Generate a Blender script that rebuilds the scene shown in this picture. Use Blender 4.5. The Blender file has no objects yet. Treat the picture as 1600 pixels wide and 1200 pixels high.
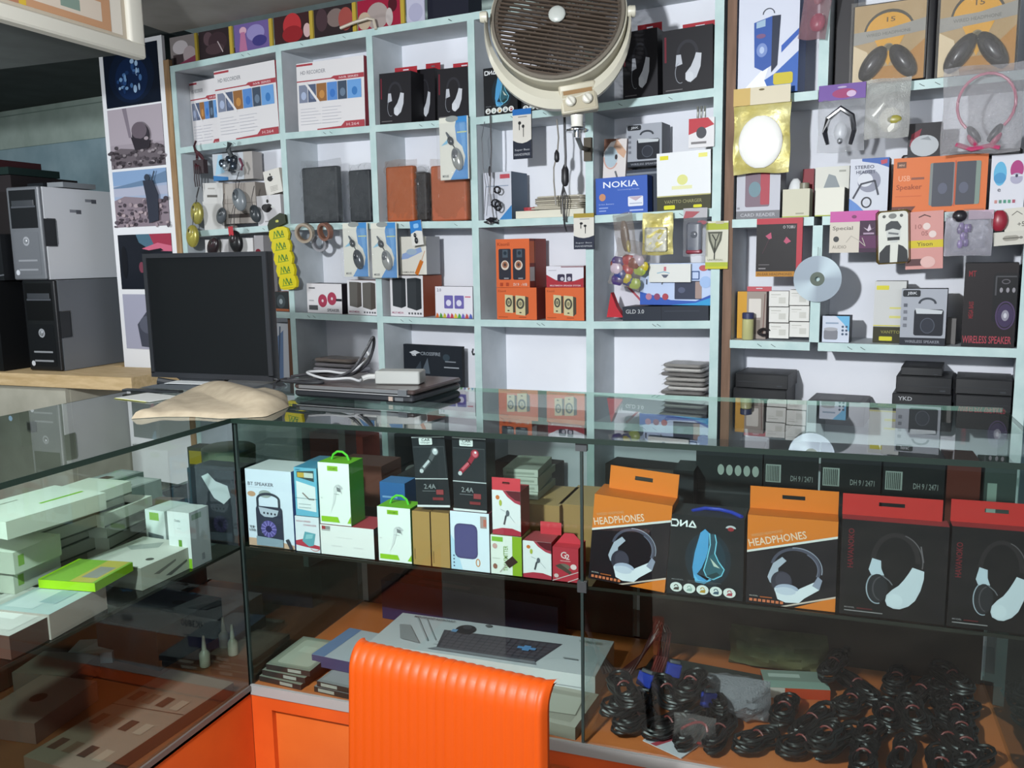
import bpy, bmesh, math, random
from mathutils import Vector, Matrix
random.seed(7)
R = math.radians
scn = bpy.context.scene
col = scn.collection
# ---------------------------------------------------------------- camera
FL = 1350.0
EYE = Vector((0, 0, 1.40))
PITCH = math.atan(200 / FL); ROLL = -0.0175; YAW = R(20)
f0 = Vector((-math.sin(YAW), math.cos(YAW), 0)); r0 = Vector((math.cos(YAW), math.sin(YAW), 0)); up = Vector((0, 0, 1))
CF = f0 * math.cos(PITCH) - up * math.sin(PITCH); u0 = up * math.cos(PITCH) + f0 * math.sin(PITCH)
CR = r0 * math.cos(ROLL) + u0 * math.sin(ROLL); CU = -r0 * math.sin(ROLL) + u0 * math.cos(ROLL)
cam = bpy.data.cameras.new('camera'); cam.sensor_fit = 'HORIZONTAL'; cam.sensor_width = 36; cam.lens = 36 * FL / 1600
cam.clip_start = 0.02
co = bpy.data.objects.new('camera', cam); col.objects.link(co)
m3 = Matrix((CR, CU, -CF)).transposed()
co.matrix_world = Matrix.Translation(EYE) @ m3.to_4x4()
scn.camera = co
def ray(px, py): return CF * FL + CR * (px - 800) - CU * (py - 600)
# ---------------------------------------------------------------- world, lights, exposure
w = bpy.data.worlds.new('world'); scn.world = w; w.use_nodes = True
bg = w.node_tree.nodes['Background']; bg.inputs[0].default_value = (0.80, 0.88, 1.0, 1); bg.inputs[1].default_value = 0.31
scn.view_settings.view_transform = 'Standard'; scn.view_settings.look = 'None'
scn.view_settings.exposure = 0.0; scn.view_settings.gamma = 1.0; scn.view_settings.use_curve_mapping = False
def area(name, loc, aim, sx, sy, watt, colr):
    l = bpy.data.lights.new(name, 'AREA'); l.shape = 'RECTANGLE'; l.size = sx; l.size_y = sy; l.energy = watt; l.color = colr
    o = bpy.data.objects.new(name, l); col.objects.link(o); o.location = loc
    o.rotation_euler = (Vector(aim) - Vector(loc)).to_track_quat('-Z', 'Y').to_euler(); return o
bl = bpy.data.lights.new('bulb', 'POINT'); bl.energy = 310; bl.shadow_soft_size = 0.05; bl.color = (0.93, 0.97, 1.0)
bo = bpy.data.objects.new('ceiling_bulb', bl); col.objects.link(bo); bo.location = (-0.856, 0.027, 1.86)
b2 = bpy.data.lights.new('side_fill', 'POINT'); b2.energy = 42; b2.shadow_soft_size = 0.12; b2.color = (0.92, 0.97, 1.0)  # added fill light out of view, brightens the left end and plaster wall
b3 = bpy.data.objects.new('side_fill', b2); col.objects.link(b3); b3.location = (-3.55, 2.0, 1.78)
area('front_fill', (0.9, -1.9, 1.7), (-0.5, 1.5, 0.9), 1.8, 1.6, 28, (0.86, 0.93, 1.0))  # added soft fill from behind the camera, not a known doorway
scn.cycles.transparent_max_bounces = 40; scn.cycles.max_bounces = 10
scn.cycles.caustics_reflective = False; scn.cycles.caustics_refractive = False
scn.cycles.sample_clamp_indirect = 4.0
# ---------------------------------------------------------------- frames
class Frame:
    def __init__(s, ox, oy, a):
        s.o = Vector((ox, oy, 0)); s.a = a
        s.ex = Vector((math.cos(a), math.sin(a), 0)); s.ey = Vector((-math.sin(a), math.cos(a), 0))
        s.M = Matrix.Translation(s.o) @ Matrix.Rotation(a, 4, 'Z')
        s.Mi = s.M.inverted()
    def hit(s, px, py, n=0.0):
        d = ray(px, py); t = (n - (EYE - s.o).dot(s.ey)) / d.dot(s.ey); P = EYE + d * t
        return (P - s.o).dot(s.ex), P.z
    def hz(s, px, py, z):
        d = ray(px, py); P = EYE + d * ((z - EYE.z) / d.z)
        return (P - s.o).dot(s.ex), (P - s.o).dot(s.ey)
WA = R(-8.5)
W = Frame(-math.sin(WA) * 2.9, math.cos(WA) * 2.9, WA)      # the wall of shelves
C = Frame(0, 0, 0)                                          # the counter facing the customer
L = Frame(-1.335, 0, R(90))                                 # the counter's arm: local x runs away from the viewer, y into the case
# ---------------------------------------------------------------- materials
def lin(h):
    c = [int(h[i:i + 2], 16) / 255 for i in (0, 2, 4)]
    return tuple(x / 12.92 if x < .04045 else ((x + .055) / 1.055) ** 2.4 for x in c) + (1,)
_mc = {}
def base_mat(key):
    m = bpy.data.materials.new(key); m.use_nodes = True
    return m, m.node_tree, m.node_tree.nodes['Principled BSDF']
def M(h, rough=.55, metal=0.0, coat=0.0, spec=.5):
    k = (h, rough, metal, coat, spec)
    if k not in _mc:
        m, nt, b = base_mat('surface_' + h)
        b.inputs['Base Color'].default_value = lin(h); b.inputs['Roughness'].default_value = rough
        b.inputs['Metallic'].default_value = metal; b.inputs['Coat Weight'].default_value = coat
        b.inputs['Specular IOR Level'].default_value = spec
        n = nt.nodes.new('ShaderNodeTexNoise'); n.inputs['Scale'].default_value = 60
        r = nt.nodes.new('ShaderNodeMapRange'); r.inputs['To Min'].default_value = max(0, rough - .06); r.inputs['To Max'].default_value = min(1, rough + .06)
        nt.links.new(n.outputs[0], r.inputs['Value']); nt.links.new(r.outputs[0], b.inputs['Roughness'])
        _mc[k] = m
    return _mc[k]
def P(h): return M(h, .48, 0, 0, .22)                         # printed card
def noisy(key, h1, h2, scale=8, rough=.6, stretch=(1, 1, 1), bump=.0, metal=0, detail=5):
    k = ('n', key)
    if k in _mc: return _mc[k]
    m, nt, b = base_mat(key)
    tc = nt.nodes.new('ShaderNodeTexCoord'); mp = nt.nodes.new('ShaderNodeMapping'); mp.inputs['Scale'].default_value = stretch
    n = nt.nodes.new('ShaderNodeTexNoise'); n.inputs['Scale'].default_value = scale; n.inputs['Detail'].default_value = detail
    cr = nt.nodes.new('ShaderNodeValToRGB'); cr.color_ramp.elements[0].color = lin(h1); cr.color_ramp.elements[1].color = lin(h2)
    cr.color_ramp.elements[0].position = .35; cr.color_ramp.elements[1].position = .68
    lk = nt.links.new
    lk(tc.outputs['Object'], mp.inputs[0]); lk(mp.outputs[0], n.inputs['Vector']); lk(n.outputs[0], cr.inputs[0]); lk(cr.outputs[0], b.inputs['Base Color'])
    b.inputs['Roughness'].default_value = rough; b.inputs['Metallic'].default_value = metal
    if bump:
        bp = nt.nodes.new('ShaderNodeBump'); bp.inputs['Strength'].default_value = bump; bp.inputs['Distance'].default_value = .01
        lk(n.outputs[0], bp.inputs['Height']); lk(bp.outputs[0], b.inputs['Normal'])
    _mc[k] = m; return m
def glass(key, tint, refl=1.35, rough=.0):
    k = ('g', key)
    if k in _mc: return _mc[k]
    m, nt, b = base_mat(key); nt.nodes.remove(b)
    t = nt.nodes.new('ShaderNodeBsdfTransparent'); t.inputs[0].default_value = lin(tint)
    g = nt.nodes.new('ShaderNodeBsdfGlossy'); g.inputs['Roughness'].default_value = rough
    fr = nt.nodes.new('ShaderNodeFresnel'); fr.inputs[0].default_value = 1.5
    mx = nt.nodes.new('ShaderNodeMixShader'); o = nt.nodes['Material Output']; lk = nt.links.new
    mu = nt.nodes.new('ShaderNodeMath'); mu.operation = 'MULTIPLY'; mu.inputs[1].default_value = refl; mu.use_clamp = True; lk(fr.outputs[0], mu.inputs[0])
    ge = nt.nodes.new('ShaderNodeNewGeometry'); iv = nt.nodes.new('ShaderNodeMath'); iv.operation = 'SUBTRACT'; iv.inputs[0].default_value = 1; lk(ge.outputs['Backfacing'], iv.inputs[1])
    m2 = nt.nodes.new('ShaderNodeMath'); m2.operation = 'MULTIPLY'; lk(mu.outputs[0], m2.inputs[0]); lk(iv.outputs[0], m2.inputs[1])
    lk(m2.outputs[0], mx.inputs[0]); lk(t.outputs[0], mx.inputs[1]); lk(g.outputs[0], mx.inputs[2]); lk(mx.outputs[0], o.inputs[0])
    _mc[k] = m; return m
def film(h, cover=.3, rough=.12, gloss=.35, key=''):
    k = ('f', h, cover, rough, gloss, key)
    if k in _mc: return _mc[k]
    m, nt, b = base_mat('film_' + h)
    b.inputs['Base Color'].default_value = lin(h); b.inputs['Roughness'].default_value = rough; b.inputs['Specular IOR Level'].default_value = .5 + gloss
    n = nt.nodes.new('ShaderNodeTexNoise'); n.inputs['Scale'].default_value = 35; n.inputs['Detail'].default_value = 3
    bp = nt.nodes.new('ShaderNodeBump'); bp.inputs['Strength'].default_value = .9; bp.inputs['Distance'].default_value = .008
    t = nt.nodes.new('ShaderNodeBsdfTransparent'); mx = nt.nodes.new('ShaderNodeMixShader'); mx.inputs[0].default_value = cover
    o = nt.nodes['Material Output']; lk = nt.links.new
    lk(n.outputs[0], bp.inputs['Height']); lk(bp.outputs[0], b.inputs['Normal'])
    lk(t.outputs[0], mx.inputs[1]); lk(b.outputs[0], mx.inputs[2]); lk(mx.outputs[0], o.inputs[0])
    _mc[k] = m; return m
# ---------------------------------------------------------------- mesh builder
class MB:
    def __init__(s): s.v = []; s.f = []; s.mi = []; s.mats = []; s.sm = []
    def slot(s, m):
        if m not in s.mats: s.mats.append(m)
        return s.mats.index(m)
    def add(s, vs, fs, m, T=None, smooth=False):
        b = len(s.v); i = s.slot(m)
        s.v += [tuple(T @ Vector(v)) for v in vs] if T else [tuple(v) for v in vs]
        for f in fs: s.f.append(tuple(b + k for k in f)); s.mi.append(i); s.sm.append(smooth)
        return s
    def box(s, x0, x1, y0, y1, z0, z1, m, T=None):
        v = [(x, y, z) for z in (z0, z1) for y in (y0, y1) for x in (x0, x1)]
        return s.add(v, [(0, 2, 3, 1), (4, 5, 7, 6), (0, 1, 5, 4), (2, 6, 7, 3), (0, 4, 6, 2), (1, 3, 7, 5)], m, T)
    def rbox(s, x0, x1, y0, y1, z0, z1, m, r=.004, T=None, seg=3):
        # box whose four vertical edges are rounded; r may be rounded on top too
        pts = rrect(x0, y0, x1, y1, r, seg); n = len(pts)
        i = min(r * .5, (z1 - z0) * .3)
        ins = rrect(x0 + i, y0 + i, x1 - i, y1 - i, max(r - i, 1e-4), seg)
        rings = [[(x, y, z0) for x, y in ins], [(x, y, z0 + i) for x, y in pts], [(x, y, z1 - i) for x, y in pts], [(x, y, z1) for x, y in ins]]
        return s.loft(rings, m, T, caps=True)
    def loft(s, rings, m, T=None, caps=False, closed=True, smooth=True):
        n = len(rings[0]); vs = [p for r in rings for p in r]; fs = []
        for a in range(len(rings) - 1):
            for k in range(n if closed else n - 1):
                k2 = (k + 1) % n; fs.append((a * n + k, a * n + k2, (a + 1) * n + k2, (a + 1) * n + k))
        if caps: fs.append(tuple(range(n - 1, -1, -1))); fs.append(tuple((len(rings) - 1) * n + k for k in range(n)))
        return s.add(vs, fs, m, T, smooth)
    def lathe(s, prof, m, T=None, n=24):
        rings = [[(r * math.cos(2 * math.pi * k / n), r * math.sin(2 * math.pi * k / n), z) for k in range(n)] for r, z in prof]
        return s.loft(rings, m, T, caps=True)
    def tube(s, pts, r, m, T=None, n=6, close=False):
        pts = [Vector(p) for p in pts]; rings = []
        up_ = Vector((.13, .21, 1)).normalized(); N = len(pts)
        for i, p in enumerate(pts):
            d = (pts[(i + 1) % N] - pts[i - 1]) if close else (pts[min(i + 1, N - 1)] - pts[max(i - 1, 0)])
            if d.length < 1e-9: d = Vector((0, 0, 1))
            d.normalize(); a = d.cross(up_)
            if a.length < 1e-3: a = d.cross(Vector((1, 0, 0)))
            a.normalize(); b = d.cross(a); up_ = (a.cross(d)).normalized() if False else up_
            rr = r[i] if isinstance(r, (list, tuple)) else r
            rings.append([p + (a * math.cos(t) + b * math.sin(t)) * rr for t in [2 * math.pi * k / n for k in range(n)]])
        if close: rings.append(rings[0])
        return s.loft(rings, m, T, caps=not close)
    def ell(s, c, r, m, T=None, n=14, k=8):
        rings = []
        for j in range(1, k):
            t = math.pi * j / k
            rings.append([(c[0] + r[0] * math.sin(t) * math.cos(2 * math.pi * i / n), c[1] + r[1] * math.sin(t) * math.sin(2 * math.pi * i / n), c[2] - r[2] * math.cos(t)) for i in range(n)])
        return s.loft(rings, m, T, caps=True)
    def prism(s, pts, y0, y1, m, T=None):
        # outline in x,z extruded along y
        n = len(pts); v = [(x, y0, z) for x, z in pts] + [(x, y1, z) for x, z in pts]
        f = [tuple(range(n)), tuple(range(2 * n - 1, n - 1, -1))] + [(k, k + n, (k + 1) % n + n, (k + 1) % n) for k in range(n)]
        return s.add(v, f, m, T)
    def art(s, o, ax, ay, w, h, ops, step=.00016, lift=.0005):
        o = Vector(o); ax = Vector(ax); ay = Vector(ay); nn = ax.cross(ay)
        for i, op in enumerate(ops):
            off = nn * (lift + step * i)
            for poly in shape(op, w, h):
                vs = [o + ax * x + ay * y + off for x, y in poly]
                s.add(vs, [tuple(range(len(vs)))], ART(op))
        return s
    def build(s, name, parent=None):
        me = bpy.data.meshes.new(name); me.from_pydata(s.v, [], s.f)
        for m in s.mats: me.materials.append(m)
        me.polygons.foreach_set('material_index', s.mi); me.polygons.foreach_set('use_smooth', s.sm)
        me.validate(); me.update()
        if any(s.sm): me.set_sharp_from_angle(angle=R(38))
        o = bpy.data.objects.new(name, me); col.objects.link(o)
        if parent is not None: o.parent = parent
        return o
def rrect(x0, y0, x1, y1, r, seg=3):
    out = []
    for cx, cy, a in ((x1 - r, y0 + r, -90), (x1 - r, y1 - r, 0), (x0 + r, y1 - r, 90), (x0 + r, y0 + r, 180)):
        for k in range(seg + 1):
            t = R(a + 90 * k / seg); out.append((cx + r * math.cos(t), cy + r * math.sin(t)))
    return out
_tc = {}
def text_polys(st):
    if st in _tc: return _tc[st]
    cu = bpy.data.curves.new('t', 'FONT'); cu.body = st; cu.size = 1; cu.resolution_u = 2; cu.offset = .012
    ob = bpy.data.objects.new('t', cu); col.objects.link(ob)
    dg = bpy.context.evaluated_depsgraph_get(); dg.update()
    me = ob.evaluated_get(dg).to_mesh()
    ps = [[(me.vertices[i].co.x, me.vertices[i].co.y) for i in p.vertices] for p in me.polygons]
    ob.evaluated_get(dg).to_mesh_clear(); bpy.data.objects.remove(ob); bpy.data.curves.remove(cu)
    xs = [x for p in ps for x, y in p] or [0]; ys = [y for p in ps for x, y in p] or [0]
    x0, x1, y0, y1 = min(xs), max(xs), min(ys), max(ys)
    ps = [[((x - x0) / max(x1 - x0, 1e-6), (y - y0) / max(y1 - y0, 1e-6)) for x, y in p] for p in ps]
    _tc[st] = (ps, (x1 - x0) / max(y1 - y0, 1e-6)); return _tc[st]
ACOL = {'r': 5, 'rr': 6, 'p': 2, 'e': 5, 'o': 6, 'l': 3, 't': 5}
def ART(op):
    c = op[ACOL[op[0]]]
    return P(c) if isinstance(c, str) else c
def shape(op, w, h):
    k = op[0]
    if k == 'r': x0, y0, x1, y1 = op[1:5]; return [[(x0 * w, y0 * h), (x1 * w, y0 * h), (x1 * w, y1 * h), (x0 * w, y1 * h)]]
    if k == 'rr': x0, y0, x1, y1, r = op[1:6]; return [rrect(x0 * w, y0 * h, x1 * w, y1 * h, r * w)]
    if k == 'p': return [[(x * w, y * h) for x, y in op[1]]]
    if k == 'e':
        cx, cy, rx, ry = op[1:5]; n = 22
        return [[(cx * w + rx * w * math.cos(2 * math.pi * i / n), cy * h + ry * h * math.sin(2 * math.pi * i / n)) for i in range(n)]]
    if k == 'o':     # ring or arc: cx cy rx ry width colour a0 a1
        cx, cy, rx, ry, t = op[1:6]; a0, a1 = (op[7], op[8]) if len(op) > 7 else (0, 360); n = 26; q = []
        for i in range(n):
            A, B = R(a0 + (a1 - a0) * i / n), R(a0 + (a1 - a0) * (i + 1) / n)
            q.append([(cx * w + (rx * w - e) * math.cos(a), cy * h + (ry * h - e) * math.sin(a)) for a, e in ((A, 0), (B, 0), (B, t * w), (A, t * w))])
        return q
    if k == 'l':     # polyline: pts width colour
        pts = [(x * w, y * h) for x, y in op[1]]; t = op[2] * w / 2; q = []
        for (x0, y0), (x1, y1) in zip(pts, pts[1:]):
            d = math.hypot(x1 - x0, y1 - y0) or 1; a, b = (x1 - x0) / d * t, (y1 - y0) / d * t
            q.append([(x0 - a * .3 + b, y0 - b * .3 - a), (x1 + a * .3 + b, y1 + b * .3 - a), (x1 + a * .3 - b, y1 + b * .3 + a), (x0 - a * .3 - b, y0 - b * .3 + a)])
        return q
    if k == 't':     # text: string x y height colour [width] [rotation]
        ps, asp = text_polys(op[1]); x, y, hh = op[2] * w, op[3] * h, op[4] * h
        ww = op[6] * w if len(op) > 6 and op[6] else hh * asp; a = R(op[7]) if len(op) > 7 else 0
        c, sn = math.cos(a), math.sin(a)
        return [[(x + px * ww * c - py * hh * sn, y + px * ww * sn + py * hh * c) for px, py in p] for p in ps]
# ---------------------------------------------------------------- things
def tag(o, label, cat, group=None, kind=None):
    if label: o['label'] = label
    if cat: o['category'] = cat
    if group: o['group'] = group
    if kind: o['kind'] = kind
    return o
def pose(o, fr, x, y, z, rz=0, ry=0, rx=0):
    o.matrix_world = fr.M @ Matrix.Translation((x, y, z)) @ Matrix.Rotation(rz, 4, 'Z') @ Matrix.Rotation(ry, 4, 'Y') @ Matrix.Rotation(rx, 4, 'X')
    return o
def empty(name, fr, x, y, z, rz=0, ry=0, rx=0):
    o = bpy.data.objects.new(name, None); o.empty_display_size = .02; col.objects.link(o); return pose(o, fr, x, y, z, rz, ry, rx)
def struct(name, mb): o = mb.build(name); o['kind'] = 'structure'; return o
def carton_mesh(mb, w, d, h, face='ffffff', side=None, top=None, art=(), sart=(), tart=(), lart=(), back=None):
    f, sd, tp = P(face), P(side or face), P(top or side or face)
    x = w / 2; e = .0008
    v = [(-x, 0, 0), (x, 0, 0), (x, d, 0), (-x, d, 0), (-x, 0, h), (x, 0, h), (x, d, h), (-x, d, h)]
    mb.add(v, [(0, 1, 5, 4)], f); mb.add(v, [(1, 2, 6, 5), (3, 0, 4, 7)], sd); mb.add(v, [(2, 3, 7, 6)], P(back or side or face)); mb.add(v, [(4, 5, 6, 7), (0, 3, 2, 1)], tp)
    if art: mb.art((-x, 0, 0), (1, 0, 0), (0, 0, 1), w, h, art)
    if sart: mb.art((x, 0, 0), (0, 1, 0), (0, 0, 1), d, h, sart)
    if lart: mb.art((-x, d, 0), (0, -1, 0), (0, 0, 1), d, h, lart)
    if tart: mb.art((-x, 0, h), (1, 0, 0), (0, 1, 0), w, d, tart)
    return mb
def slot_tab(mb, w, h0, y, hh, c, thick=.0012, slot=True, lx=.0, rx=1.0):
    """hang tab standing on a carton: a card strip with a hanging slot"""
    x0, x1 = -w / 2 + lx * w, -w / 2 + rx * w; m = P(c)
    if not slot: mb.box(x0, x1, y, y + thick, h0, h0 + hh, m); return
    cx = (x0 + x1) / 2; sw = (x1 - x0) * .13; za, zb = h0 + hh * .5, h0 + hh * .68
    mb.box(x0, x1, y, y + thick, h0, za, m); mb.box(x0, x1, y, y + thick, zb, h0 + hh, m)
    mb.box(x0, cx - sw, y, y + thick, za, zb, m); mb.box(cx + sw, x1, y, y + thick, za, zb, m)
def box_at(name, label, cat, fr, n, bl_, br_, yt, d, group=None, yaw=0, tab=None, kids=None, base=None, level=False, **kw):
    """a carton whose front lower edge runs between two pixels on the plane y=n of a frame; yt: pixel height of its upper edge at the first corner"""
    x0, z0 = fr.hit(bl_[0], bl_[1], n); x1, z1 = fr.hit(br_[0], br_[1], n)
    if level: z1 = z0
    if base is not None: dz = z1 - z0; z0 = base; z1 = base + (0 if level else dz)
    if fr is W and n >= 0:
        for p_ in PX + RX:
            if abs(p_ - RX[1]) < .001 and RNN[3][0][1] > min(z0, z1) > RNN[2][0][1] - .01: continue
            if abs(p_ - RX[1]) < .001 and RNN[2][0][1] < z0 < RNN[1][0][1]: continue
            if p_ < (x0 + x1) / 2: x0 = max(x0, p_ + .021)
            else: x1 = min(x1, p_ - .021)
    xm = (x0 + x1) / 2; _, zt = fr.hit(bl_[0], yt, n)
    wd = math.hypot(x1 - x0, z1 - z0); h = zt - z0; ry = -math.atan2(z1 - z0, x1 - x0)
    if base is not None and abs(ry) < R(2.5): ry = 0; z1 = z0
    wd /= math.cos(yaw)
    mb = carton_mesh(MB(), wd, d, h, **kw)
    if tab: slot_tab(mb, wd, h, tab.get('y', d * .0), tab['h'] * h, tab['c'], slot=tab.get('slot', True), lx=tab.get('lx', 0), rx=tab.get('rx', 1))
    o = mb.build(name); pose(o, fr, xm, n, (z0 + z1) / 2 if base is None else base + abs(math.sin(ry)) * wd / 2, yaw, ry)
    tag(o, label, cat, group)
    if kids: kids(o, wd, d, h)
    return o
def flat_at(name, label, cat, fr, pc, z, w_, d_, h_, rz=0, group=None, **kw):
    """a carton lying at height z, its top centre seen at pixel pc"""
    x, y = fr.hz(pc[0], pc[1], z + h_)
    mb = carton_mesh(MB(), w_, d_, h_, **kw)
    for i, v in enumerate(mb.v): mb.v[i] = (v[0], v[1] - d_ / 2, v[2])
    o = mb.build(name); pose(o, fr, x, y, z, rz); return tag(o, label, cat, group)
def grid(nx, ny, fn):
    vs = [fn(i / nx, j / ny) for j in range(ny + 1) for i in range(nx + 1)]
    fs = [(j * (nx + 1) + i, j * (nx + 1) + i + 1, (j + 1) * (nx + 1) + i + 1, (j + 1) * (nx + 1) + i) for j in range(ny) for i in range(nx)]
    return vs, fs
def pillow(mb, w, h, t, m, nx=12, ny=16, rnd=.12, seed=0, z0=0.0, pinch=.0):
    """crumpled bag: two bulged sheets meeting at a flat seam; x centred, z from z0 up, front towards -y"""
    rg = random.Random(seed)
    for sgn in (-1, 1):
        jit = {}
        def fn(u, v):
            b = (math.sin(math.pi * u) * math.sin(math.pi * v)) ** .5 if 0 < u < 1 and 0 < v < 1 else 0
            wob = (rg.random() - .5) * rnd * t * (1 if b > 0 else .2)
            pw = 1 - pinch * math.sin(math.pi * v) + .02 * math.sin(9 * v + seed)
            return ((u - .5) * w * pw, sgn * (b * t / 2 + abs(wob) * .5) + wob * .6, z0 + v * h + .012 * h * math.sin(7 * u + seed))
        vs, fs = grid(nx, ny, fn)
        if sgn > 0: fs = [f[::-1] for f in fs]
        mb.add(vs, fs, m, smooth=True)
    return mb
def hang(name, label, cat, fr, n, p0, p1, parts, group=None, rz=0, ry=None, rx=0):
    """something hung flat against plane y=n; p0 upper corner and p1 lower corner in pixels; parts(root,w,h) builds it with x centred, z from 0 (bottom) to h"""
    xa, za = fr.hit(p0[0], p0[1], n); xb, zb = fr.hit(p1[0], p1[1], n)
    w_, h_ = abs(xb - xa), abs(za - zb)
    o = empty(name, fr, (xa + xb) / 2, n, min(za, zb), rz, ry or 0, rx); tag(o, label, cat, group)
    parts(o, w_, h_)
    if fr is W and n <= 0:      # hangs clear of the board's front edge
        ym = max([v.co.y for ch in o.children for v in ch.data.vertices] or [0]); over = n + ym + .006
        if over > 0: o.location -= W.ey * over
    return o
def copy_tree(o, parent=None):
    c = o.copy(); col.objects.link(c)
    if parent is not None: c.parent = parent
    for ch in list(o.children): copy_tree(ch, c)
    return c
# ================================================================ the room
wallm = noisy('green_plaster', 'b2c4ba', 'c8d8cf', 6, .85, bump=.3)
def struct_room():
    mb = MB(); mb.box(-6, 3.5, -2.6, 5.2, -.05, 0, noisy('floor_cement', '6d6660', '857d74', 4, .7)); struct('floor', mb)
    cx, _ = W.hit(265, 47, 0); q = [W.M @ Vector((cx, .0, 0)), W.M @ Vector((2.0, .0, 0)), Vector((3.2, -2.6, 0)), Vector((-2.86, -2.6, 0))]
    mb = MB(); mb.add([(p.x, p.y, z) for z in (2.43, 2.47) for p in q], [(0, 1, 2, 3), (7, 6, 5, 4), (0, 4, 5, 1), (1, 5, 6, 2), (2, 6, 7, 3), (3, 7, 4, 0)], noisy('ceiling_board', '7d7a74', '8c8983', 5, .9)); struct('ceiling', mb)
    mb = MB(); mb.box(-5.5, -2.865, .5, 5.0, 2.44, 2.47, noisy('shaded_ceiling', '2a302f', '363d3b', 6, .9)); struct('ceiling_2', mb)  # shade behind the loft lip is painted into this ceiling colour
    # plastered block wall behind the shelves, upper part greenish, lower part bluish
    x0, z0 = W.hit(100, 222, .85)
    mb = MB(); T = W.M
    mb.box(-6.2, 2.2, .85, .95, z0, 3.0, wallm, T)
    mb.box(-6.2, 2.2, .85, .95, 0, z0 - .004, noisy('blue_plaster', '9bb8c4', 'b0cad4', 6, .85, bump=.3), T)
    mb.box(-6.2, 2.2, .856, .95, z0 - .004, z0, M('86a0a4'), T)
    _, zj = W.hit(80, 172, .85); mb.box(-6.2, 2.2, .8485, .85, zj, zj + .006, M('93a69d'), T)
    struct('wall_back', mb)
    mb = MB(); mb.box(-5.6, -5.5, -2.6, 5, 0, 3, noisy('side_plaster', '6f7f7a', '82918b', 6, .85)); struct('wall_left', mb)
struct_room()
# overhead loft on the left: slab with a printed fascia
fasc = [('r', 0, 0, 1, 1, 'd8d0c4'), ('r', 0, 0, .42, 1, 'cfc6c2'), ('r', .02, .15, .18, 1, 'b9b6bd'), ('r', .2, .1, .3, 1, '4d4f66'), ('r', .34, 0, .40, 1, 'e6e2dc'),
        ('r', .42, .2, .56, 1, 'c98a72'), ('r', .42, 0, .68, .25, 'a8765c'), ('r', .56, .25, .67, 1, '86a860'), ('r', .68, 0, .70, 1, 'c9a83e'),
        ('r', .70, .0, .96, 1, 'b98d6c'), ('r', .72, .45, .94, .62, '8d6248'), ('r', .72, .70, .94, .85, '94684c'), ('r', .72, .08, .93, .30, 'cdbfb0'), ('r', .8, .12, .86, .24, '7d8f84')]
fasc += [('r', .44 + .028 * i, .06, .46 + .028 * i, .17, '7b5744') for i in range(8)]
def loft():
    o = empty('overhead_loft', C, -2.2, 1.2, 2.1); tag(o, 'overhead wooden loft with a printed fascia and pale rounded lip', 'loft')
    MB().box(-3.2, -.02, -1.6, 1.24, 0, .03, noisy('loft_underside', '2e3534', '3b4341', 6, .9)).build('loft_floor', o)
    mb = MB(); mb.box(-.02, -.004, -1.6, 1.20, .03, .32, M('b8ac9a')); mb.art((-.004, -1.6, .04), (0, 1, 0), (0, 0, 1), 2.8, .27, [(q[0],) + tuple((.55 + .44 * a if i in (0, 2) else a) for i, a in enumerate(q[1:5])) + q[5:] for q in fasc]); mb.build('printed_fascia', o)
    pr = [(-.03, -1.6, -.012)]
    mb = MB(); mb.rbox(-.035, .012, -1.6, 1.26, -.02, .028, M('d6d2c6', .5), .012); mb.rbox(-.035, .012, 1.19, 1.26, .02, .32, M('d6d2c6', .5), .012); mb.build('pale_lip', o)
loft()
# ================================================================ shelf units
mint = noisy('mint_paint', 'b0cac9', 'c1d7d5', 14, .5, bump=.12)
inner = noisy('inner_board', 'b4bbc0', 'c4cacf', 8, .6)
whiteb = noisy('backing_paper', 'e6e8f0', 'eff0f6', 3, .75)
bare = noisy('bare_wood', '8a6a4a', 'b09068', 10, .7, (6, 6, .6))
brown = noisy('brown_wood', '6d5240', '836552', 10, .7, (6, 6, .6))
DEP = .20
ROWPX = [[(270, 103), (436, 70), (576, 46), (737, 20), (920, -11), (1126, -48)],
         [(281, 231), (443, 208), (583, 196), (739, 184), (921, 163), (1124, 137)],
         [(288, 362), (449, 350), (588, 347), (741, 345), (922, 337), (1120, 325)],
         [(295, 480), (457, 488), (595, 494), (747, 499), (922, 502), (1115, 501)]]
POSTX = [(-3.28, .03)]
def nodes(rowpx): return [W.hit(x, y, 0) for x, y in rowpx]
ROWN = [nodes(r) for r in ROWPX]
PX = []
for c in range(6):
    PX.append(sum(r[c][0] for r in ROWN) / 4)
ROWN = [[(PX[c], r[c][1]) for c in range(6)] for r in ROWN]
ROWN.append([(PX[c], ROWN[3][c][1] - .37) for c in range(6)])
ROWN.append([(PX[c], ROWN[3][c][1] - .74) for c in range(6)])
RP = [[(1145, 157), (1281, 140), (1597, 108)], [(1145, 347), (1279, 339), (1597, 322)], [(1130, 531), (1275, 536), (1597, 543)]]
RN = [nodes(r) for r in RP]
RX = [W.hit(1137.5, 400)[0], W.hit(1279, 330)[0], W.hit(1597, 560)[0]]
zs = [sum(p[1] for p in r) / 3 for r in RN]
RNN = [[(x, z) for x in RX] for z in (zs[0] + .42, zs[0], zs[1], zs[2], zs[2] - .37, .1)]
def board_z(unit, row, u):
    r = ROWN[row] if unit == 0 else RNN[row + 1]
    for (x0, z0), (x1, z1) in zip(r, r[1:]):
        if u <= x1 or (x1, z1) == r[-1]: return z0 + (z1 - z0) * (u - x0) / (x1 - x0)
TH = .027
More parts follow.
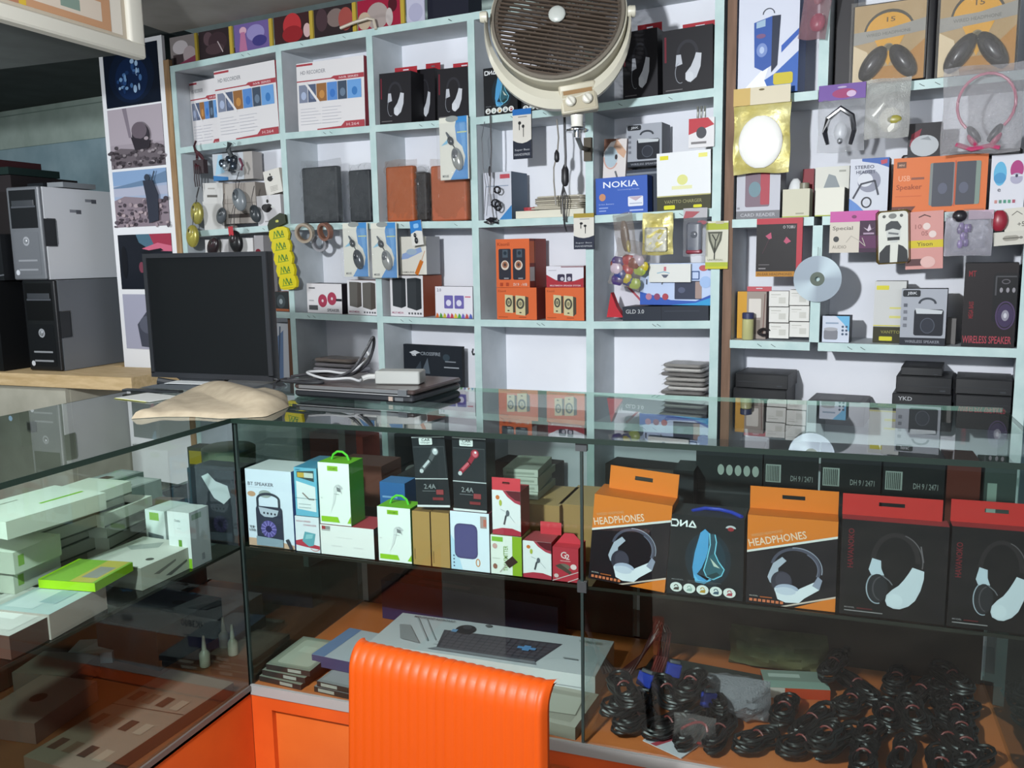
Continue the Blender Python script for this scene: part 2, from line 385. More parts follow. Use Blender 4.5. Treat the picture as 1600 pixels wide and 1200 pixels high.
def shelf_unit(name, label, nodes_, posts, skip=(), bottom=.06, first_mat=None, spans=None):
    root = empty(name, W, 0, 0, 0); tag(root, label, 'shelf')
    ztop = max(z for x, z in nodes_[0])
    for i, x in enumerate(posts):
        m = first_mat if (i == 0 and first_mat) else mint
        for za, zb_ in (spans or {}).get(i, [(0, nodes_[0][i][1])]):
            mb = MB(); mb.box(x - .014, x + .014, 0, DEP, za, zb_, inner)
            mb.box(x - .015, x + .015, -.003, 0, za, zb_, m)
            mb.build('upright', root)
    for r, row in enumerate(nodes_):
        for c in range(len(row) - 1):
            if (r, c) in skip: continue
            (x0, z0), (x1, z1) = row[c], row[c + 1]; x0 += .0145; x1 -= .0145
            mb = MB(); prs = [(x0, z0 - TH), (x1, z1 - TH), (x1, z1), (x0, z0)]
            mb.prism(prs, 0, DEP, inner); mb.prism([(x0 - .002, z0 - TH), (x1 + .002, z1 - TH), (x1 + .002, z1), (x0 - .002, z0)], -.0035, 0, mint)
            # nail heads and pencil ticks on the front edge
            rg = random.Random(r * 10 + c)
            for k in range(2):
                t = rg.uniform(.15, .85); xx, zz = x0 + (x1 - x0) * t, z0 + (z1 - z0) * t - TH * .5
                mb.art((xx, -.0035, zz - .008), (1, 0, 0), (0, 0, 1), .014, .014, [('l', [(0, .8), (.6, .4), (1, .2)], .12, '3a4344')])
            mb.build('shelf_board', root)
    MB().box(posts[0] - .014, posts[-1] + .014, DEP, DEP + .006, 0, ztop, whiteb).build('back_panel', root)
    return root
shelf_unit('display_shelf', 'mint green wall shelf with five columns of compartments beside the poster panel', ROWN, PX)
# its left edge is faced with bare wood
u0_, _ = W.hit(273, 150)
o = MB().box(-.018, .018, -.006, .014, 0, ROWN[0][0][1] + .03, bare).build('bare_wood_post'); pose(o, W, PX[0] - .036, 0, 0); tag(o, 'bare wooden post between the poster panel and the mint shelf', 'post')
shelf_unit('display_shelf', 'mint green wall shelf with a brown wooden edge post and a disc hanging in it', RNN, [RX[0], RX[1], RX[2]], first_mat=brown, skip=((4, 0), (4, 1)), spans={1: [(RNN[1][1][1] + .0005, RNN[0][1][1]), (RNN[3][1][1] + .0005, RNN[2][1][1] - TH - .0005)]})
RS = [o for o in bpy.data.objects if o.name == 'display_shelf.001'][0]
MB().box(RX[0] + .02, RX[2] - .02, .0, DEP, RNN[4][0][1] - TH, RNN[4][0][1], inner).build('lower_board', RS)
# ================================================================ poster panel
def poster_panel():
    tl = W.hit(153, 74, -.004); tr = W.hit(262, 52, -.004); x0 = tl[0]; x1 = PX[0] - .056; yoff = 0
    root = empty('poster_panel', W, (x0 + x1) / 2, -.004, 0); w_ = x1 - x0; h_ = tl[1]
    tag(root, 'tall white board with a column of five photo posters', 'panel')
    MB().box(-w_ / 2, w_ / 2, 0, .016, .3, h_, M('ececef', .5)).build('board', root)
    def poster(y0, y1, ops, nm='poster'):
        _, za = W.hit(y0[0], y0[1], -.004); _, zb = W.hit(y1[0], y1[1], -.004)
        pw = w_ * .86; ph = za - zb; mb = MB(); mb.box(-pw / 2, pw / 2, -.0015, 0, zb, za, P('202830'))
        mb.art((-pw / 2, -.0015, zb), (1, 0, 0), (0, 0, 1), pw, ph, ops); mb.build(nm, root)
    rg = random.Random(3)
    ops = [('r', 0, 0, 1, 1, '0c1626'), ('e', .5, .5, .42, .46, '0e1c33'), ('e', .5, .45, .3, .36, '11264a')]
    for i in range(26):
        a = rg.uniform(0, 6.28); r_ = rg.uniform(.05, .2)
        cx, cy = (.35, .5) if i % 2 else (.58, .5)
        ops.append(('e', cx + .5 * r_ * math.cos(a), cy + 1.3 * r_ * math.sin(a), rg.uniform(.015, .04), rg.uniform(.02, .07), rg.choice(['2b4f86', '4f78ad', '7ea6d2', 'a8c6e6', '1d3a68'])))
    poster((200, 72), (205, 165), ops)
    ops = [('r', 0, 0, 1, 1, 'a59aa3'), ('r', 0, .4, 1, 1, 'b0a5ae'), ('p', [(.28, 1), (.36, 1), (.42, .5), (.37, .5)], '857b86'), ('p', [(0, 0), (1, 0), (1, .3), (.8, .38), (.5, .3), (.2, .34), (0, .28)], '6d646a')]
    for i in range(60): ops.append(('e', rg.random(), rg.random() * .36, .02 + .03 * rg.random(), .015 + .02 * rg.random(), rg.choice(['4d464c', '8d8489', '5d555b', '9c9297', '3b353a'])))
    ops += [('e', .62, .52, .16, .2, '38333a'), ('e', .6, .6, .14, .14, '6b6069'), ('p', [(.44, .5), (.8, .42), (.76, .3), (.5, .28)], '332e35'), ('e', .72, .46, .04, .03, 'a79aa0')]
    poster((205, 168), (210, 262), ops)
    ops = [('r', 0, 0, 1, 1, 'a4b2cc'), ('r', 0, .75, 1, 1, '8aa6cb'), ('p', [(0, .72), (.3, .77), (.6, .82), (1, .95), (1, .75), (0, .68)], '6c86a4'), ('r', 0, .55, 1, .7, 'b3b6c9'), ('p', [(0, 0), (1, 0), (1, .45), (.6, .5), (.2, .55), (0, .48)], '8d7f88')]
    for i in range(70): ops.append(('e', rg.random(), rg.random() * .5, .02 + .03 * rg.random(), .015 + .025 * rg.random(), rg.choice(['5d535c', 'a08f96', '6f636d', '494149', 'b3a1a6'])))
    ops += [('e', .68, .85, .05, .06, '39414f'), ('p', [(.6, .8), (.78, .8), (.86, .55), (.84, .1), (.66, .05), (.64, .5)], '343845'), ('l', [(.76, .78), (.82, .95)], .02, '39414f')]
    poster((212, 266), (222, 354), ops)
    ops = [('r', 0, 0, 1, 1, '171c26'), ('p', [(.35, 1), (1, 1), (1, .7), (.6, .72), (.4, .85)], '4d6f82'), ('p', [(.6, 1), (1, 1), (1, .7), (.7, .75)], 'a3384f'), ('p', [(.45, .74), (.75, .84), (1, .78), (1, .68), (.6, .7)], 'd06a84'), ('p', [(.4, .68), (.8, .74), (.85, .7), (.5, .64)], '10141c'), ('e', .42, .4, .05, .1, '7d3f4f'), ('e', .1, .5, .06, .3, '0d1119')]
    poster((222, 366), (230, 452), ops)
    ops = [('r', 0, 0, 1, 1, 'a8a8bb'), ('p', [(.3, .05), (.95, .0), (.95, .95), (.7, .95), (.62, .8), (.45, .7), (.25, .45)], '474a57'), ('e', .45, .45, .16, .16, '5d606e'), ('e', .55, .35, .1, .08, '2b2d38'), ('e', .75, .9, .12, .08, '3a3c48')]
    poster((226, 460), (234, 546), ops)
poster_panel()
# posters standing above the top board
cards = [(268, 308, '8e8584', [('e', .4, .6, .3, .25, 'cfc6c9'), ('r', .1, .0, .5, .35, '4a3d40'), ('e', .75, .3, .25, .3, 'b9a8ab'), ('p', [(.3, 0), (1, 0), (1, .25)], '8d3f58')], 'pale blurred portrait poster beside the wood post above the shelf'),
         (313, 362, '2c2225', [('e', .3, .7, .15, .25, '4f3d42'), ('e', .6, .55, .3, .35, '38292e'), ('e', .5, .3, .3, .2, '453539'), ('l', [(.6, .55), (.75, .15)], .03, 'a79a9c')], 'dark group portrait poster above the shelf'),
         (368, 424, '6b5a92', [('e', .25, .75, .1, .14, 'cda3b4'), ('p', [(.12, 0), (.35, 0), (.3, .7), (.18, .7)], 'b06f92'), ('e', .6, .6, .25, .3, '8f86b8'), ('e', .7, .3, .2, .2, '3f3a78')], 'purple stage portrait poster above the shelf'),
         (430, 487, '3a2224', [('e', .5, .6, .25, .45, 'b23438'), ('e', .5, .3, .28, .3, '8d2429'), ('e', .9, .35, .1, .25, 'c9a9a9')], 'poster of a figure in red above the shelf'),
         (492, 554, '2e2426', [('e', .55, .6, .22, .32, '7a6a66'), ('e', .8, .5, .18, .4, '9c4b45'), ('e', .2, .6, .15, .4, '47353a')], 'dark brown group poster above the shelf'),
         (560, 629, '96203a', [('e', .45, .4, .25, .45, 'a39692'), ('e', .15, .3, .15, .3, 'b8a58f'), ('e', .8, .7, .1, .25, '4a1822'), ('e', .72, .3, .08, .3, 'b9b0ad')], 'crimson poster with a grey figure above the shelf'),
         (636, 664, 'b9b8cc', [('e', .5, .3, .4, .3, 'a8a7c0')], 'pale lilac card above the shelf')]
for i, (a, b_, c_, ops, lb) in enumerate(cards):
    ya = 103 - (a - 270) * .192 if a < 580 else 45 - (a - 576) * .16
    xa, _ = W.hit(a, ya, .03); xb, _ = W.hit(b_, ya, .03); zb = max(board_z(0, 0, xa), board_z(0, 0, xb)) + .009
    w_, h_ = xb - xa, 2.42 - zb
    mb = MB(); mb.box(-w_ / 2, w_ / 2, 0, .004, 0, h_, P(c_)); mb.art((-w_ / 2, 0, 0), (1, 0, 0), (0, 0, 1), w_, h_, [('r', 0, 0, 1, 1, c_)] + ops + ([('r', .97, 0, 1.0, 1, 'b59c3c')] if i < 6 else []))
    if i < 6: mb.box(w_ / 2, w_ / 2 + .013, -.003, .006, 0, h_, P('b59c3c'))
    o = mb.build('portrait_poster'); pose(o, W, (xa + xb) / 2, .03, zb); tag(o, lb, 'poster', 'posters above the top board')
xa, _ = W.hit(668, 20, .05); xb, _ = W.hit(732, 10, .05)
o = carton_mesh(MB(), xb - xa, .1, .12, '20222e').build('navy_box'); pose(o, W, (xa + xb) / 2, .05, ROWN[0][3][1] + .004); tag(o, 'dark navy box on top of the shelf', 'box')
o = MB().tube([(0, 0, 0), (.07, .0, .012), (.14, 0, .018), (.17, -.004, .008), (.18, -.006, -.03)], .006, M('c9bfae', .4)).build('bent_rod')
x_, z_ = W.hit(532, 43, -.006); pose(o, W, x_, -.006, z_ - .002, 0); tag(o, 'bent pale rod lying along the top edge of the shelf', 'rod')
# panel left of the shelves, lower left: desk, towers
def at_depth(px, py, d): return EYE + ray(px, py) / FL * d
def towers():
    p = at_depth(72, 408, 4.1); X, Y = p.x, p.y; z1 = 1.325; th = .435
    zdesk = z1 - th - .004
    # desk
    o = empty('wooden_desk', C, X, Y, 0); tag(o, 'pale wooden desk carrying the two computer towers', 'desk')
    wd = noisy('desk_wood', 'c4a678', 'dcc094', 9, .6, (1, 5, 5)); gp = noisy('desk_panel', 'a4a192', 'b6b3a4', 7, .7)
    MB().box(-1.4, .13, -.10, .9, zdesk - .06, zdesk, wd).box(.13, .55, -.10, .22, zdesk - .06, zdesk, wd).build('desk_top', o)
    MB().box(-1.4, .13, -.08, -.055, .0, zdesk - .06, gp).build('front_panel', o)
    MB().box(.11, .135, -.055, .7, .0, zdesk - .06, gp).build('side_panel', o)
    mb = MB(); mb.rbox(-.03, .03, -.006, 0, -.025, .025, M('8f8c84', .5), .003); mb.box(-.022, .0, -.008, -.006, -.018, .018, M('5a5852')); a = mb.build('socket', bpy.data.objects['front_panel']); a.location = (-.10, -.08, zdesk - .26)
    def tower(name, label, x, z, shell, bez, dark, second):
        root = empty(name, C, x, Y, z); tag(root, label, 'computer'); w_, d_ = .2, .46
        mb = MB(); mb.box(-w_, 0, .02, d_, 0, th, noisy('case_' + shell, shell, shell, 6, .45))
        mb.build('case', root)
        # side panel with a finger recess at its front edge
        mb = MB(); sm = noisy('panel_' + shell, shell, shell, 4, .5); a, b2 = .36 * th, .66 * th
        mb.box(0, .006, .02, d_, 0, a, sm); mb.box(0, .006, .02, d_, b2, th, sm); mb.box(0, .006, .085, d_, a, b2, sm); mb.box(0, .0012, .02, .085, a, b2, M('2c2f33', .6))
        mb.tube([(.004, .03, a), (.004, .08, a), (.004, .086, a + .01), (.004, .086, b2 - .01), (.004, .08, b2), (.004, .03, b2)], .003, M('6f7276', .4, .6))
        if second:
            for (yy, zz) in ((.27, .37), (.17, .315)): mb.art((.006, yy, zz), (0, 1, 0), (0, 0, 1), .07, .02, [('r', 0, .3, 1, 1, '8d8f96'), ('r', .55, 0, 1, 1, '5f6168')])
        mb.build('side_panel', root)
        mb = MB(); mb.rbox(-w_ - .002, .004, 0, .022, 0, th + .002, M(bez, .35), .01); fb = None
        mb.art((-w_, 0, .0), (1, 0, 0), (0, 0, 1), w_, th, [('r', .08, .56, .92, .97, dark), ('r', .12, .78, .88, .8, '4c4f55'), ('rr', .1, .05, .9, .52, .04, bez if second else '15171a'), ('e', .5, .42, .1, .05, '9a9da2'), ('r', .2, .2, .8, .22, '8d9095'), ('r', .2, .1, .8, .12, '8d9095'), ('e', .15, .08, .06, .03, 'c9ccd2')])
        fb = mb.build('front_bezel', root); MB().rbox(-w_ * .85, -w_ * .15, -.003, .0, th * .80, th * .86, M('3a3d42', .4), .002).build('disc_tray', fb); MB().lathe([(.011, 0), (.011, .003), (.008, .005)], M('a5a8ad', .3, .5), Matrix.Translation((-w_ * .5, -.0025, th * .42)) @ Matrix.Rotation(R(90), 4, 'X'), 16).build('power_button', fb)
    tower('computer_tower', 'black and grey computer tower on the desk under the white tower', X + .03, zdesk + .002, '6c7076', '141518', '0d0e10', False)
    tower('computer_tower', 'white computer tower with grey bezel stacked on the black one', X - .012, z1 + .002, 'e2e4e8', '686b70', '1a1c1f', True)
    # dark equipment further left
    zt = zdesk + .002
    def eq(name, label, x, w_, z, h_, c_, y=-.02, d=.4, ops=()):
        o = carton_mesh(MB(), w_, d, h_, c_, art=ops).build(name); pose(o, C, X + x, Y + y, z); tag(o, label, 'box' if 'box' in name else 'equipment'); return o
    eq('black_monitor', 'large black appliance on the desk beside the stacked towers', -.50, .46, zt, th, '131416', -.06)
    eq('black_printer', 'black box with a small blue light standing on the black appliance', -.44, .42, zt + th + .003, .22, '17191c', -.04, .4, [('e', .87, .35, .03, .06, '7fa6c9'), ('l', [(0, .1), (.6, .04), (1, .12)], .015, '5a5d62')])
    eq('dark_box', 'dark brown box stacked behind the white tower', -.40, .34, zt + th + .226, .28, '231f20', .05, .4, [('r', 0, .72, 1, 1, '2a2527')])
    eq('maroon_box', 'maroon and black box on the top of the stack by the green wall', -.44, .16, zt + th + .51, .08, '3a1f22', .05, .3, [('r', 0, 0, 1, .55, '5a2f35')])
    eq('green_box', 'dark green box on the stack by the green wall', -.30, .12, zt + th + .51, .035, '1c2a28', .05, .3)
    eq('black_case', 'flat black case lying on the white tower', -.135, .10, z1 + th + .006, .022, '1c2024', .1, .2)
    eq('grey_case', 'flat grey case lying on the white tower', -.03, .10, z1 + th + .006, .024, '84888c', .12, .2)
towers()
# ================================================================ goods on the wall shelves
def rowpx(unit, row, x):
    r = (ROWPX + [[(a, b_ + 165) for a, b_ in ROWPX[3]]])[row] if unit == 0 else RP[row]
    for (x0, y0), (x1, y1) in zip(r, r[1:]):
        if x <= x1 or (x1, y1) == r[-1]: return y0 + (y1 - y0) * (x - x0) / (x1 - x0)
def clampu(unit, row, u0, u1):
    px = PX if unit == 0 else (RX if row in (0, 2) else [RX[0], RX[2]]); mid = (u0 + u1) / 2
    for p in px:
        if p < mid: u0 = max(u0, p + .0225)
        else: u1 = min(u1, p - .0225)
    return u0, u1
def S(unit, row, x0, x1, yt, name, label, cat, n=.008, d=.06, lift=0.0, **kw):
    """a carton standing on a shelf board between two pixel columns"""
    y0, y1 = rowpx(unit, row, x0), rowpx(unit, row, x1)
    u0, _ = W.hit(x0, y0, n); u1, _ = W.hit(x1, y1, n)
    u0, u1 = clampu(unit, row, u0, u1)
    z0, z1 = board_z(unit, row, u0) + lift, board_z(unit, row, u1) + lift
    _, zt = W.hit(x0, yt, n); wd = math.hypot(u1 - u0, z1 - z0); ry = -math.atan2(z1 - z0, u1 - u0); h = zt - z0
    tab = kw.pop('tab', None); kids = kw.pop('kids', None); group = kw.pop('group', None); yaw = kw.pop('yaw', 0)
    mb = carton_mesh(MB(), wd, d, h, **kw)
    if tab: slot_tab(mb, wd, h, tab.get('y', 0), tab['h'] * h, tab['c'], slot=tab.get('slot', True), lx=tab.get('lx', 0), rx=tab.get('rx', 1))
    o = mb.build(name); pose(o, W, (u0 + u1) / 2, n, (z0 + z1) / 2 + .0012, yaw, ry); tag(o, label, cat, group)
    if kids: kids(o, wd, d, h)
    return o
# ---- print designs
def recorder():
    q = [('r', 0, 0, 1, 1, 'dfdcdd'), ('r', .0, .955, .25, .985, 'a8434c'), ('t', 'HD RECORDER', .06, .83, .055, '8a8a90', .38),
         ('p', [(0, .70), (.55, .745), (.66, .745), (.64, .785), (.98, .80), (.98, .84), (.56, .80), (.5, .765), (0, .725)], 'a8434c'), ('t', 'NETWORK VIDEO', .66, .785, .035, 'e3c9cb', .28)]
    q = [('r', 0, 0, 1, 1, 'dfdcdd'), ('r', .0, .955, .25, .985, 'a8434c'), ('t', 'HD RECORDER', .06, .83, .055, '8a8a90', .38), ('r', 0, .725, .56, .742, 'a8434c'), ('p', [(.52, .742), (.56, .725), (.60, .70), (1, .70), (1, .765), (.56, .765)], 'a8434c'), ('t', 'NVR SERIES', .64, .715, .03, 'e3c9cb', .28)]
    xs = [.03, .17, .30, .46, .62, .76, .97]; cs = ['7f869a', '566079', '96683f', '5b8ac9', '435061', '6d9fd6']
    for i in range(6): q += [('r', xs[i], .42, xs[i + 1] - .01, .68, cs[i]), ('e', (xs[i] + xs[i + 1]) / 2, .52, .04, .06, ['a8b4cf', '6f7c99', 'c08a4c', '3f74bd', '6a7c90', '3f79b8'][i])]
    q += [('l', [(.14, .70), (.34, .40)], .03, 'e3e0e1')]
    for i in range(6): q.append(('r', .05, .32 - .045 * i, .28 + .04 * (i % 3), .33 - .045 * i, 'c3c2c8')); q.append(('r', .38, .32 - .045 * i, .66 - .05 * (i % 2), .33 - .045 * i, 'c3c2c8'))
    q += [('p', [(.62, 0), (1, 0), (1, .10), (.72, .10), (.66, .035), (.3, .02), (.3, 0)], 'a8434c'), ('t', 'H.264', .74, .03, .04, 'd9b3b6', .18)]
    return q
def whead(full=True):        # white headphones on black card
    q = [('r', 0, 0, 1, 1, '1d1a1c')]
    if full: q += [('t', 'KARAHOKO', .115, .56, .05, '6a1e26', .42, 90)]
    q = [('r', 0, 0, 1, 1, '1d1a1c'), ('p', [(0, 0), (1, 0), (.8, .25), (0, .2)], '191617')]
    q.append(('t', 'HAVANOKO', .12, .50, .055, '6e1f27', .42, 90))
    q += [('o', .52, .60, .235, .30, .05, '2c2729', 0, 180), ('o', .54, .60, .24, .29, .012, '5c5559', -10, 75), ('l', [(.75, .78), (.78, .62)], .012, '6b6468'),
          ('p', [(.30, .62), (.385, .60), (.39, .52), (.42, .45), (.30, .44), (.27, .5)], 'b9c4d0'),
          ('e', .36, .31, .10, .15, '2a292d'), ('o', .36, .31, .11, .165, .012, '9aa3ae', 120, 285), ('o', .40, .31, .09, .13, .014, '4a474c', 100, 260), ('l', [(.40, .45), (.47, .40), (.50, .36)], .012, '6b6b72'),
          ('p', [(.68, .56), (.79, .53), (.79, .45), (.765, .33), (.72, .22), (.66, .155), (.58, .115), (.52, .115), (.46, .14), (.44, .19), (.45, .25), (.5, .31), (.56, .36), (.61, .43), (.65, .50)], 'c6cdd6'),
          ('e', .53, .20, .075, .07, 'ced5dd'), ('t', 'MODEL', .05, .075, .016, '8f8a8c', .1), ('r', .17, .075, .32, .087, '5a2024'), ('r', .05, .045, .42, .055, '8f8a8c')]
    return q
def whead_small():
    return [('r', 0, 0, 1, 1, '232226'), ('r', .04, .5, .08, .9, '6a2430'), ('o', .5, .6, .22, .22, .06, '303036', 0, 180), ('p', [(.28, .60), (.37, .60), (.40, .45), (.26, .42)], 'b7bac2'),
            ('o', .36, .32, .11, .17, .012, '8e929b', 110, 290), ('p', [(.67, .60), (.78, .58), (.76, .38), (.68, .22), (.56, .15), (.46, .2), (.46, .3), (.57, .4), (.64, .52)], 'c2c5cc'), ('e', .54, .24, .08, .08, 'cdd0d6'), ('r', .06, .05, .4, .065, '6d6a6c')]
def dna(full=True):
    q = [('r', 0, 0, 1, 1, '1b1d20'), ('e', .54, .47, .3, .34, '1d2a33'), ('e', .55, .47, .22, .29, '1f3541'),
         ('l', [(.05, .86), (.05, .935), (.13, .935), (.15, .9), (.13, .86), (.05, .86)], .022, 'e8eaec'), ('l', [(.18, .86), (.18, .935)], .022, 'e8eaec'), ('l', [(.18, .865), (.26, .93)], .018, 'e8eaec'), ('l', [(.26, .86), (.26, .935)], .022, 'e8eaec'), ('l', [(.29, .86), (.335, .935), (.38, .86), (.30, .865)], .02, 'e8eaec'),
         ('p', [(.44, .80), (.50, .85), (.56, .80), (.56, .66), (.52, .50), (.46, .36), (.40, .28), (.56, .20), (.62, .24), (.46, .18), (.36, .23), (.34, .36), (.37, .55)], '4f97c8'),
         ('p', [(.36, .28), (.42, .21), (.52, .20), (.60, .26), (.66, .27), (.5, .165), (.38, .18)], '64b4de'),
         ('p', [(.55, .79), (.63, .80), (.66, .70), (.65, .58), (.60, .42), (.52, .32), (.54, .5)], '2e4a58'),
         ('p', [(.63, .56), (.68, .48), (.76, .38), (.72, .28), (.60, .22), (.50, .27), (.50, .40), (.56, .52)], '2f5a66'),
         ('l', [(.56, .8), (.57, .66), (.53, .48), (.49, .34), (.53, .26), (.62, .235), (.72, .29), (.755, .37), (.68, .46), (.63, .56), (.65, .7), (.63, .79)], .014, '78c4dd'),
         ('p', [(.57, .50), (.70, .38), (.62, .40)], 'b8c4b8'), ('p', [(.52, .27), (.66, .33), (.70, .30), (.60, .24)], '223c40'),
         ('o', .83, .885, .065, .035, .03, 'b9bcc0', 0, 180), ('e', .83, .875, .04, .025, '8f2a30'), ('t', 'MODEL', .07, .185, .014, '8a8d92', .16), ('r', .28, .19, .72, .196, '55585c'), ('r', .28, .175, .66, .18, '55585c')]
    for i, c_ in enumerate(['4a4038', '93a8a0', 'b08a30', '3d5568', 'a63d4c']):
        x = .13 + .175 * i; q += [('e', x, .095, .08, .06, 'd9dcd9'), ('o', x, .10, .03, .03, .012, c_, 0, 180), ('p', [(x - .04, .06), (x + .035, .06), (x + .04, .10), (x - .02, .09)], c_)]
    return q
def ticon(x, y, s, c_): return [('rr', x - s, y - s, x + s, y + s, s * .3, c_)]
def spk_box():              # grey speaker carton
    return [('r', 0, 0, 1, 1, 'a3a7b0'), ('r', 0, 0, 1, .13, '272a33'), ('t', 'WIRELESS SPEAKER', .12, .035, .05, '8c8f98', .76), ('rr', .03, .86, .42, .98, .04, '24272c'), ('t', 'JBK', .13, .885, .065, 'c4c6cb', .22),
            ('o', .58, .74, .2, .11, .05, '3a3f47', 0, 180), ('rr', .3, .17, .94, .64, .05, '1f222b'), ('p', [(.32, .66), (.92, .62), (.9, .56), (.35, .56)], 'c3c8cc'), ('e', .6, .35, .16, .14, '2b2f3a'), ('o', .6, .35, .16, .14, .02, '4b505c'),
            ('r', .06, .68, .14, .74, '5b5f68'), ('r', .06, .56, .14, .62, '73767f'), ('r', .06, .44, .14, .5, '73767f'), ('r', .06, .32, .14, .38, '73767f')]
def yw_box(t='VANTTO'):
    return [('r', 0, 0, 1, 1, 'e4e6e8'), ('e', .48, .52, .1, .09, 'd9d98c'), ('r', .28, .36, .66, .42, 'e0dfae'), ('r', .06, .88, .22, .95, 'd9d234'), ('r', .78, .88, .94, .95, 'e3de7a'), ('r', 0, 0, 1, .24, '3f3f2a'), ('r', 0, .24, 1, .26, 'b8b37a'),
            ('t', t + ' CHARGER', .14, .12, .06, '8f8c62', .7), ('rr', .13, .02, .34, .09, .02, 'd3cf2e'), ('rr', .68, .03, .84, .08, .02, 'd3cf2e')]
# ---- top compartments
S(0, 1, 302, 350, 129, 'recorder_box', 'white and red recorder carton partly hidden behind its twin in the corner compartment', 'box', n=.075, d=.06, face='dfdcdd', side='d0cccd', art=recorder(), group='recorder cartons')
S(0, 1, 343, 437, 111, 'recorder_box', 'white and red recorder carton leaning in front of its twin in the corner compartment', 'box', n=.01, d=.055, face='dfdcdd', side='a8434c', art=recorder(), group='recorder cartons')
S(0, 1, 467, 571, 100, 'recorder_box', 'white and red recorder carton standing alone in the second compartment of the top row', 'box', n=.012, d=.055, face='dfdcdd', side='8d4049', art=recorder(), group='recorder cartons')
def hp(x0, x1, yt, n, lb, tx=(.3, 1), nm='headphone_box', small=True, d=.09, **kw):
    return S(0, 1, x0, x1, yt, nm, lb, 'box', n=n, d=d, face='232226', side='1a191c', art=whead_small(), tab=dict(h=.13, c='a8303a', y=d * .5, lx=tx[0], rx=tx[1]), group='black headphone cartons on the top row', **kw)
hp(594, 643, 116, .008, 'black headphone carton with red tab, nearest the recorder cartons', d=.085)
hp(648, 680, 110, .1, 'black headphone carton with red tab set back between two others', d=.08)
hp(684, 734, 109, .012, 'black headphone carton with red tab beside the upright, mouse pack hanging below it')
hp(974, 1028, 52, .02, 'black headphone carton in the shadow of the fan', d=.1)
hp(1036, 1118, 50, .015, 'black headphone carton with red tab beside the brown post', d=.12)
S(0, 1, 757, 809, 108, 'blue_headset_box', 'black carton with a blue headset picture at the fan\'s edge on the top row', 'box', n=.01, d=.09, face='1b1d20', art=dna(), group='blue headset cartons')
S(0, 1, 815, 872, 108, 'blue_headset_box', 'black carton with a blue headset picture half behind the fan yoke', 'box', n=.02, d=.09, face='1b1d20', art=dna(), group='blue headset cartons')
# ---- second row, corner compartment
apple = lambda x, y, s, c_: [('e', x - s * .3, y, s * .75, s * .55, c_), ('e', x + s * .3, y, s * .75, s * .55, c_), ('e', x, y - s * .2, s * .8, s * .55, c_), ('e', x + s * 1.15, y + s * .05, s * .38, s * .26, 'd8d8d6'), ('e', x + s * .18, y + s * .95, s * .22, s * .28, c_)]
S(0, 2, 404, 441, 307, 'charger_box', 'small white carton with black fruit logo standing on the shelf by the upright', 'box', n=.03, d=.08, face='d6d4d6', side='b9b5b5', art=[('r', 0, 0, 1, 1, 'd6d4d6')] + apple(.42, .6, .22, '2a2829') + [('r', .3, .12, .62, .16, '9a9898')])
box_at('charger_box', 'tall tilted white carton with small black fruit logo on top of the cube carton', 'box', W, .06, (417, 306), (442, 299), 268, .05, face='dedad2', side='c4beb4', art=[('r', 0, 0, 1, 1, 'dedad2')] + apple(.38, .66, .17, '2a2829') + [('r', .3, .12 + .06 * i, .75, .14 + .06 * i, 'aaa69f') for i in range(4)])
S(0, 2, 320, 351, 315, 'adapter_box', 'plain white carton standing behind the grey mouse', 'box', n=.06, d=.08, face='d0cecb', side='a9a39c')
box_at('adapter_box', 'white carton with a grey strip stacked on the plain white one', 'box', W, .06, (318, 318), (349, 318), 286, .08, face='d6d4d1', side='a39b94', art=[('r', 0, 0, 1, 1, 'd6d4d1'), ('r', .2, .3, .72, .42, '6c6965'), ('r', .25, .7, .6, .76, 'aaa5a0')])
box_at('adapter_box', 'long grey beige carton behind the hanging grey mouse', 'box', W, .07, (353, 350), (402, 348), 287, .08, face='a59d96', side='8f8780', art=[('r', 0, 0, 1, 1, 'a59d96'), ('r', 0, .5, 1, .51, '6f6862'), ('r', .1, .14, .9, .24, '463f3c'), ('r', 0, .62, .3, .98, 'b3aca5'), ('r', .34, .62, .7, .98, '9a918b')])
box_at('blue_white_box', 'white and blue carton behind the bundle of silver gadgets', 'box', W, .1, (334, 283), (396, 279), 241, .06, face='c7ccd2', side='a7a29f', art=[('p', [(0, 0), (.38, 0), (.38, .12), (0, .2)], '3f7fb8'), ('p', [(.05, .2), (.3, .3), (.25, .95), (.15, .95)], 'a9cfe4'), ('r', .78, 0, 1, 1, 'b3ada8')])
def mouse_body(mb, c, r, m, T=None): mb.ell(c, r, m, T)
def hang_mouse(px, py, s, lb, c1, c2, n=-.03, tilt=0, cord=None, cat='mouse', metal=0):
    x, z = W.hit(px, py, n); o = empty('hanging_mouse', W, x, n, z, 0, R(tilt)); tag(o, lb, cat, 'mice hanging in the corner compartment')
    mb = MB(); mb.ell((0, 0, 0), (.032 * s, .018 * s, .045 * s), M(c1, .28, metal), n=18, k=12); sh_ = mb.build('shell', o)
    mb = MB(); mb.ell((0, -.004 * s, .012 * s), (.022 * s, .0165 * s, .030 * s), M(c2, .3)); mb.build('buttons', sh_)
    mb = MB(); mb.ell((0, -.020 * s, .022 * s), (.003, .003, .008), M('1c1c1e')); mb.build('scroll_wheel', sh_)
    if cord:
        xc, zc = W.hit(cord[0], cord[1], n); dx, dz = xc - x, zc - z; a = R(tilt)
        lx, lz = dx * math.cos(a) - dz * math.sin(a), dx * math.sin(a) + dz * math.cos(a)
        MB().tube([(0, 0, .044 * s), (lx * .3, 0, .044 * s + (lz - .044 * s) * .35), (lx, .02, lz)], .0016, M('2c2a2c')).build('cord', o)
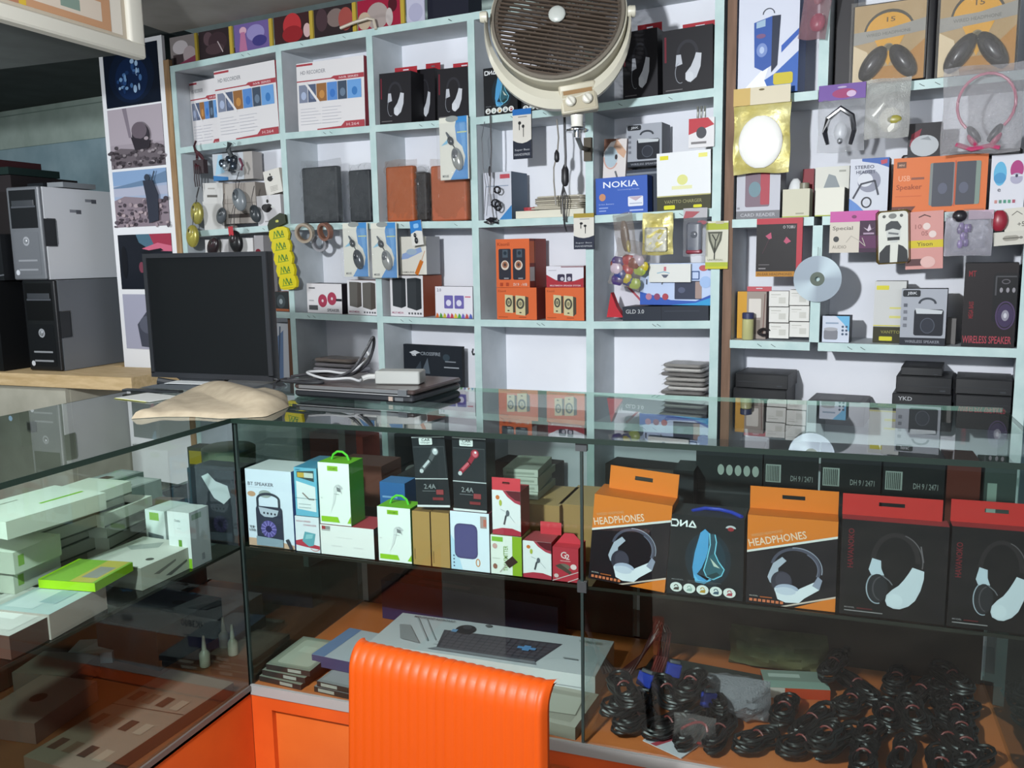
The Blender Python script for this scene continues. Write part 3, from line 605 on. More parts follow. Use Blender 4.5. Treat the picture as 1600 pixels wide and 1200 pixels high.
hang_mouse(308, 333, 1.15, 'gold computer mouse hanging by its cord, upper of the gold pair', 'a8a055', '938a45', tilt=4, cord=(305, 292), metal=.35)
hang_mouse(301, 369, 1.15, 'gold computer mouse hanging by its cord, lower of the gold pair', 'b0a650', '9c9142', n=-.05, tilt=6, cord=(306, 292), metal=.35)
hang_mouse(374, 312, 1.15, 'grey mouse with a silver rim hanging tilted in front of the grey carton', '7d8388', '565c61', tilt=-18, cord=(368, 268))
hang_mouse(346, 337, .85, 'small grey mouse hanging beside the plain white carton', '565b60', '43484c', n=-.02, tilt=25, cord=(345, 302))
hang_mouse(399, 334, .9, 'dark grey mouse hanging in front of the cube carton', '3c4145', '33373b', n=-.03, tilt=-22, cord=(392, 290))
def coilthing(name, lb, cat, fr, n, px, py, rw, rh, c_, turns=4, r=.003, seed=0, spread=.012, group=None, extra=None, rough=.4):
    x, z = fr.hit(px, py, n); o = empty(name, fr, x, n, z); tag(o, lb, cat, group); rg = random.Random(seed); mb = MB(); pts = []
    for i in range(turns * 14):
        a = 2 * math.pi * i / 14; k = 1 + .22 * math.sin(a * .37 + seed)
        pts.append((rw * k * math.cos(a), spread * math.sin(i * .9 + seed), rh * k * math.sin(a)))
    mb.tube(pts, r, M(c_, rough)); mb.build('coiled_cable', o)
    if extra: extra(o)
    return o
def _ex(o):
    mb = MB(); mb.tube([(0, -.01, .03), (-.01, -.01, .06), (-.002, -.005, .085)], .006, M('3c1a20')); mb.build('upper_tie', o)
    mb = MB(); mb.box(-.03, .035, -.005, .02, -.06, .0, M('35262b')); mb.build('dark_block', o)
    mb = MB(); [mb.tube([(-.012 + .012 * i, -.012, -.03), (-.016 + .014 * i, -.016, -.085), (-.014 + .013 * i, -.014, -.12)], .003, M('3a3136')) for i in range(3)]; mb.build('leads', o)
coilthing('cable_bundle', 'maroon cable bundle hanging from the second board above the gold mice', 'cable', W, -.02, 310, 250, .02, .035, '4a2028', 5, .004, 2, extra=_ex)
def _ex2(o):
    mb = MB(); rg = random.Random(4)
    for i in range(9): mb.ell((rg.uniform(-.045, .045), rg.uniform(-.02, .01), rg.uniform(-.03, .03)), (.018, .012, .02), M(rg.choice(['2d333b', '8f979f', '3c4550', '5a6a7c', 'c3c8cc']), .2, .5), n=8, k=5)
    mb.build('silver_webcam', o); MB().tube([(.005, 0, .03), (-.005, -.01, .06), (.006, -.01, .09)], .011, M('353b3f')).build('black_stem', o)
    MB().tube([(.05, 0, .02), (.065, 0, -.01), (.055, 0, -.03)], .006, M('6b3548')).build('maroon_loop', o)
coilthing('gadget_bundle', 'bundle of black and silver webcams hanging from the second board', 'bundle', W, -.03, 362, 256, .035, .03, '30363c', 4, .0035, 5, extra=_ex2)
# row three, corner compartment (upper part seen above the monitor)
for i, (x0, x1, yt, c_, sd, lb) in enumerate([(326, 348, 375, 'd3d1cf', 'b5b2af', 'white carton under the gold mice just above the monitor'), (350, 362, 374, 'c9c7c8', 'aaa8a9', 'small white carton just above the monitor'), (376, 400, 372, 'dcdad9', 'b9b5b4', 'white carton behind the black and red mouse'), (402, 416, 368, 'c6c3c6', '9d9a9c', 'white and red carton beside the yellow cards')]):
    S(0, 3, x0, x1, yt, 'phone_box', lb, 'box', n=.05, d=.08, face=c_, side=sd, art=[('r', 0, 0, 1, 1, c_), ('r', .2, .6, .8, .75, 'a5a2a2')] + ([('e', .4, .78, .3, .04, '8f3340')] if i == 3 else []))
hang_mouse(333, 385, 1.0, 'dark mouse hanging just above the monitor, below the gold pair', '2b2225', '3a2a2e', n=-.02, tilt=30)
hang_mouse(369, 378, 1.15, 'black mouse with a red tag hanging just above the monitor', '1e1e20', '2a2224', n=-.04, tilt=-10, cord=(369, 280))
x, z = W.hit(361, 361, -.06); o = MB().box(-.014, .014, 0, .002, -.02, .02, P('b8303a')).build('red_tag'); pose(o, W, x, -.062, z, 0, R(-5)); tag(o, 'small red paper tag on the black mouse cord', 'tag')
MB().tube([(0, .001, .02), (0, .02, .08), (0, .06, .16)], .0012, M('2c2a2c')).build('string', o)
# ---- row two: bagged garments / cases
def bagged(x0, x1, yt, lb, c_, row=2, n=.02, d=.05, film_c='8f9498', cover=.16, unit=0, seed=1, group=None, name='bagged_case', back='', extra=.0):
    y0 = rowpx(unit, row, x0); u0, _ = W.hit(x0, y0, n); u1, _ = W.hit(x1, rowpx(unit, row, x1), n); z0 = min(board_z(unit, row, u0), board_z(unit, row, u1)) + .004; _, zt = W.hit(x0, yt, n)
    u0, u1 = clampu(unit, row, u0 - .006, u1 + .006); w_, h_ = (u1 - u0) * .94, zt - z0; o = empty(name, W, (u0 + u1) / 2, n, z0); tag(o, lb, 'case', group)
    mb = MB(); mb.rbox(-w_ * .46, w_ * .46, .004, d * .8, 0, h_ * .96, noisy('cloth_' + c_, c_, c_, 20, .6, bump=.3), .01); mb.build('case_body', o)
    mb = MB(); pillow(mb, w_ * 1.04, h_ * 1.08, d + .012, film(film_c, cover, .05, .6), 14, 16, .55, seed)
    for i, v in enumerate(mb.v): mb.v[i] = (v[0], v[1] + d * .42, max(v[2], .001))
    mb.build('plastic_bag', o); return o
bagged(471, 531, 259, 'black case in clear plastic beside the corner compartment', '262a2e', group='bagged cases on the second board')
bagged(545, 580, 263, 'black case in clear plastic next to the middle upright', '22262b', seed=3, group='bagged cases on the second board')
bagged(598, 648, 258, 'orange brown case in clear plastic standing upright', 'a8552c', seed=5, film_c='b08a70', group='bagged cases on the second board')
bagged(651, 666, 266, 'black folder in clear plastic squeezed between the orange cases', '2c2624', seed=6, d=.06, group='bagged cases on the second board')
bagged(671, 731, 256, 'orange brown case in clear plastic behind the hanging mouse pack', 'a9593a', seed=8, film_c='b08a70', group='bagged cases on the second board')
# ---- mouse blister packs
def mouse_pack(dark):
    def f(o, w_, h_):
        mb = MB(); mb.box(-w_ / 2, w_ / 2, 0, .004, 0, h_, P('d9d8cc'))
        mb.art((-w_ / 2, 0, 0), (1, 0, 0), (0, 0, 1), w_, h_, [('r', 0, 0, 1, 1, 'dad9cd'), ('p', [(.62, 1), (.97, 1), (.97, 0), (.78, .08), (.92, .45), (.6, .62), (.55, .85)], '3e86c4'), ('p', [(.35, 0), (.97, 0), (.97, .22), (.6, .2)], '3e86c4'), ('p', [(.70, .9), (.9, .9), (.92, .3), (.8, .5)], '5d9bd0'),
                 ('r', .62, .74, .95, .76, 'b9c48c'), ('e', .45, .97, .22, .05, '8d9290'), ('p', [(.05, .55), (.3, .66), (.28, .58)], '7fb4cf'), ('t', 'MOUSE', .08, .04, .04, '44484c', .22)]); mb.build('backing_card', o)
        mb = MB(); T = Matrix.Translation((w_ * .16, -.012, h_ * .32)) @ Matrix.Rotation(R(-14), 4, 'Y'); c1 = '3c434a' if dark else '9a9c98'
        mb.ell((0, 0, 0), (w_ * .18, .016, h_ * .19), M(c1, .2, .3), T, 18, 12); mb.ell((0, -.004, h_ * .06), (w_ * .13, .014, h_ * .11), M('2b3036' if dark else '5d6064', .25), T); mb.build('mouse', o)
        mb = MB(); T = Matrix.Translation((-w_ * .08, -.008, h_ * .62)) @ Matrix.Rotation(R(-24), 4, 'Y'); mb.ell((0, 0, 0), (w_ * .1, .01, h_ * .075), M('2c3034', .25), T); mb.tube([(0, 0, h_ * .06), (-.004, 0, h_ * .16)], [.006, .003], M('50565c'), T); mb.tube([(0, 0, -.01), (.006, 0, -.035), (.012, 0, -.06)], .002, M('2c3034'), T); mb.build('cable_reel', o)
        mb = MB(); mb.rbox(-w_ / 2 - .002, w_ / 2 + .004, -.028, -.001, -.003, h_ * .9, film('e8eef2', .08, .06, .5), .012); mb.build('clear_blister', o)
    return f
G_ = 'mouse blister packs'
hang('mouse_pack', 'silver mouse blister pack on blue and white card hanging in front of the orange case', 'package', W, -.034, (686, 185), (733, 279), mouse_pack(False), G_)
hang('mouse_pack', 'black mouse blister pack on blue and white card, hanging next to the tape rolls', 'package', W, -.034, (535, 349), (577, 432), mouse_pack(True), G_)
hang('mouse_pack', 'silver mouse blister pack on blue and white card, hanging over the middle upright', 'package', W, -.036, (579, 349), (622, 434), mouse_pack(False), G_)
def usb(o, w_, h_):
    MB().box(-w_ / 2, w_ / 2, 0, .003, 0, h_, P('d4d2cc')).art((-w_ / 2, 0, 0), (1, 0, 0), (0, 0, 1), w_, h_, [('r', 0, 0, 1, 1, 'd5d3cd'), ('p', [(0, .5), (.5, .6), (1, .55), (1, 1), (0, 1)], '2f7ac0'), ('rr', .3, .7, .75, .88, .1, '86b8e4')]).build('card', o)
    mb = MB(); mb.ell((-w_ * .12, -.004, h_ * .42), (.006, .004, .009), M('26282c', .3)); mb.ell((-w_ * .05, -.004, h_ * .2), (.008, .005, .013), M('26282c', .3)); mb.build('dongle', o)
hang('adapter_pack', 'tiny blue and white adapter card hanging above the pen carton', 'package', W, -.012, (643, 345), (662, 383), usb, ry=R(-6))
# ---- cards and cables in the fourth column
def earcard(top, bottom):
    def f(o, w_, h_):
        q = [('r', 0, 0, 1, 1, 'd4d0c8'), ('r', 0, .88, 1, 1, top), ('p', [(0, .38), (.25, .33), (.5, .31), (.75, .33), (1, .38), (1, 0), (0, 0)], bottom), ('r', .3, .83, .78, .85, '8f8b88'), ('l', [(.36, .72), (.36, .58)], .04, '2a2a2c'), ('e', .38, .72, .08, .035, '2a2a2c'), ('l', [(.58, .64), (.58, .44)], .035, '2a2a2c'), ('e', .57, .65, .07, .035, '2a2a2c'), ('t', 'Super Bass', .1, .15, .05, 'a9acb2', .8), ('t', 'HANDSFREE', .08, .06, .05, 'a9acb2', .84)]
        MB().box(-w_ / 2, w_ / 2, 0, .006, 0, h_, P(bottom)).art((-w_ / 2, 0, 0), (1, 0, 0), (0, 0, 1), w_, h_, q).build('card', o)
    return f
hang('earphone_card', 'earphone card with blue top and navy base hanging under the fan', 'package', W, -.006, (802, 172), (832, 247), earcard('2a6cb4', '262b38'), 'earphone cards')
hang('earphone_card', 'earphone card with gold top hanging on the fourth upright', 'package', W, -.008, (897, 334), (929, 389), earcard('a08c3c', '2c3040'), 'earphone cards')
def cablehang(name, lb, n, pts, r, c_, extra=None, group=None):
    q = [W.hit(a, b_, n) for a, b_ in pts]; x0, z0 = q[0]; o = empty(name, W, x0, n, z0); tag(o, lb, 'cable', group)
    MB().tube([(x - x0, 0.004 * math.sin(i * 1.7), z - z0) for i, (x, z) in enumerate(q)], r, M(c_, .4)).build('cord', o)
    if extra: extra(o, x0, z0)
    return o
def ex1(o, x0, z0):
    mb = MB(); rg = random.Random(2)
    for (a, b_, rw, rh) in ((779, 297, .012, .012), (776, 318, .016, .014), (780, 322, .012, .018)):
        x, z = W.hit(a, b_, -.012); mb.tube([(x - x0 + rw * math.cos(t * .7), .006 * math.sin(t), z - z0 + rh * math.sin(t * .7)) for t in range(22)], .0028, M('201e24', .35))
    mb.build('coil', o)
    mb = MB(); x, z = W.hit(769, 345, -.012)
    mb.tube([(x - x0 + rg.uniform(-.03, .03), rg.uniform(-.01, .01), z - z0 + rg.uniform(-.012, .012)) for t in range(26)], .003, M('201e24', .35)); mb.build('tangle', o)
    x, z = W.hit(767, 268, -.012); MB().ell((x - x0, 0, z - z0), (.005, .005, .02), M('1d1b20')).build('plug', o)
cablehang('earphone_cable', 'long black earphone cable hanging beside the third upright with a tangled end', -.022, [(766, 180), (767, 230), (767, 268), (766, 300), (771, 340)], .0026, '26242a', ex1)
cablehang('earphone_cable', 'thin dark wire hanging next to the black earphone cable', -.008, [(757, 190), (752, 215), (755, 260), (760, 290), (756, 335)], .0012, '4a4850')
def ex2(o, x0, z0):
    x, z = W.hit(758, 421, .06); MB().box(x - x0 - .006, x - x0 + .006, -.003, .003, z - z0 - .012, z - z0 + .01, M('2f2a33')).build('plug', o)
cablehang('hanging_wire', 'thin wire with a small plug hanging beside the orange speaker cartons', .06, [(752, 352), (757, 385), (758, 415)], .0014, '4d4450', ex2)
S(0, 2, 757, 800, 271, 'charger_carton', 'white carton with a red label behind the tangled earphone cable', 'box', n=.03, d=.13, face='c9cbd4', side='536173', art=[('r', 0, 0, 1, 1, 'c6c8d2'), ('r', .6, .86, .95, .95, 'b8505a'), ('r', .1, .7, .9, .72, '8d96a8'), ('p', [(.55, 0), (1, 0), (1, .3)], '3f7fb8'), ('r', .15, .3, .5, .55, 'a8aab4')])
def plug_adapters():
    for i, (pts, r, c_, lb, plug) in enumerate([([(870, 186), (872, 215), (871, 240), (866, 262), (865, 283), (868, 320)], .0028, '8d8880', 'pale cable with black plugs hanging under the fan', (870, 243, .009, .02)), ([(882, 178), (882, 215), (884, 245), (884, 262)], .0045, '2a282c', 'thick black cable with a long plug hanging under the fan', (883, 272, .013, .036))]):
        def ex(o, x0, z0, plug=plug):
            x, z = W.hit(plug[0], plug[1], -.02); T = Matrix.Translation((x - x0, 0, z - z0))
            MB().lathe([(.003, plug[3]), (plug[2], plug[3] * .4), (plug[2] * 1.05, -plug[3] * .7), (plug[2] * .7, -plug[3] * 1.1), (.003, -plug[3] * 1.2)], M('232226', .4), T, 12).build('plug', o)
        cablehang('plug_cable', lb, -.02, pts, r, c_, ex)
plug_adapters()
cablehang('black_leads', 'loose black leads dangling over the third board below the disc pouches', -.012, [(880, 290), (878, 320), (882, 350), (886, 362)], .003, '262428', lambda o, a, b_: [MB().tube([(0, 0, 0), (.01 * k, -.004, -.05), (.006 * k, -.004, -.11 - .01 * k)], .002, M('2b292c')).build('lead', o) for k in (-1, 1, 2)])
def pouches(name, lb, fr, n, pc, w_, d_, count, z, cols, seed=0, group=None, cat='pouches', fr_hit=True, th=.004):
    """stack of thin plastic pouches, each one its own object"""
    rg = random.Random(seed); x, _ = fr.hit(pc[0], pc[1], n)
    for i in range(count):
        ww, dd = w_ * rg.uniform(.82, 1.0), d_ * rg.uniform(.85, 1); mb = MB(); mb.rbox(-ww / 2, ww / 2, -dd / 2, dd / 2, 0, th * .86, M(rg.choice(cols), .35), .02)
        o = mb.build(name); pose(o, fr, x + rg.uniform(-.018, .018), n + d_ * .5 + rg.uniform(-.005, .005), z + i * th, R(rg.uniform(-5, 5))); tag(o, lb, cat, group)
x3, _ = W.hit(870, 340, .02); z3 = board_z(0, 2, x3)
S(0, 2, 806, 912, 331, 'cream_tray', 'flat cream carton lying under the disc pouches and red bowl', 'box', n=.012, d=.15, face='d8d4c4', side='c4bfae')
z3b = z3 + .024
pouches('disc_pouch', 'dark plastic disc pouch in the pile under the fan cables', W, .02, (868, 320), .22, .13, 8, z3b, ['6d6860', '8d867a', 'a59e90', 'c0b9a8', '57524c'], 3, 'disc pouches under the fan cables', 'pouch', th=.007)
x, _ = W.hit(824, 328, .015); mb = MB(); mb.lathe([(.012, 0), (.022, .004), (.024, .016), (.020, .016), (.012, .006)], M('a83840', .35)); o = mb.build('red_bowl'); pose(o, W, x, .035, z3b + .0005); tag(o, 'small round red dish on the cream carton', 'dish')
# ---- fifth column, second row
S(0, 2, 930, 1012, 280, 'blue_phone_box', 'blue carton with large white brand lettering', 'box', n=.006, d=.05, face='3a5cae', side='2c4789', top='4a6cbc',
  art=[('r', 0, 0, 1, 1, '3d5fb2'), ('t', 'NOKIA', .15, .72, .17, 'e3e7f2', .68), ('t', 'Connecting People', .43, .62, .05, '8fa3d6', .42), ('e', .13, .47, .065, .10, 'c08a6a'), ('t', 'Li-Ion Battery', .06, .25, .045, '9fb2e0', .30), ('r', .06, .16, .24, .19, '8fa3d6'), ('r', .06, .08, .2, .11, '8fa3d6'), ('rr', .63, .18, .92, .45, .02, 'dcdfe8'), ('p', [(.64, .44), (.91, .44), (.78, .32)], 'b9a7b4'), ('r', .66, .24, .9, .27, 'a9b2c8'), ('r', .66, .05, .92, .09, 'a9b8e2')])
S(0, 2, 979, 1038, 267, 'dark_carton', 'dark blue grey carton behind the blue phone carton', 'box', n=.07, d=.1, face='3a414e', side='2b303a', art=[('r', 0, 0, 1, 1, '39404d'), ('r', 0, .88, 1, .93, '7c828c')])
box_at('speaker_carton', 'grey bluetooth speaker carton stacked on the dark carton', 'box', W, .075, (979, 262), (1034, 258), 196, .09, face='a3a7b0', side='565a63', art=spk_box(), base=None)
box_at('bulb_camera_box', 'white carton with a round camera picture standing behind the blue carton', 'box', W, .06, (935, 318), (975, 318), 218, .07, face='d9d2d0', side='9d8f8c', art=[('r', 0, 0, 1, 1, 'dcd5d2'), ('p', [(0, 1), (0, .8), (.3, .95), (.75, 1)], '7a5648'), ('p', [(.55, 1), (1, .8), (.9, .7), (.4, .85)], 'cfa88e'), ('e', .33, .72, .3, .16, 'aebfc8'), ('o', .33, .72, .34, .19, .06, 'c9a196', 180, 330), ('e', .56, .72, .06, .04, '3a3336'), ('l', [(.55, .5), (.7, .35), (.6, .15)], .08, '6a6c70')])
S(0, 2, 1027, 1112, 241, 'white_yellow_box', 'large white carton with yellow print and dark base by the brown post', 'box', n=.012, d=.1, face='e4e6e8', side='8f8f86', art=yw_box())
def redwhite(o, w_, h_):
    MB().box(-w_ / 2, w_ / 2, 0, .008, 0, h_ * .72, P('dcdadc')).art((-w_ / 2, 0, 0), (1, 0, 0), (0, 0, 1), w_, h_ * .72, [('r', 0, 0, 1, 1, 'dedcde'), ('p', [(0, .45), (1, .75), (.75, 1), (0, 1)], 'b83f48'), ('e', .5, .5, .2, .2, '4a4a50'), ('r', .1, .12, .7, .2, '7d7a7c')]).build('card', o)
    mb = MB(); [mb.tube([(-.012 + .012 * i, -.004, h_ * .72), (-.01 + .011 * i, -.006, h_ * .86), (-.013 + .012 * i, 0, h_)], .004, M('8f918c', .25, .4)) for i in range(3)]; mb.build('clip', o)
hang('gadget_card', 'red and white gadget card hanging above the white and yellow carton', 'package', W, -.004, (1078, 169), (1117, 229), redwhite)
# ---- row three
def yellow_cards():
    x, z = W.hit(434, 350, -.03); root = empty('sachet_strip', W, x, -.03, z, 0, R(-4)); tag(root, 'strip of yellow sachets with green print hanging in front of the first upright', 'package')
    mb = MB(); mb.prism([(-.055, -.025), (.05, .0), (.05, .035), (.02, .045), (-.045, .02), (-.058, .0)], -.003, .004, P('2c3420')); mb.ell((0, -.003, .012), (.01, .003, .007), P('c9c86a'), n=8, k=4); mb.build('header_card', root)
    for i in range(5):
        w_ = .112 - .003 * i; x0 = -.056 + .008 * i; zc = -.045 - i * .052; pts = []
        for k in range(12): a = 2 * math.pi * k / 12; pts.append((x0 + w_ * .5 + w_ * .53 * math.cos(a) * (1 if abs(math.cos(a)) < .8 else .97), zc + .032 * (1 if math.sin(a) > 0 else 1) * max(-1, min(1, 1.5 * math.sin(a)))))
        mb = MB(); mb.prism(pts, -.002 - .0012 * i, .010, P('d8c81c'))
        mb.art((x0, -.0022 - .0012 * i, zc - .03), (1, 0, 0), (0, 0, 1), w_, .06, [('l', [(.25, .3), (.3, .75), (.42, .35), (.45, .8), (.55, .4)], .035, '4f8a2e'), ('l', [(.5, .75), (.6, .3), (.7, .75), (.75, .4), (.66, .5)], .035, '3f7a34'), ('l', [(.2, .25), (.8, .3)], .03, '6f9a2e'), ('l', [(.0, .05), (1, .1)], .012, '9a8a20')]); mb.build('sachet', root)
yellow_cards()
S(0, 3, 430, 452, 456, 'camera_box', 'dark carton with a lens picture under the yellow sachets', 'box', n=.02, d=.07, face='2b2f31', side='a05a40', art=[('r', 0, 0, 1, 1, '2b2f31'), ('e', .45, .5, .3, .35, '3f474b'), ('e', .45, .5, .12, .14, '8a9498'), ('r', 0, 0, 1, .12, 'a5603f')])
def tape(px, py, rad, lb, c_, c2, n=-.034, yaw=30, tilt=10):
    x, z = W.hit(px, py, n); mb = MB(); ri, w_ = rad * .8, .022; rg_ = []
    prof = [(ri, 0), (rad, 0), (rad, w_), (ri, w_)]
    rings = []
    for k in range(37):
        a = 2 * math.pi * k / 36; rings.append([(r * math.cos(a), y - w_ / 2, r * math.sin(a)) for r, y in prof])
    mb.loft(rings, M(c_, .3, 0, .3)); rings2 = [[(r * math.cos(2 * math.pi * k / 36), y - w_ / 2, r * math.sin(2 * math.pi * k / 36)) for r, y in [(ri - .004, .001), (ri + .0002, .001), (ri + .0002, w_ - .001), (ri - .004, w_ - .001)]] for k in range(37)]
    mb.loft(rings2, M(c2, .6)); o = mb.build('tape_roll'); pose(o, W, x, n, z, R(yaw), 0, R(tilt)); tag(o, lb, 'tape', 'tape rolls hanging beside the yellow sachets'); return o
tape(476, 364, .042, 'clear beige tape roll hanging right beside the yellow sachets', 'a89c8c', '8f7a66', yaw=12)
tape(508, 362, .038, 'brown tape roll hanging between the clear one and the mouse pack', '8a6254', '76503f', n=-.034, yaw=-10)
tape(500, 380, .036, 'grey tape roll hanging lower, half behind the brown one', '9c9ca2', '84848a', n=.04, yaw=8)
S(0, 3, 481, 535, 443, 'red_disc_box', 'white and black carton with two pink red discs printed on it', 'box', n=.012, d=.09, face='d8d5d8', side='26242a', art=[('r', 0, 0, 1, 1, 'dad7da'), ('e', .45, .42, .13, .22, 'a33a52'), ('e', .45, .42, .03, .05, 'd8c4ca'), ('e', .72, .5, .13, .22, 'a33a52'), ('e', .72, .5, .03, .05, 'd8c4ca'), ('r', .05, .1, .31, .26, '4f5054'), ('t', 'SPEAKER', .58, .06, .1, '55565a', .34), ('r', .06, .82, .24, .87, '6d6e72'), ('r', .84, .42, 1, .5, '26242a'), ('r', .06, .4, .2, .44, 'a5a5aa')])
def dual(c_, c2): return [('r', 0, 0, 1, 1, 'd8d6d9'), ('p', [(.07, .25), (.07, .95), (.3, .95), (.48, .93), (.48, .25), (.34, .2)], c_), ('p', [(.33, .2), (.48, .25), (.48, .93), (.35, .95)], c2), ('p', [(.52, .22), (.52, .93), (.78, .95), (.95, .9), (.95, .2), (.8, .15)], c_), ('p', [(.79, .15), (.95, .2), (.95, .92), (.8, .95)], c2), ('t', 'MULTI MEDIA', .05, .06, .05, 'a4607a', .35), ('r', .55, .05, .60, .10, '55565a'), ('r', .64, .05, .69, .10, '55565a'), ('r', .73, .05, .78, .10, '55565a'), ('r', .82, .05, .87, .10, '55565a'), ('r', .9, .05, .95, .10, '55565a')]
S(0, 3, 544, 590, 438, 'twin_speaker_box', 'white carton showing two brown grey speakers beside the red disc carton', 'box', n=.012, d=.08, face='d8d6d9', side='a05a40', art=dual('5d5a56', '4a4440'), group='twin speaker cartons')
S(0, 3, 611, 662, 431, 'twin_speaker_box', 'white carton showing two black speakers with a brown side', 'box', n=.02, d=.14, face='d8d6d9', side='8e4a34', art=dual('33373b', '272b2f'), group='twin speaker cartons')
S(0, 3, 681, 739, 448, 'colour_speaker_box', 'small white carton with two purple speakers and a rainbow edge', 'box', n=.012, d=.06, face='dcdae0', side='9a9aa4', art=[('r', 0, 0, 1, 1, 'dddbe2'), ('rr', .24, .3, .48, .72, .02, '6a62a4'), ('rr', .52, .3, .77, .72, .02, '6a62a4'), ('e', .36, .48, .07, .1, 'd3d1e4'), ('e', .64, .48, .07, .1, 'd3d1e4'), ('t', '2.0', .05, .84, .1, '7a7884'), ('r', .8, .66, .95, .7, 'c46a80')] + [('p', [(.0 + .1 * i, 0), (.1 + .1 * i, 0), (.08 + .1 * i, .1), (.04 + .1 * i, .16)], c_) for i, c_ in enumerate(['c4642c', '4f8f3c', 'b9a838', '8a4fa0', 'b8404c', 'c8b43c', '4f9a4c', '6a5fb0', 'b8504c', '5060a8'])])
box_at('pen_box', 'white carton with an orange pen picture standing on the black speaker carton', 'box', W, .03, (626, 429), (667, 429), 370, .1, face='d9d6cc', side='9b9ca0', art=[('r', 0, 0, 1, 1, 'dad7cd'), ('p', [(.1, .55), (.8, .72), (.85, .6), (.3, .42), (.05, .4)], '8fa5cf'), ('e', .45, .6, .2, .08, '9fb2c4'), ('l', [(.62, .02), (.82, .35)], .14, 'c9722c'), ('l', [(.8, .33), (.95, .62)], .02, 'c08a5c'), ('t', 'SAMSUNG', .08, .04, .045, '6d6a66', .45)])
def spk_or(lbl):
    return [('r', 0, 0, 1, 1, 'd0653a'), ('t', 'Kisonli', .05, .86, .07, '8a3a22', .36)] + [q for k in (0, 1) for q in [('rr', .08 + .43 * k, .16, .45 + .43 * k, .80, .04, '2f2f38'), ('e', .27 + .41 * k, .46, .12, .1, 'cfc3b6'), ('e', .27 + .41 * k, .47, .085, .07, '9a6a52'), ('e', .27 + .41 * k, .47, .04, .035, '4a3a38'), ('r', .2 + .43 * k, .62, .36 + .43 * k, .78, '4a5560'), ('e', .28 + .43 * k, .71, .05, .04, '25313c'), ('r', .24 + .43 * k, .175, .38 + .43 * k, .2, '8c8c92')]] + [('t', 'SV.9', .52, .03, .06, 'd8bdb0', .17), ('t', '-V8', .76, .03, .06, 'd8bdb0', .17), ('r', .12, .03, .2, .1, 'a8452a'), ('r', .3, .03, .38, .1, 'a8452a')]
def spk_or2(): return [('r', 0, 0, 1, 1, 'd0653a'), ('t', 'Kisonli', .04, .86, .07, '94452c', .2), ('p', [(.21, .22), (.21, .78), (.41, .76), (.41, .2)], 'c4bb92'), ('r', .41, .22, .47, .74, '4a4238'), ('p', [(.48, .16), (.48, .76), (.72, .73), (.72, .12)], 'c4bb92'), ('p', [(.72, .12), (.80, .2), (.80, .7), (.72, .73)], '4a4238'), ('o', .31, .54, .08, .15, .04, '4a4a42'), ('e', .31, .54, .03, .06, '7a7460'), ('o', .60, .5, .1, .17, .045, '4a4a42'), ('e', .60, .5, .04, .07, '8d8668'), ('e', .3, .28, .03, .02, '3a3630'), ('e', .6, .22, .03, .02, '3a3630'), ('r', .04, .06, .28, .09, 'a8502e'), ('r', .56, .06, .74, .09, 'a8502e')]
S(0, 3, 777, 839, 450, 'orange_speaker_box', 'wide orange speaker carton with cream speakers, under the tall orange carton', 'box', n=.012, d=.12, face='d0653a', side='7c3530', art=spk_or2(), group='orange speaker cartons')
S(0, 3, 853, 913, 450, 'orange_speaker_box', 'wide orange speaker carton with cream speakers, under the red and white carton', 'box', n=.012, d=.12, face='d0653a', side='7c3530', art=spk_or2(), group='orange speaker cartons')
box_at('orange_speaker_box', 'tall orange speaker carton with two dark speakers on top of the wide one', 'box', W, .012, (776, 449), (828, 448.5), 374, .14, face='d0653a', side='86362f', art=spk_or(1), group='orange speaker cartons', level=True,
       sart=[('r', 0, 0, 1, 1, '86362f'), ('r', 0, .5, .35, .95, 'd0653a'), ('r', 0, .13, .28, .42, 'c4bcbc'), ('r', .28, 0, .33, 1, '5a2622')])
box_at('red_white_box', 'red and white speaker carton on the wide orange one next to the upright', 'box', W, .012, (854, 449), (912, 448.5), 416, .12, face='d6d4dc', side='7c3530', level=True, art=[('r', 0, 0, 1, 1, 'd6d4dc'), ('p', [(0, 0), (1, 0), (1, .45), (.75, .3), (.5, .26), (.25, .35), (0, .6)], 'a2313c'), ('rr', .3, .28, .5, .62, .04, '3a3448'), ('rr', .54, .28, .7, .64, .02, '3a3448'), ('e', .43, .4, .05, .09, 'b8b4c0'), ('e', .62, .4, .05, .1, 'b8b4c0'), ('t', 'MULTIMEDIA SPEAKER SYSTEM', .1, .05, .07, 'd9c4c8', .82), ('r', .4, .94, 1, .98, '7c3f48'), ('r', .06, .78, .28, .82, 'b4b2bc')])
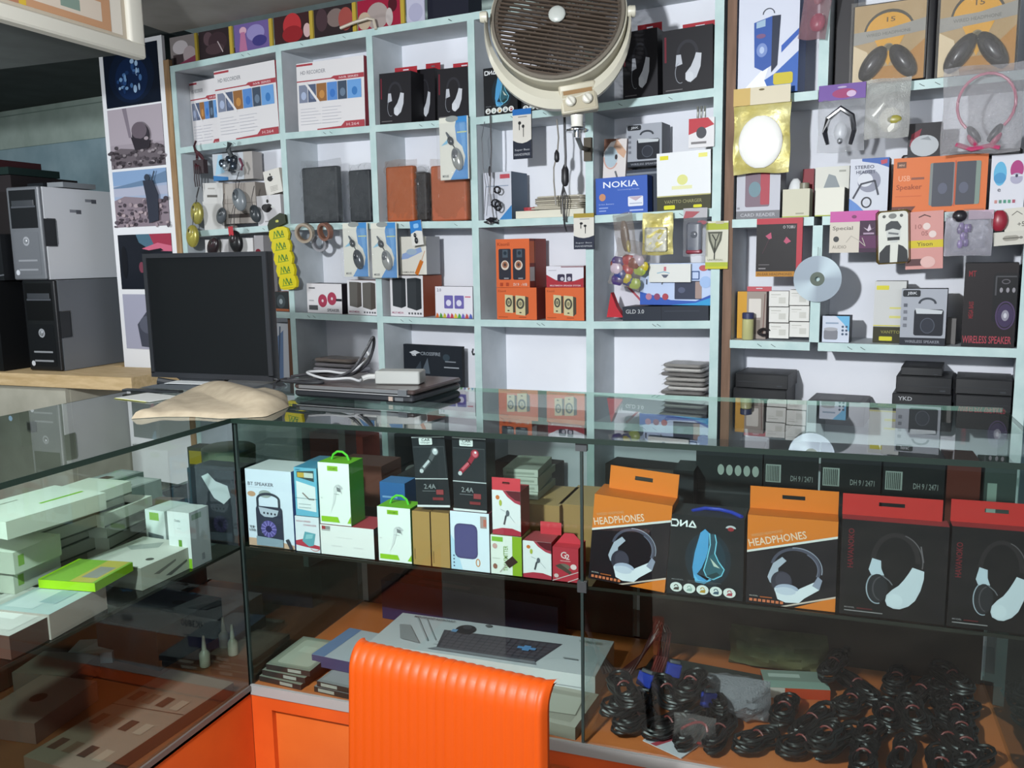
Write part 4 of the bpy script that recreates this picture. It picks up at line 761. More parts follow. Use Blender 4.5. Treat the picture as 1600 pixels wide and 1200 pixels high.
# ---- fifth column, third row
S(0, 3, 973, 1113, 480, 'disc_player', 'slim black disc player lying on the shelf with small white lettering', 'player', n=.008, d=.15, face='2b303a', side='20242b', art=[('r', 0, 0, 1, 1, '2d323c'), ('t', 'GLD 3.0', .04, .5, .3, 'b4b6ba', .22), ('r', .46, 0, .465, 1, '1a1d23'), ('r', .5, .62, .9, .68, '3c414c')])
box_at('blue_speaker_box', 'wide blue and white carton with a navy speaker printed on it, lying on the player', 'box', W, .02, (1000, 476), (1113, 475.5), 412, .1, face='b9cbe8', side='8aa0c4', level=True, art=[('r', 0, 0, 1, 1, 'bccbe8'), ('p', [(0, 0), (1, 0), (1, .25), (.8, .1), (.45, .12), (0, .32)], '3a5cb0'), ('p', [(.45, 0), (1, 0), (1, .18), (.8, .06)], '3a9ad0'), ('rr', .5, .14, .88, .58, .01, '3a3f52'), ('rr', .79, .16, .88, .56, .01, 'a08a84'), ('e', .6, .36, .05, .07, '565c74'), ('e', .13, .2, .045, .08, 'b07a90'), ('e', .25, .2, .045, .08, '8c4a68'), ('e', .37, .2, .045, .08, 'a84a54'), ('l', [(.74, .8), (.84, .8), (.84, .62), (.74, .62), (.74, .8)], .015, '3f5a8c'), ('e', .9, .88, .06, .07, 'b85a60'), ('e', .93, .55, .08, .14, '9fb9e0'), ('l', [(.1, .5), (.1, .62)], .02, '4a4e5a'), ('l', [(.32, .5), (.34, .6)], .02, '6a6e7a')])
box_at('white_flat_box', 'white carton with a small red and black mark in front of the blue speaker carton', 'box', W, .004, (1014, 441), (1079, 441), 413, .012, face='d9dad6', side='b9bab4', level=True, art=[('r', 0, 0, 1, 1, 'd9dad6'), ('r', .36, .62, .42, .86, 'c0707a'), ('p', [(.3, .42), (.48, .42), (.42, .25), (.36, .25)], '5a6070'), ('l', [(.2, .5), (.36, .58), (.5, .5)], .02, '86b0c4')])
def sweetbag(o, w_, h_):
    mb = MB(); rg = random.Random(11)
    for i in range(15):
        mb = MB() if i == 0 else mb; mb.ell((rg.uniform(-.33, .33) * w_, rg.uniform(-.008, .008), h_ * rg.uniform(.1, .62)), (.024, .008, .022), M(['a82c34', 'c2b02a', '35407a', '7c3a2a', '9fb24a', 'b8a8b4', '4a3a70', 'b0502c'][i % 8], .3), Matrix.Rotation(R(rg.uniform(-10, 10)), 4, 'Y'), 8, 5)
    mb.build('wrapped_sweets', o)
    mb = MB(); pillow(mb, w_, h_, .03, film('b8aca4', .22, .1, .5), 9, 12, .5, 4, pinch=.1); mb.build('clear_bag', o)
hang('sweet_bag', 'clear bag of colourful wrapped pieces hanging tilted by the fourth upright', 'bag', W, -.03, (948, 375), (1000, 448), sweetbag, ry=R(14))
def bag2(o, w_, h_):
    mb = MB(); mb.ell((.0, 0, h_ * .45), (w_ * .22, .007, h_ * .4), M('6d5c50', .35)); mb.ell((w_ * .12, -.002, h_ * .2), (.008, .007, h_ * .16), M('a89a60', .3)); mb.build('brown_gadget', o)
    mb = MB(); pillow(mb, w_, h_, .022, film('a89c94', .35, .1, .5), 8, 12, .5, 9); mb.build('clear_bag', o)
hang('gadget_bag', 'smoky plastic bag with a brown gadget hanging in front of the bag of sweets', 'bag', W, -.05, (965, 333), (996, 398), bag2, ry=R(-8))
def goldbag(o, w_, h_):
    gm = noisy('gold_foil', 'cfc06a', 'ece4a8', 14, .25, bump=.6, metal=.35)
    mb = MB(); pillow(mb, w_, h_, .022, gm, 10, 14, .7, 14); mb.build('foil_bag', o)
    mb = MB(); mb.rbox(-w_ * .36, w_ * .36, -.0135, -.011, h_ * .08, h_ * .66, noisy('silver_print', '9c9a8c', 'cfcdc0', 60, .4), .01); mb.build('printed_window', o)
hang('foil_pouch', 'small gold foil pouch hanging between the sweet bag and the grey blister', 'pouch', W, -.012, (1006, 334), (1053, 398), goldbag)
def greypack(o, w_, h_):
    MB().box(-w_ / 2, w_ / 2, .0, .002, h_ * .8, h_, P('c9c6ca')).art((-w_ / 2, 0, h_ * .62), (1, 0, 0), (0, 0, 1), w_, h_ * .38, [('p', [(0, .45), (.4, .5), (.7, .8), (.1, .85)], 'b53a44'), ('e', .78, .2, .2, .12, 'a8444e')]).build('header', o)
    mb = MB(); mb.rbox(-w_ * .32, w_ * .32, -.012, 0, h_ * .08, h_ * .7, M('5c626e', .3), .012); mb.ell((0, -.012, h_ * .45), (.012, .004, .012), M('3c4450', .2)); mb.build('grey_device', o)
    mb = MB(); mb.rbox(-w_ * .34, w_ * .34, -.014, -.001, h_ * .05, h_ * .14, M('8a3444', .3), .01); mb.build('red_base', o)
    mb = MB(); pillow(mb, w_, h_, .034, film('c8c8d0', .2, .08, .5), 7, 12, .4, 3); mb.build('clear_bag', o)
hang('device_blister', 'grey device in a clear red topped pack hanging by the fifth upright', 'package', W, -.02, (1069, 326), (1105, 400), greypack)
def limecard(o, w_, h_):
    MB().box(-w_ / 2, w_ / 2, 0, .006, 0, h_, P('c9c8b4')).art((-w_ / 2, 0, 0), (1, 0, 0), (0, 0, 1), w_, h_, [('r', 0, 0, 1, 1, 'cfcdbc'), ('r', 0, .82, 1, .96, 'a8b23a'), ('r', 0, 0, 1, .14, 'a9b43c'), ('r', 0, 0, 1, .05, 'c4bf2c'), ('p', [(.1, .78), (.75, .78), (.7, .6), (.42, .32), (.38, .32), (.15, .6)], '55564a'), ('p', [(.2, .74), (.65, .74), (.6, .6), (.42, .4), (.25, .6)], '9a9a88'), ('l', [(.3, .72), (.45, .6), (.42, .45), (.4, .2)], .05, '2a2a26'), ('l', [(.6, .74), (.48, .6)], .04, '2a2a26'), ('t', 'UNIVERSAL', .1, .17, .04, '8d8c78', .7), ('r', .45, .94, .8, 1, 'b8b298')]).build('card', o)
hang('lime_card', 'earphone pack with lime green bands hanging over the brown post', 'package', W, -.012, (1103, 346), (1137, 420), limecard)
def redcorner(o, w_, h_): MB().prism([(-w_ / 2, 0), (w_ / 2, 0), (w_ * .1, h_ * .4), (-w_ * .25, h_)], 0, .03, P('b8303a')).build('pennant_body', o)
hang('red_pouch', 'red pointed pouch standing at the end of the disc player', 'pouch', W, .02, (948, 457), (974, 496), redcorner)
x, _ = W.hit(960, 480, .1); zz = board_z(0, 3, x)
o = carton_mesh(MB(), .16, .03, .16, 'd6d3dc', art=[('r', 0, 0, 1, 1, 'd8d5de'), ('l', [(.3, .75), (.75, .3)], .05, 'b85a66')]).build('white_sheet'); pose(o, W, x + .065, .14, zz + .004); tag(o, 'white card standing behind the red pouch', 'card')
# ---- fourth row
def wrapstack(x0, x1, y0, y1, count, lb, seed, cols, n=.03, d_=.14, row=4, name='wrapped_disc_pack'):
    u0, _ = W.hit(x0, y1, n); u1, _ = W.hit(x1, y1, n); u0, u1 = clampu(0, row, u0, u1); u0 += .012; u1 -= .012; zb = board_z(0, row, (u0 + u1) / 2); _, zt = W.hit(x0, y0, n); th = (zt - zb) / count
    rg = random.Random(seed)
    for i in range(count):
        w_ = (u1 - u0) * rg.uniform(.84, .98); dd = d_ * rg.uniform(.85, .97); mb = MB(); mb.rbox(-w_ * .47, w_ * .47, -dd * .46, dd * .46, th * .1, th * .8, M(cols[i % len(cols)], .35), .015)
        vs, fs = grid(14, 8, lambda u, v: ((u - .5) * w_, (v - .5) * dd, th * (.86 + .1 * math.sin(11 * u + i * 2.1) * math.sin(5 * v)) - (th * .55 if u in (0, 1) or v in (0, 1) else 0))); mb.add(vs, fs, film('d8d6d4', .35, .08, .6), smooth=True)
        o = mb.build(name); pose(o, W, (u0 + u1) / 2 + rg.uniform(-.01, .01), n + d_ / 2, zb + .005 + th * i, R(rg.uniform(-5, 5))); tag(o, lb, 'package', name.replace('_', ' ') + 's in a pile')
wrapstack(1022, 1112, 569, 655, 13, 'cellophane wrapped disc pack in the pile beside the fifth upright', 5, ['8f8c88', 'a8a5a0', '6f6c6a', 'c4c2be'])
wrapstack(478, 560, 560, 640, 8, 'crumpled clear plastic bag in the heap behind the laptop cables', 6, ['b4a9b0', 'c4c0c8', 'a09aa0', '9c8c84'], name='clear_plastic_bag')
S(0, 4, 634, 724, 538, 'gamepad_mat_box', 'black card with small white lettering leaning against the white backing', 'box', n=.12, d=.02, face='1f242b', side='14171b', art=[('r', 0, 0, 1, 1, '20252c'), ('p', [(.1, .86), (.2, .9), (.3, .86), (.22, .84), (.22, .8)], 'c4c8cc'), ('t', 'CF', .14, .80, .08, 'c9ccd0', .1), ('t', 'CROSSFIRE', .3, .82, .06, '8d949c', .34), ('e', .74, .8, .06, .06, '34414a'), ('p', [(.3, .5), (.42, .78), (.46, .5)], '56606a'), ('p', [(.15, .48), (.3, .72), (.32, .48)], '3a434c'), ('r', .7, .62, .95, .64, '9a9fa6'), ('r', .72, .72, .9, .74, '7c828a')])
cablehang('hook', 'small black hook pinned on the backing paper beside the third upright', .19, [(739, 545), (737, 550), (739, 554), (744, 552)], .003, '26282c')
S(0, 4, 432, 456, 505, 'white_bag', 'white carton with blue print behind the monitor edge', 'box', n=.05, d=.06, face='c9ccd4', side='a9abb4', art=[('r', 0, 0, 1, 1, 'c9ccd4'), ('p', [(.2, .1), (.6, .1), (.7, .9), (.3, .8)], '6f86ac'), ('l', [(.3, .2), (.5, .95)], .08, '4d5a70')])
S(0, 4, 456, 462, 498, 'brown_strip', 'narrow brown wooden batten beside the first upright', 'batten', n=.02, d=.03, face='6d4c3a')
# things on the next boards down, seen through the glass case
def low(unit, row, u0, u1, h_, c_, lb, cat='box', n=.02, d=.12, ops=(), name='storage_box', z=0):
    zb = board_z(unit, row, (u0 + u1) / 2); o = carton_mesh(MB(), u1 - u0, d, h_, c_, art=ops).build(name); pose(o, W, (u0 + u1) / 2, n, zb + .005 + z); tag(o, lb, cat); return o
low(0, 5, PX[1] + .04, PX[1] + .34, .20, '8d4338', 'brick red box on the lower board behind the case')
low(0, 5, PX[3] + .05, PX[3] + .30, .17, '3f3230', 'dark brown box on the lower board behind the case')
low(0, 5, PX[2] + .04, PX[2] + .40, .24, '24282a', 'black equipment box on the lower board behind the case', n=.01, ops=[('p', [(0, .2), (1, .8), (1, .74), (0, .12)], '6d7474'), ('e', .3, .35, .16, .14, '8d9492')])
low(0, 5, PX[4] + .05, PX[4] + .4, .2, '33302e', 'dark box on the lower board beneath the disc packs')
# ================================================================ second unit
def phonebox():
    return [('r', 0, 0, 1, 1, 'd4d8e6'), ('p', [(0, 1), (1, 1), (1, .78), (.6, .83), (0, .865)], 'b43a4c'), ('p', [(.2, .87), (.72, .9), (.72, .87), (.3, .855)], '8a5a9c'), ('r', .06, .945, .4, .955, 'd28c98'), ('p', [(.75, .94), (.85, .97), (.85, .91)], 'dccbd4'), ('o', .86, .94, .06, .03, .012, 'dccbd4', -70, 70),
            ('p', [(0, 0), (1, 0), (1, .34), (.62, .17), (.1, .02)], '3d66b4'), ('p', [(.72, .4), (1, .53), (1, .48), (.72, .34)], '3d62b4'), ('p', [(0, .0), (.35, .18), (.55, .28), (.45, .12), (.55, 0)], 'eef2fa'), ('p', [(.3, .04), (.9, .1), (.9, .04), (.3, .0)], '5f8fcc'),
            ('p', [(.26, .62), (.56, .66), (.56, .24), (.42, .2), (.28, .24)], '3a5aa4'), ('p', [(.56, .66), (.7, .66), (.66, .24), (.56, .18)], '2e3548'), ('p', [(.3, .62), (.45, .64), (.45, .58), (.3, .57)], '9fb9cf'), ('e', .4, .38, .09, .06, '7a8fc4'), ('e', .4, .38, .04, .03, 'b0c0e0'), ('o', .5, .68, .1, .05, .015, '3f4450', 0, 180), ('e', .38, .5, .08, .02, '7a5a80'), ('rr', .6, .07, .92, .17, .04, 'c9b83a')]
hang('big_speaker_box', 'large white, red and blue speaker carton standing beside the brown post', 'box', W, .004, (1156, -30), (1246, 142), lambda o, w_, h_: carton_mesh(MB(), w_, .12, h_, 'd4d8e6', side='6a80b4', art=phonebox()).build('carton', o))
def pinkbag(o, w_, h_):
    mb = MB(); mb.ell((.01, 0, h_ * .25), (w_ * .28, .012, h_ * .14), M('b8526a', .3)); mb.ell((0, 0, h_ * .7), (w_ * .2, .01, h_ * .2), M('a87880', .4)); mb.build('pink_item', o)
    mb = MB(); pillow(mb, w_, h_, .03, film('b88a94', .45, .12, .4), 8, 12, .6, 21); mb.build('pink_bag', o)
hang('pink_bag', 'pinkish plastic bag hanging above the second top compartment', 'bag', W, -.02, (1250, -40), (1290, 60), pinkbag, ry=R(8))
def goldhead(seed):
    def f(o, w_, h_):
        mb = MB(); mb.rbox(-w_ / 2, w_ / 2, .0, .03, 0, h_, M('262428', .3), .008); mb.build('black_tray', o)
        mb = MB(); mb.box(-w_ * .47, w_ * .47, -.003, -.0002, h_ * .02, h_ * .98, P('a88a5c'))
        arc = [(.5 + .33 * math.cos(R(a_)), .62 + .26 * math.sin(R(a_))) for a_ in range(0, 181, 12)]; arc2 = [(.5 + .36 * math.cos(R(a_)), .62 + .30 * math.sin(R(a_))) for a_ in range(0, 181, 12)]
        mb.art((-w_ * .47, -.003, h_ * .02), (1, 0, 0), (0, 0, 1), w_ * .94, h_ * .96, [('r', 0, 0, 1, 1, 'b09468'), ('p', [(0, 0), (1, 0), (1, .5), (.6, .2), (.4, .2), (0, .42)], 'b07a2c'), ('p', [(0, .0), (.3, .0), (.2, .4), (0, .5)], 'dcc8a4'), ('p', arc2, '3a3428'), ('p', arc, 'd89c1c'), ('t', '15', .46, .76, .06, '5d4418', .12), ('p', [(0, .66), (.5, .68), (1, .76), (1, .60), (.6, .56), (0, .50)], '96948e'), ('t', 'WIRED HEADPHONE', .18, .59, .04, '6d6a66', .62, 2), ('p', [(.3, .54), (.72, .57), (.5, .2)], 'd89c1c'), ('e', .5, .44, .07, .05, '8a7a58'), ('e', .51, .44, .05, .035, '57503c')]); mb.build('amber_card', o)
        bk = M('1e1d24', .35)
        for s_ in (-1, 1):
            mb = MB(); T = Matrix.Translation((s_ * w_ * .20, -.012, h_ * .25)) @ Matrix.Rotation(R(-s_ * 34), 4, 'Y'); mb.ell((0, 0, 0), (w_ * .135, .02, h_ * .24), bk, T, 18, 12); mb.ell((0, -.012, 0), (w_ * .08, .012, h_ * .15), M('2e2d36', .3), T, 16, 8); mb.build('earcup', o)
        mb = MB(); vs, fs = grid(12, 14, lambda u, v: ((u - .5) * w_ * 1.0, -.034 - .012 * math.sin(math.pi * u) * math.sin(math.pi * v) + .005 * math.sin(11 * u + seed) * math.sin(8 * v + seed), v * h_)); mb.add(vs, fs, film('f0ece4', .14, .05, .6), smooth=True); mb.build('clear_shell', o)
    return f
hang('boxed_headphones', 'black headphones on amber card in a clear shell, nearer the middle upright of two', 'package', W, .036, (1333, 10), (1446, 124), goldhead(1), 'amber headphone packs')
hang('boxed_headphones', 'black headphones on amber card in a clear shell, above the pink headband bag', 'package', W, .036, (1468, -20), (1588, 112), goldhead(4), 'amber headphone packs')
xa, _ = W.hit(1448, 60, .03); o = MB().rbox(-.02, .02, 0, .14, 0, .34, M('1c1c20', .25), .01).build('black_case'); pose(o, W, W.hit(1452, 60, .06)[0], .045, RNN[1][1][1] + .001); tag(o, 'narrow glossy black case between the two amber packs', 'case')
xa, _ = W.hit(1318, 60, .08); o = carton_mesh(MB(), .05, .1, .3, '3c3a3c').build('dark_folder'); pose(o, W, RX[1] + .047, .07, RNN[1][1][1] + .001); tag(o, 'dark folder behind the hanging pink bag', 'folder')
def eggbag(o, w_, h_):
    gm = noisy('gold_foil', 'cfc06a', 'ece4a8', 14, .25, bump=.6, metal=.35)
    MB().box(-w_ / 2, w_ / 2, -.012, -.008, h_ * .8, h_, P('d2c8ae')).art((-w_ / 2, -.012, h_ * .8), (1, 0, 0), (0, 0, 1), w_, h_ * .2, [('r', 0, 0, 1, 1, 'd4cab2'), ('r', 0, 0, .3, 1, 'c8aa66'), ('e', .5, .84, .05, .06, '6d5f3c')]).build('header_card', o)
    mb = MB(); pillow(mb, w_, h_ * .84, .03, gm, 10, 14, .5, 5); mb.build('foil_bag', o)
    mb = MB(); mb.ell((0, -.016, h_ * .36), (w_ * .39, .014, h_ * .31), M('f4f3ee', .25, 0, .5), n=24, k=14); mb.build('white_coil', o)
hang('foil_pouch', 'gold foil pouch with a white oval coil hanging under the large speaker carton', 'pouch', W, -.03, (1148, 141), (1233, 268), eggbag)
def earloop(o, w_, h_):
    MB().box(-w_ / 2, w_ / 2, -.003, .001, h_ * .77, h_, P('6d4a94')).art((-w_ / 2, -.003, h_ * .77), (1, 0, 0), (0, 0, 1), w_, h_ * .23, [('r', 0, 0, 1, 1, '70509a'), ('e', .55, .4, .26, .3, '9a3a6a'), ('e', .7, .35, .1, .2, 'c9b0cc'), ('e', .5, .8, .1, .06, 'b0a4c0')]).build('header_card', o)
    mb = MB(); mb.tube([(-w_ * .26, -.01, h_ * .12), (-w_ * .33, -.012, h_ * .3), (-w_ * .27, -.012, h_ * .5), (0, -.012, h_ * .64), (w_ * .24, -.012, h_ * .52), (w_ * .3, -.012, h_ * .3), (w_ * .22, -.01, h_ * .1)], [.006, .008, .009, .009, .009, .008, .006], M('22232a', .25), n=8); mb.build('cable_loop', o)
    mb = MB(); mb.ell((.0, -.008, h_ * .3), (w_ * .14, .006, h_ * .14), M('cfd2d8', .3)); mb.ell((0, -.014, h_ * .16), (.008, .006, .01), M('8d9098', .15, .8)); mb.build('white_card', o)
    mb = MB(); pillow(mb, w_, h_ * .8, .036, film('dcdee4', .32, .07, .6), 9, 12, .5, 8); mb.build('clear_bag', o)
hang('earloop_pack', 'black earphone loop in a clear bag with a purple header hanging at the board', 'package', W, -.02, (1281, 136), (1350, 236), earloop)
def whitebag(o, w_, h_):
    mb = MB(); mb.ell((.01, -.004, h_ * .3), (w_ * .26, .01, h_ * .22), M('e4e2da', .3)); mb.ell((w_ * .18, -.014, h_ * .3), (w_ * .16, .005, h_ * .07), M('9a9240', .35)); mb.tube([(-w_ * .3, -.01, h_ * .38), (-w_ * .05, -.012, h_ * .58)], .006, M('e0deda', .3)); mb.build('white_reel', o)
    mb = MB(); pillow(mb, w_, h_, .03, film('dcdcd8', .5, .1, .5), 9, 12, .6, 12); mb.build('clear_bag', o)
hang('reel_bag', 'white cable reel in a milky bag hanging next to the purple headed pack', 'bag', W, -.018, (1354, 127), (1420, 214), whitebag)
def darkoval(o, w_, h_): carton_mesh(MB(), w_, .06, h_, '2b282c', side='1e1c1f', art=[('r', 0, 0, 1, 1, '2b282c'), ('p', [(.05, .35), (.1, .7), (.4, .85), (.3, .5)], '8a2c3c'), ('e', .5, .36, .42, .3, 'b4b8bc'), ('p', [(.35, .55), (.6, .62), (.7, .5)], '8d9296')]).build('carton', o)
hang('oval_print_box', 'black carton with a pale oval picture on top of the orange speaker carton', 'box', W, .03, (1420, 194), (1470, 246), darkoval)
def pinkhead(o, w_, h_):
    pk = M('c4607c', .3)
    mb = MB(); pts = [(w_ * .36 * math.cos(R(a)) + .01, -.006, h_ * .56 + h_ * .34 * math.sin(R(a))) for a in range(-50, 231, 14)]; mb.tube(pts, .0042, pk, n=8); mb.build('headband', o)
    for s_ in (-1, 1):
        mb = MB(); T = Matrix.Translation((s_ * w_ * .13 + .01, -.006, h_ * .22)) @ Matrix.Rotation(R(s_ * 35), 4, 'Y'); mb.ell((0, 0, 0), (.012, .014, .03), M('1f1e22', .3), T); mb.ell((s_ * .012, 0, -.012), (.01, .012, .022), M('b03860', .3), T); mb.build('earcup', o)
    mb = MB(); mb.tube([(-w_ * .3, -.006, h_ * .12), (-w_ * .1, -.01, h_ * .05), (w_ * .12, -.008, h_ * .08), (w_ * .25, -.008, h_ * .05)], .007, M('b8406a', .3)); mb.build('pink_cable', o)
    mb = MB(); pillow(mb, w_, h_, .05, film('c4c2c6', .36, .07, .6), 12, 14, .35, 31); mb.build('clear_bag', o)
hang('pink_headphones', 'pink headband headphones in a large clear bag hanging at the end of the board', 'headphones', W, -.04, (1476, 108), (1594, 236), pinkhead)
o = MB().rbox(-.16, .16, 0, .06, 0, .022, M('2a2628', .4), .01).build('black_case'); x, z = W.hit(1500, 246, .04); pose(o, W, x, .045, z - .004, 0); tag(o, 'long flat black case lying on the orange speaker carton', 'case')
# second board
S(1, 1, 1149, 1218, 268, 'tablet_box', 'silver carton with a pink tablet picture under the gold foil pouch', 'box', n=.008, d=.09, face='b9bac2', side='6d6e76', art=[('r', 0, 0, 1, 1, 'bcbdc6'), ('r', 0, 0, 1, .16, '77777c'), ('rr', .2, .24, .76, .97, .04, '7c6a76'), ('rr', .55, .28, .76, .95, .03, 'a84450'), ('e', .42, .6, .14, .16, '6f8a94'), ('t', 'CARD READER', .1, .04, .07, 'b4b4ba', .8), ('r', .02, .2, .08, .24, '8a8a92')])
S(1, 1, 1222, 1264, 297, 'beige_cube', 'plain beige cube carton on the board beside the tablet carton', 'box', n=.01, d=.06, face='c6c3ae', side='a8a592', art=[('r', 0, 0, 1, 1, 'c8c5b0'), ('r', .5, .1, .8, .15, '9a9784'), ('r', 0, 0, 1, .04, 'a8b04c')])
S(1, 1, 1273, 1318, 295, 'white_cube', 'white cube carton between the beige one and the comic carton', 'box', n=.01, d=.07, face='dcdace', side='b9b6a8', art=[('r', 0, 0, 1, 1, 'dcdace'), ('r', 0, 0, 1, .04, 'a8b04c')])
box_at('lamp_box', 'white carton with a grey triangle picture standing behind the white cube', 'box', W, .09, (1272, 336), (1325, 334), 262, .06, face='d6d5cc', side='a8a8a0', art=[('r', 0, 0, 1, 1, 'd8d7ce'), ('p', [(.2, .45), (.8, .45), (.6, .8), (.4, .85)], '8d9498'), ('r', .7, .88, .9, .92, 'a5a59c')])
x, _ = W.hit(1255, 300, .08); z = board_z(1, 1, x)
mb = MB(); mb.lathe([(.02, 0), (.022, .004), (.022, .05), (.010, .062), (.010, .085)], M('c9bfb0', .2)); mb.lathe([(.012, .085), (.015, .087), (.015, .112), (.004, .114)], M('8d8a78', .4)); o = mb.build('small_bottle'); pose(o, W, x, .10, z + .001); tag(o, 'small glass bottle with a beige cap behind the beige cube', 'bottle')
x, _ = W.hit(1241, 300, .09); mb = MB(); mb.ell((0, 0, .03), (.026, .02, .03), M('eef0f0', .3), n=16, k=10); mb.lathe([(.012, 0), (.014, .004), (.01, .01)], M('c9c8c0', .4)); o = mb.build('white_bulb'); pose(o, W, x, .11, z + .085); o.location.z = z + .001; o.scale = (1, 1, 2.2); tag(o, 'bright white round bulb behind the beige cube', 'bulb')
x, _ = W.hit(1262, 300, .13); o = carton_mesh(MB(), .035, .04, .16, '8a3038').build('red_carton'); pose(o, W, x, .135, z + .001); tag(o, 'narrow dark red carton behind the small bottle', 'box')
S(1, 1, 1326, 1386, 250, 'comic_headset_box', 'white and blue carton with a black and white headset drawing', 'box', n=.02, d=.07, face='c2c6d4', side='39404f', top='6a7aa8', art=[('r', 0, 0, 1, 1, 'c9ccd6'), ('p', [(.3, 1), (1, 1), (1, .82), (.7, .9), (.3, .95)], '3f62a8'), ('p', [(.78, .95), (.95, .97), (.95, .9), (.8, .88)], 'b84a5a'), ('p', [(0, 0), (.5, 0), (.2, .2), (0, .3)], '5f86c4'), ('e', .5, .6, .3, .2, '8a8c9c'), ('e', .4, .62, .2, .12, 'd0d2da'), ('o', .45, .22, .14, .1, .04, '2c2c34'), ('e', .45, .22, .06, .04, 'c4c6ce'), ('l', [(.1, .3), (.3, .55), (.65, .6), (.75, .35)], .05, '3c3e4a'), ('t', 'STEREO', .12, .82, .06, '4a4e60', .5), ('t', 'HEADSET', .16, .73, .06, '4a4e60', .5)])
S(1, 1, 1393, 1540, 249, 'usb_speaker_box', 'large orange carton showing two grey speakers', 'box', n=.012, d=.11, face='d5703c', side='8f4628', art=[('r', 0, 0, 1, 1, 'd5723e'), ('r', .04, .82, .14, .93, '6a4a3c'), ('t', 'MINI', .06, .85, .04, 'd0a890', .06), ('t', 'USB', .06, .58, .1, 'e4a484', .13), ('r', .2, .6, .34, .64, '8a5444'), ('t', 'Speaker', .04, .4, .12, '9a4a2c', .28), ('r', .03, .3, .32, .31, 'c05c34'), ('p', [(0, 0), (.2, 0), (.26, .12), (0, .12)], '6a3c34'), ('t', 'SURE', .07, .03, .05, 'a89088', .1),
   ('rr', .40, .12, .66, .88, .02, '7d8280'), ('rr', .43, .1, .65, .88, .01, '4b4d56'), ('rr', .68, .12, .93, .88, .02, '7d8d84'), ('rr', .68, .12, .88, .88, .01, '4b4d56'), ('e', .54, .42, .05, .1, '5d6070'), ('e', .76, .42, .05, .1, '5d6070'), ('r', .66, .1, .672, .9, 'c06050'), ('r', .78, .02, .98, .04, 'b06a4a')])
S(1, 1, 1545, 1610, 244, 'capsule_speaker_box', 'white carton with cyan and magenta round speakers at the end of the board', 'box', n=.01, d=.1, face='d3d3dc', side='a5a5b0', art=[('r', 0, 0, 1, 1, 'd4d4dc'), ('e', .27, .66, .19, .22, '62aed2'), ('e', .27, .58, .18, .1, '4a92c0'), ('e', .75, .72, .19, .17, 'a8407c'), ('e', .75, .56, .18, .1, 'a9a6bc'), ('r', .58, .6, .93, .63, 'd4d4dc'), ('e', .75, .61, .04, .03, '3a3a50'), ('t', 'e', .22, .33, .06, '5a5a66')] + [('rr', .15 + .13 * i, .12, .23 + .13 * i, .18, .01, c_) for i, c_ in enumerate(['c08a84', '5d8a78', '4f8f7c', '5a9a7c', 'a85a6c'])])
# hanging below the second board
def redcard(o, w_, h_):
    MB().box(-w_ / 2, w_ / 2, 0, .008, 0, h_, P('b03440')).art((-w_ / 2, 0, 0), (1, 0, 0), (0, 0, 1), w_, h_, [('r', 0, 0, 1, 1, 'b23844'), ('r', 0, 0, .88, .9, '221e20'), ('r', 0, 0, .85, .09, 'b07a28'), ('t', 'IN-EAR HEADPHONES', .04, .02, .045, '6d4a18', .76), ('t', 'O TOBU', .58, .82, .05, 'b8b4b6', .26), ('p', [(.2, .7), (.32, .76), (.34, .66), (.28, .64)], 'b4506c'), ('p', [(.6, .6), (.66, .68), (.76, .6), (.66, .56)], 'b4506c'), ('r', .06, .2, .3, .21, '7a7678'), ('r', .06, .13, .22, .15, '8a8688'), ('l', [(.28, .64), (.2, .5), (.14, .4)], .008, '5a3a44')]).build('card', o)
hang('earphone_card', 'large black earphone card with a red edge hanging below the tablet carton', 'package', W, -.012, (1183, 342), (1252, 432), redcard)
def special(o, w_, h_):
    MB().box(-w_ / 2, w_ / 2, 0, .008, 0, h_, P('c9c2b4')).art((-w_ / 2, 0, 0), (1, 0, 0), (0, 0, 1), w_, h_, [('r', 0, .74, 1, 1, 'c0589c'), ('r', 0, 0, .62, .72, 'cbc3b6'), ('r', .62, 0, 1, .76, '3a1c38'), ('t', 'Special', .06, .52, .12, '6d665e', .42), ('e', .14, .33, .06, .07, '3a3a3c'), ('t', 'AUDIO', .06, .1, .08, '8d867c', .3), ('p', [(.78, .55), (.82, .68), (.86, .55), (.94, .6), (.8, .5), (.7, .6)], 'c9b8c8'), ('r', .7, .43, .92, .47, 'a890a8'), ('r', .62, .1, 1, .4, '5a2a52'), ('l', [(.35, .25), (.45, .4), (.6, .3), (.75, .15), (.68, .35)], .015, 'b0a89e'), ('e', .5, .86, .05, .04, '7a3a64')]).build('card', o)
hang('pink_top_card', 'cream and purple card with a pink top hanging beside the disc', 'package', W, -.01, (1298, 331), (1371, 394), special)
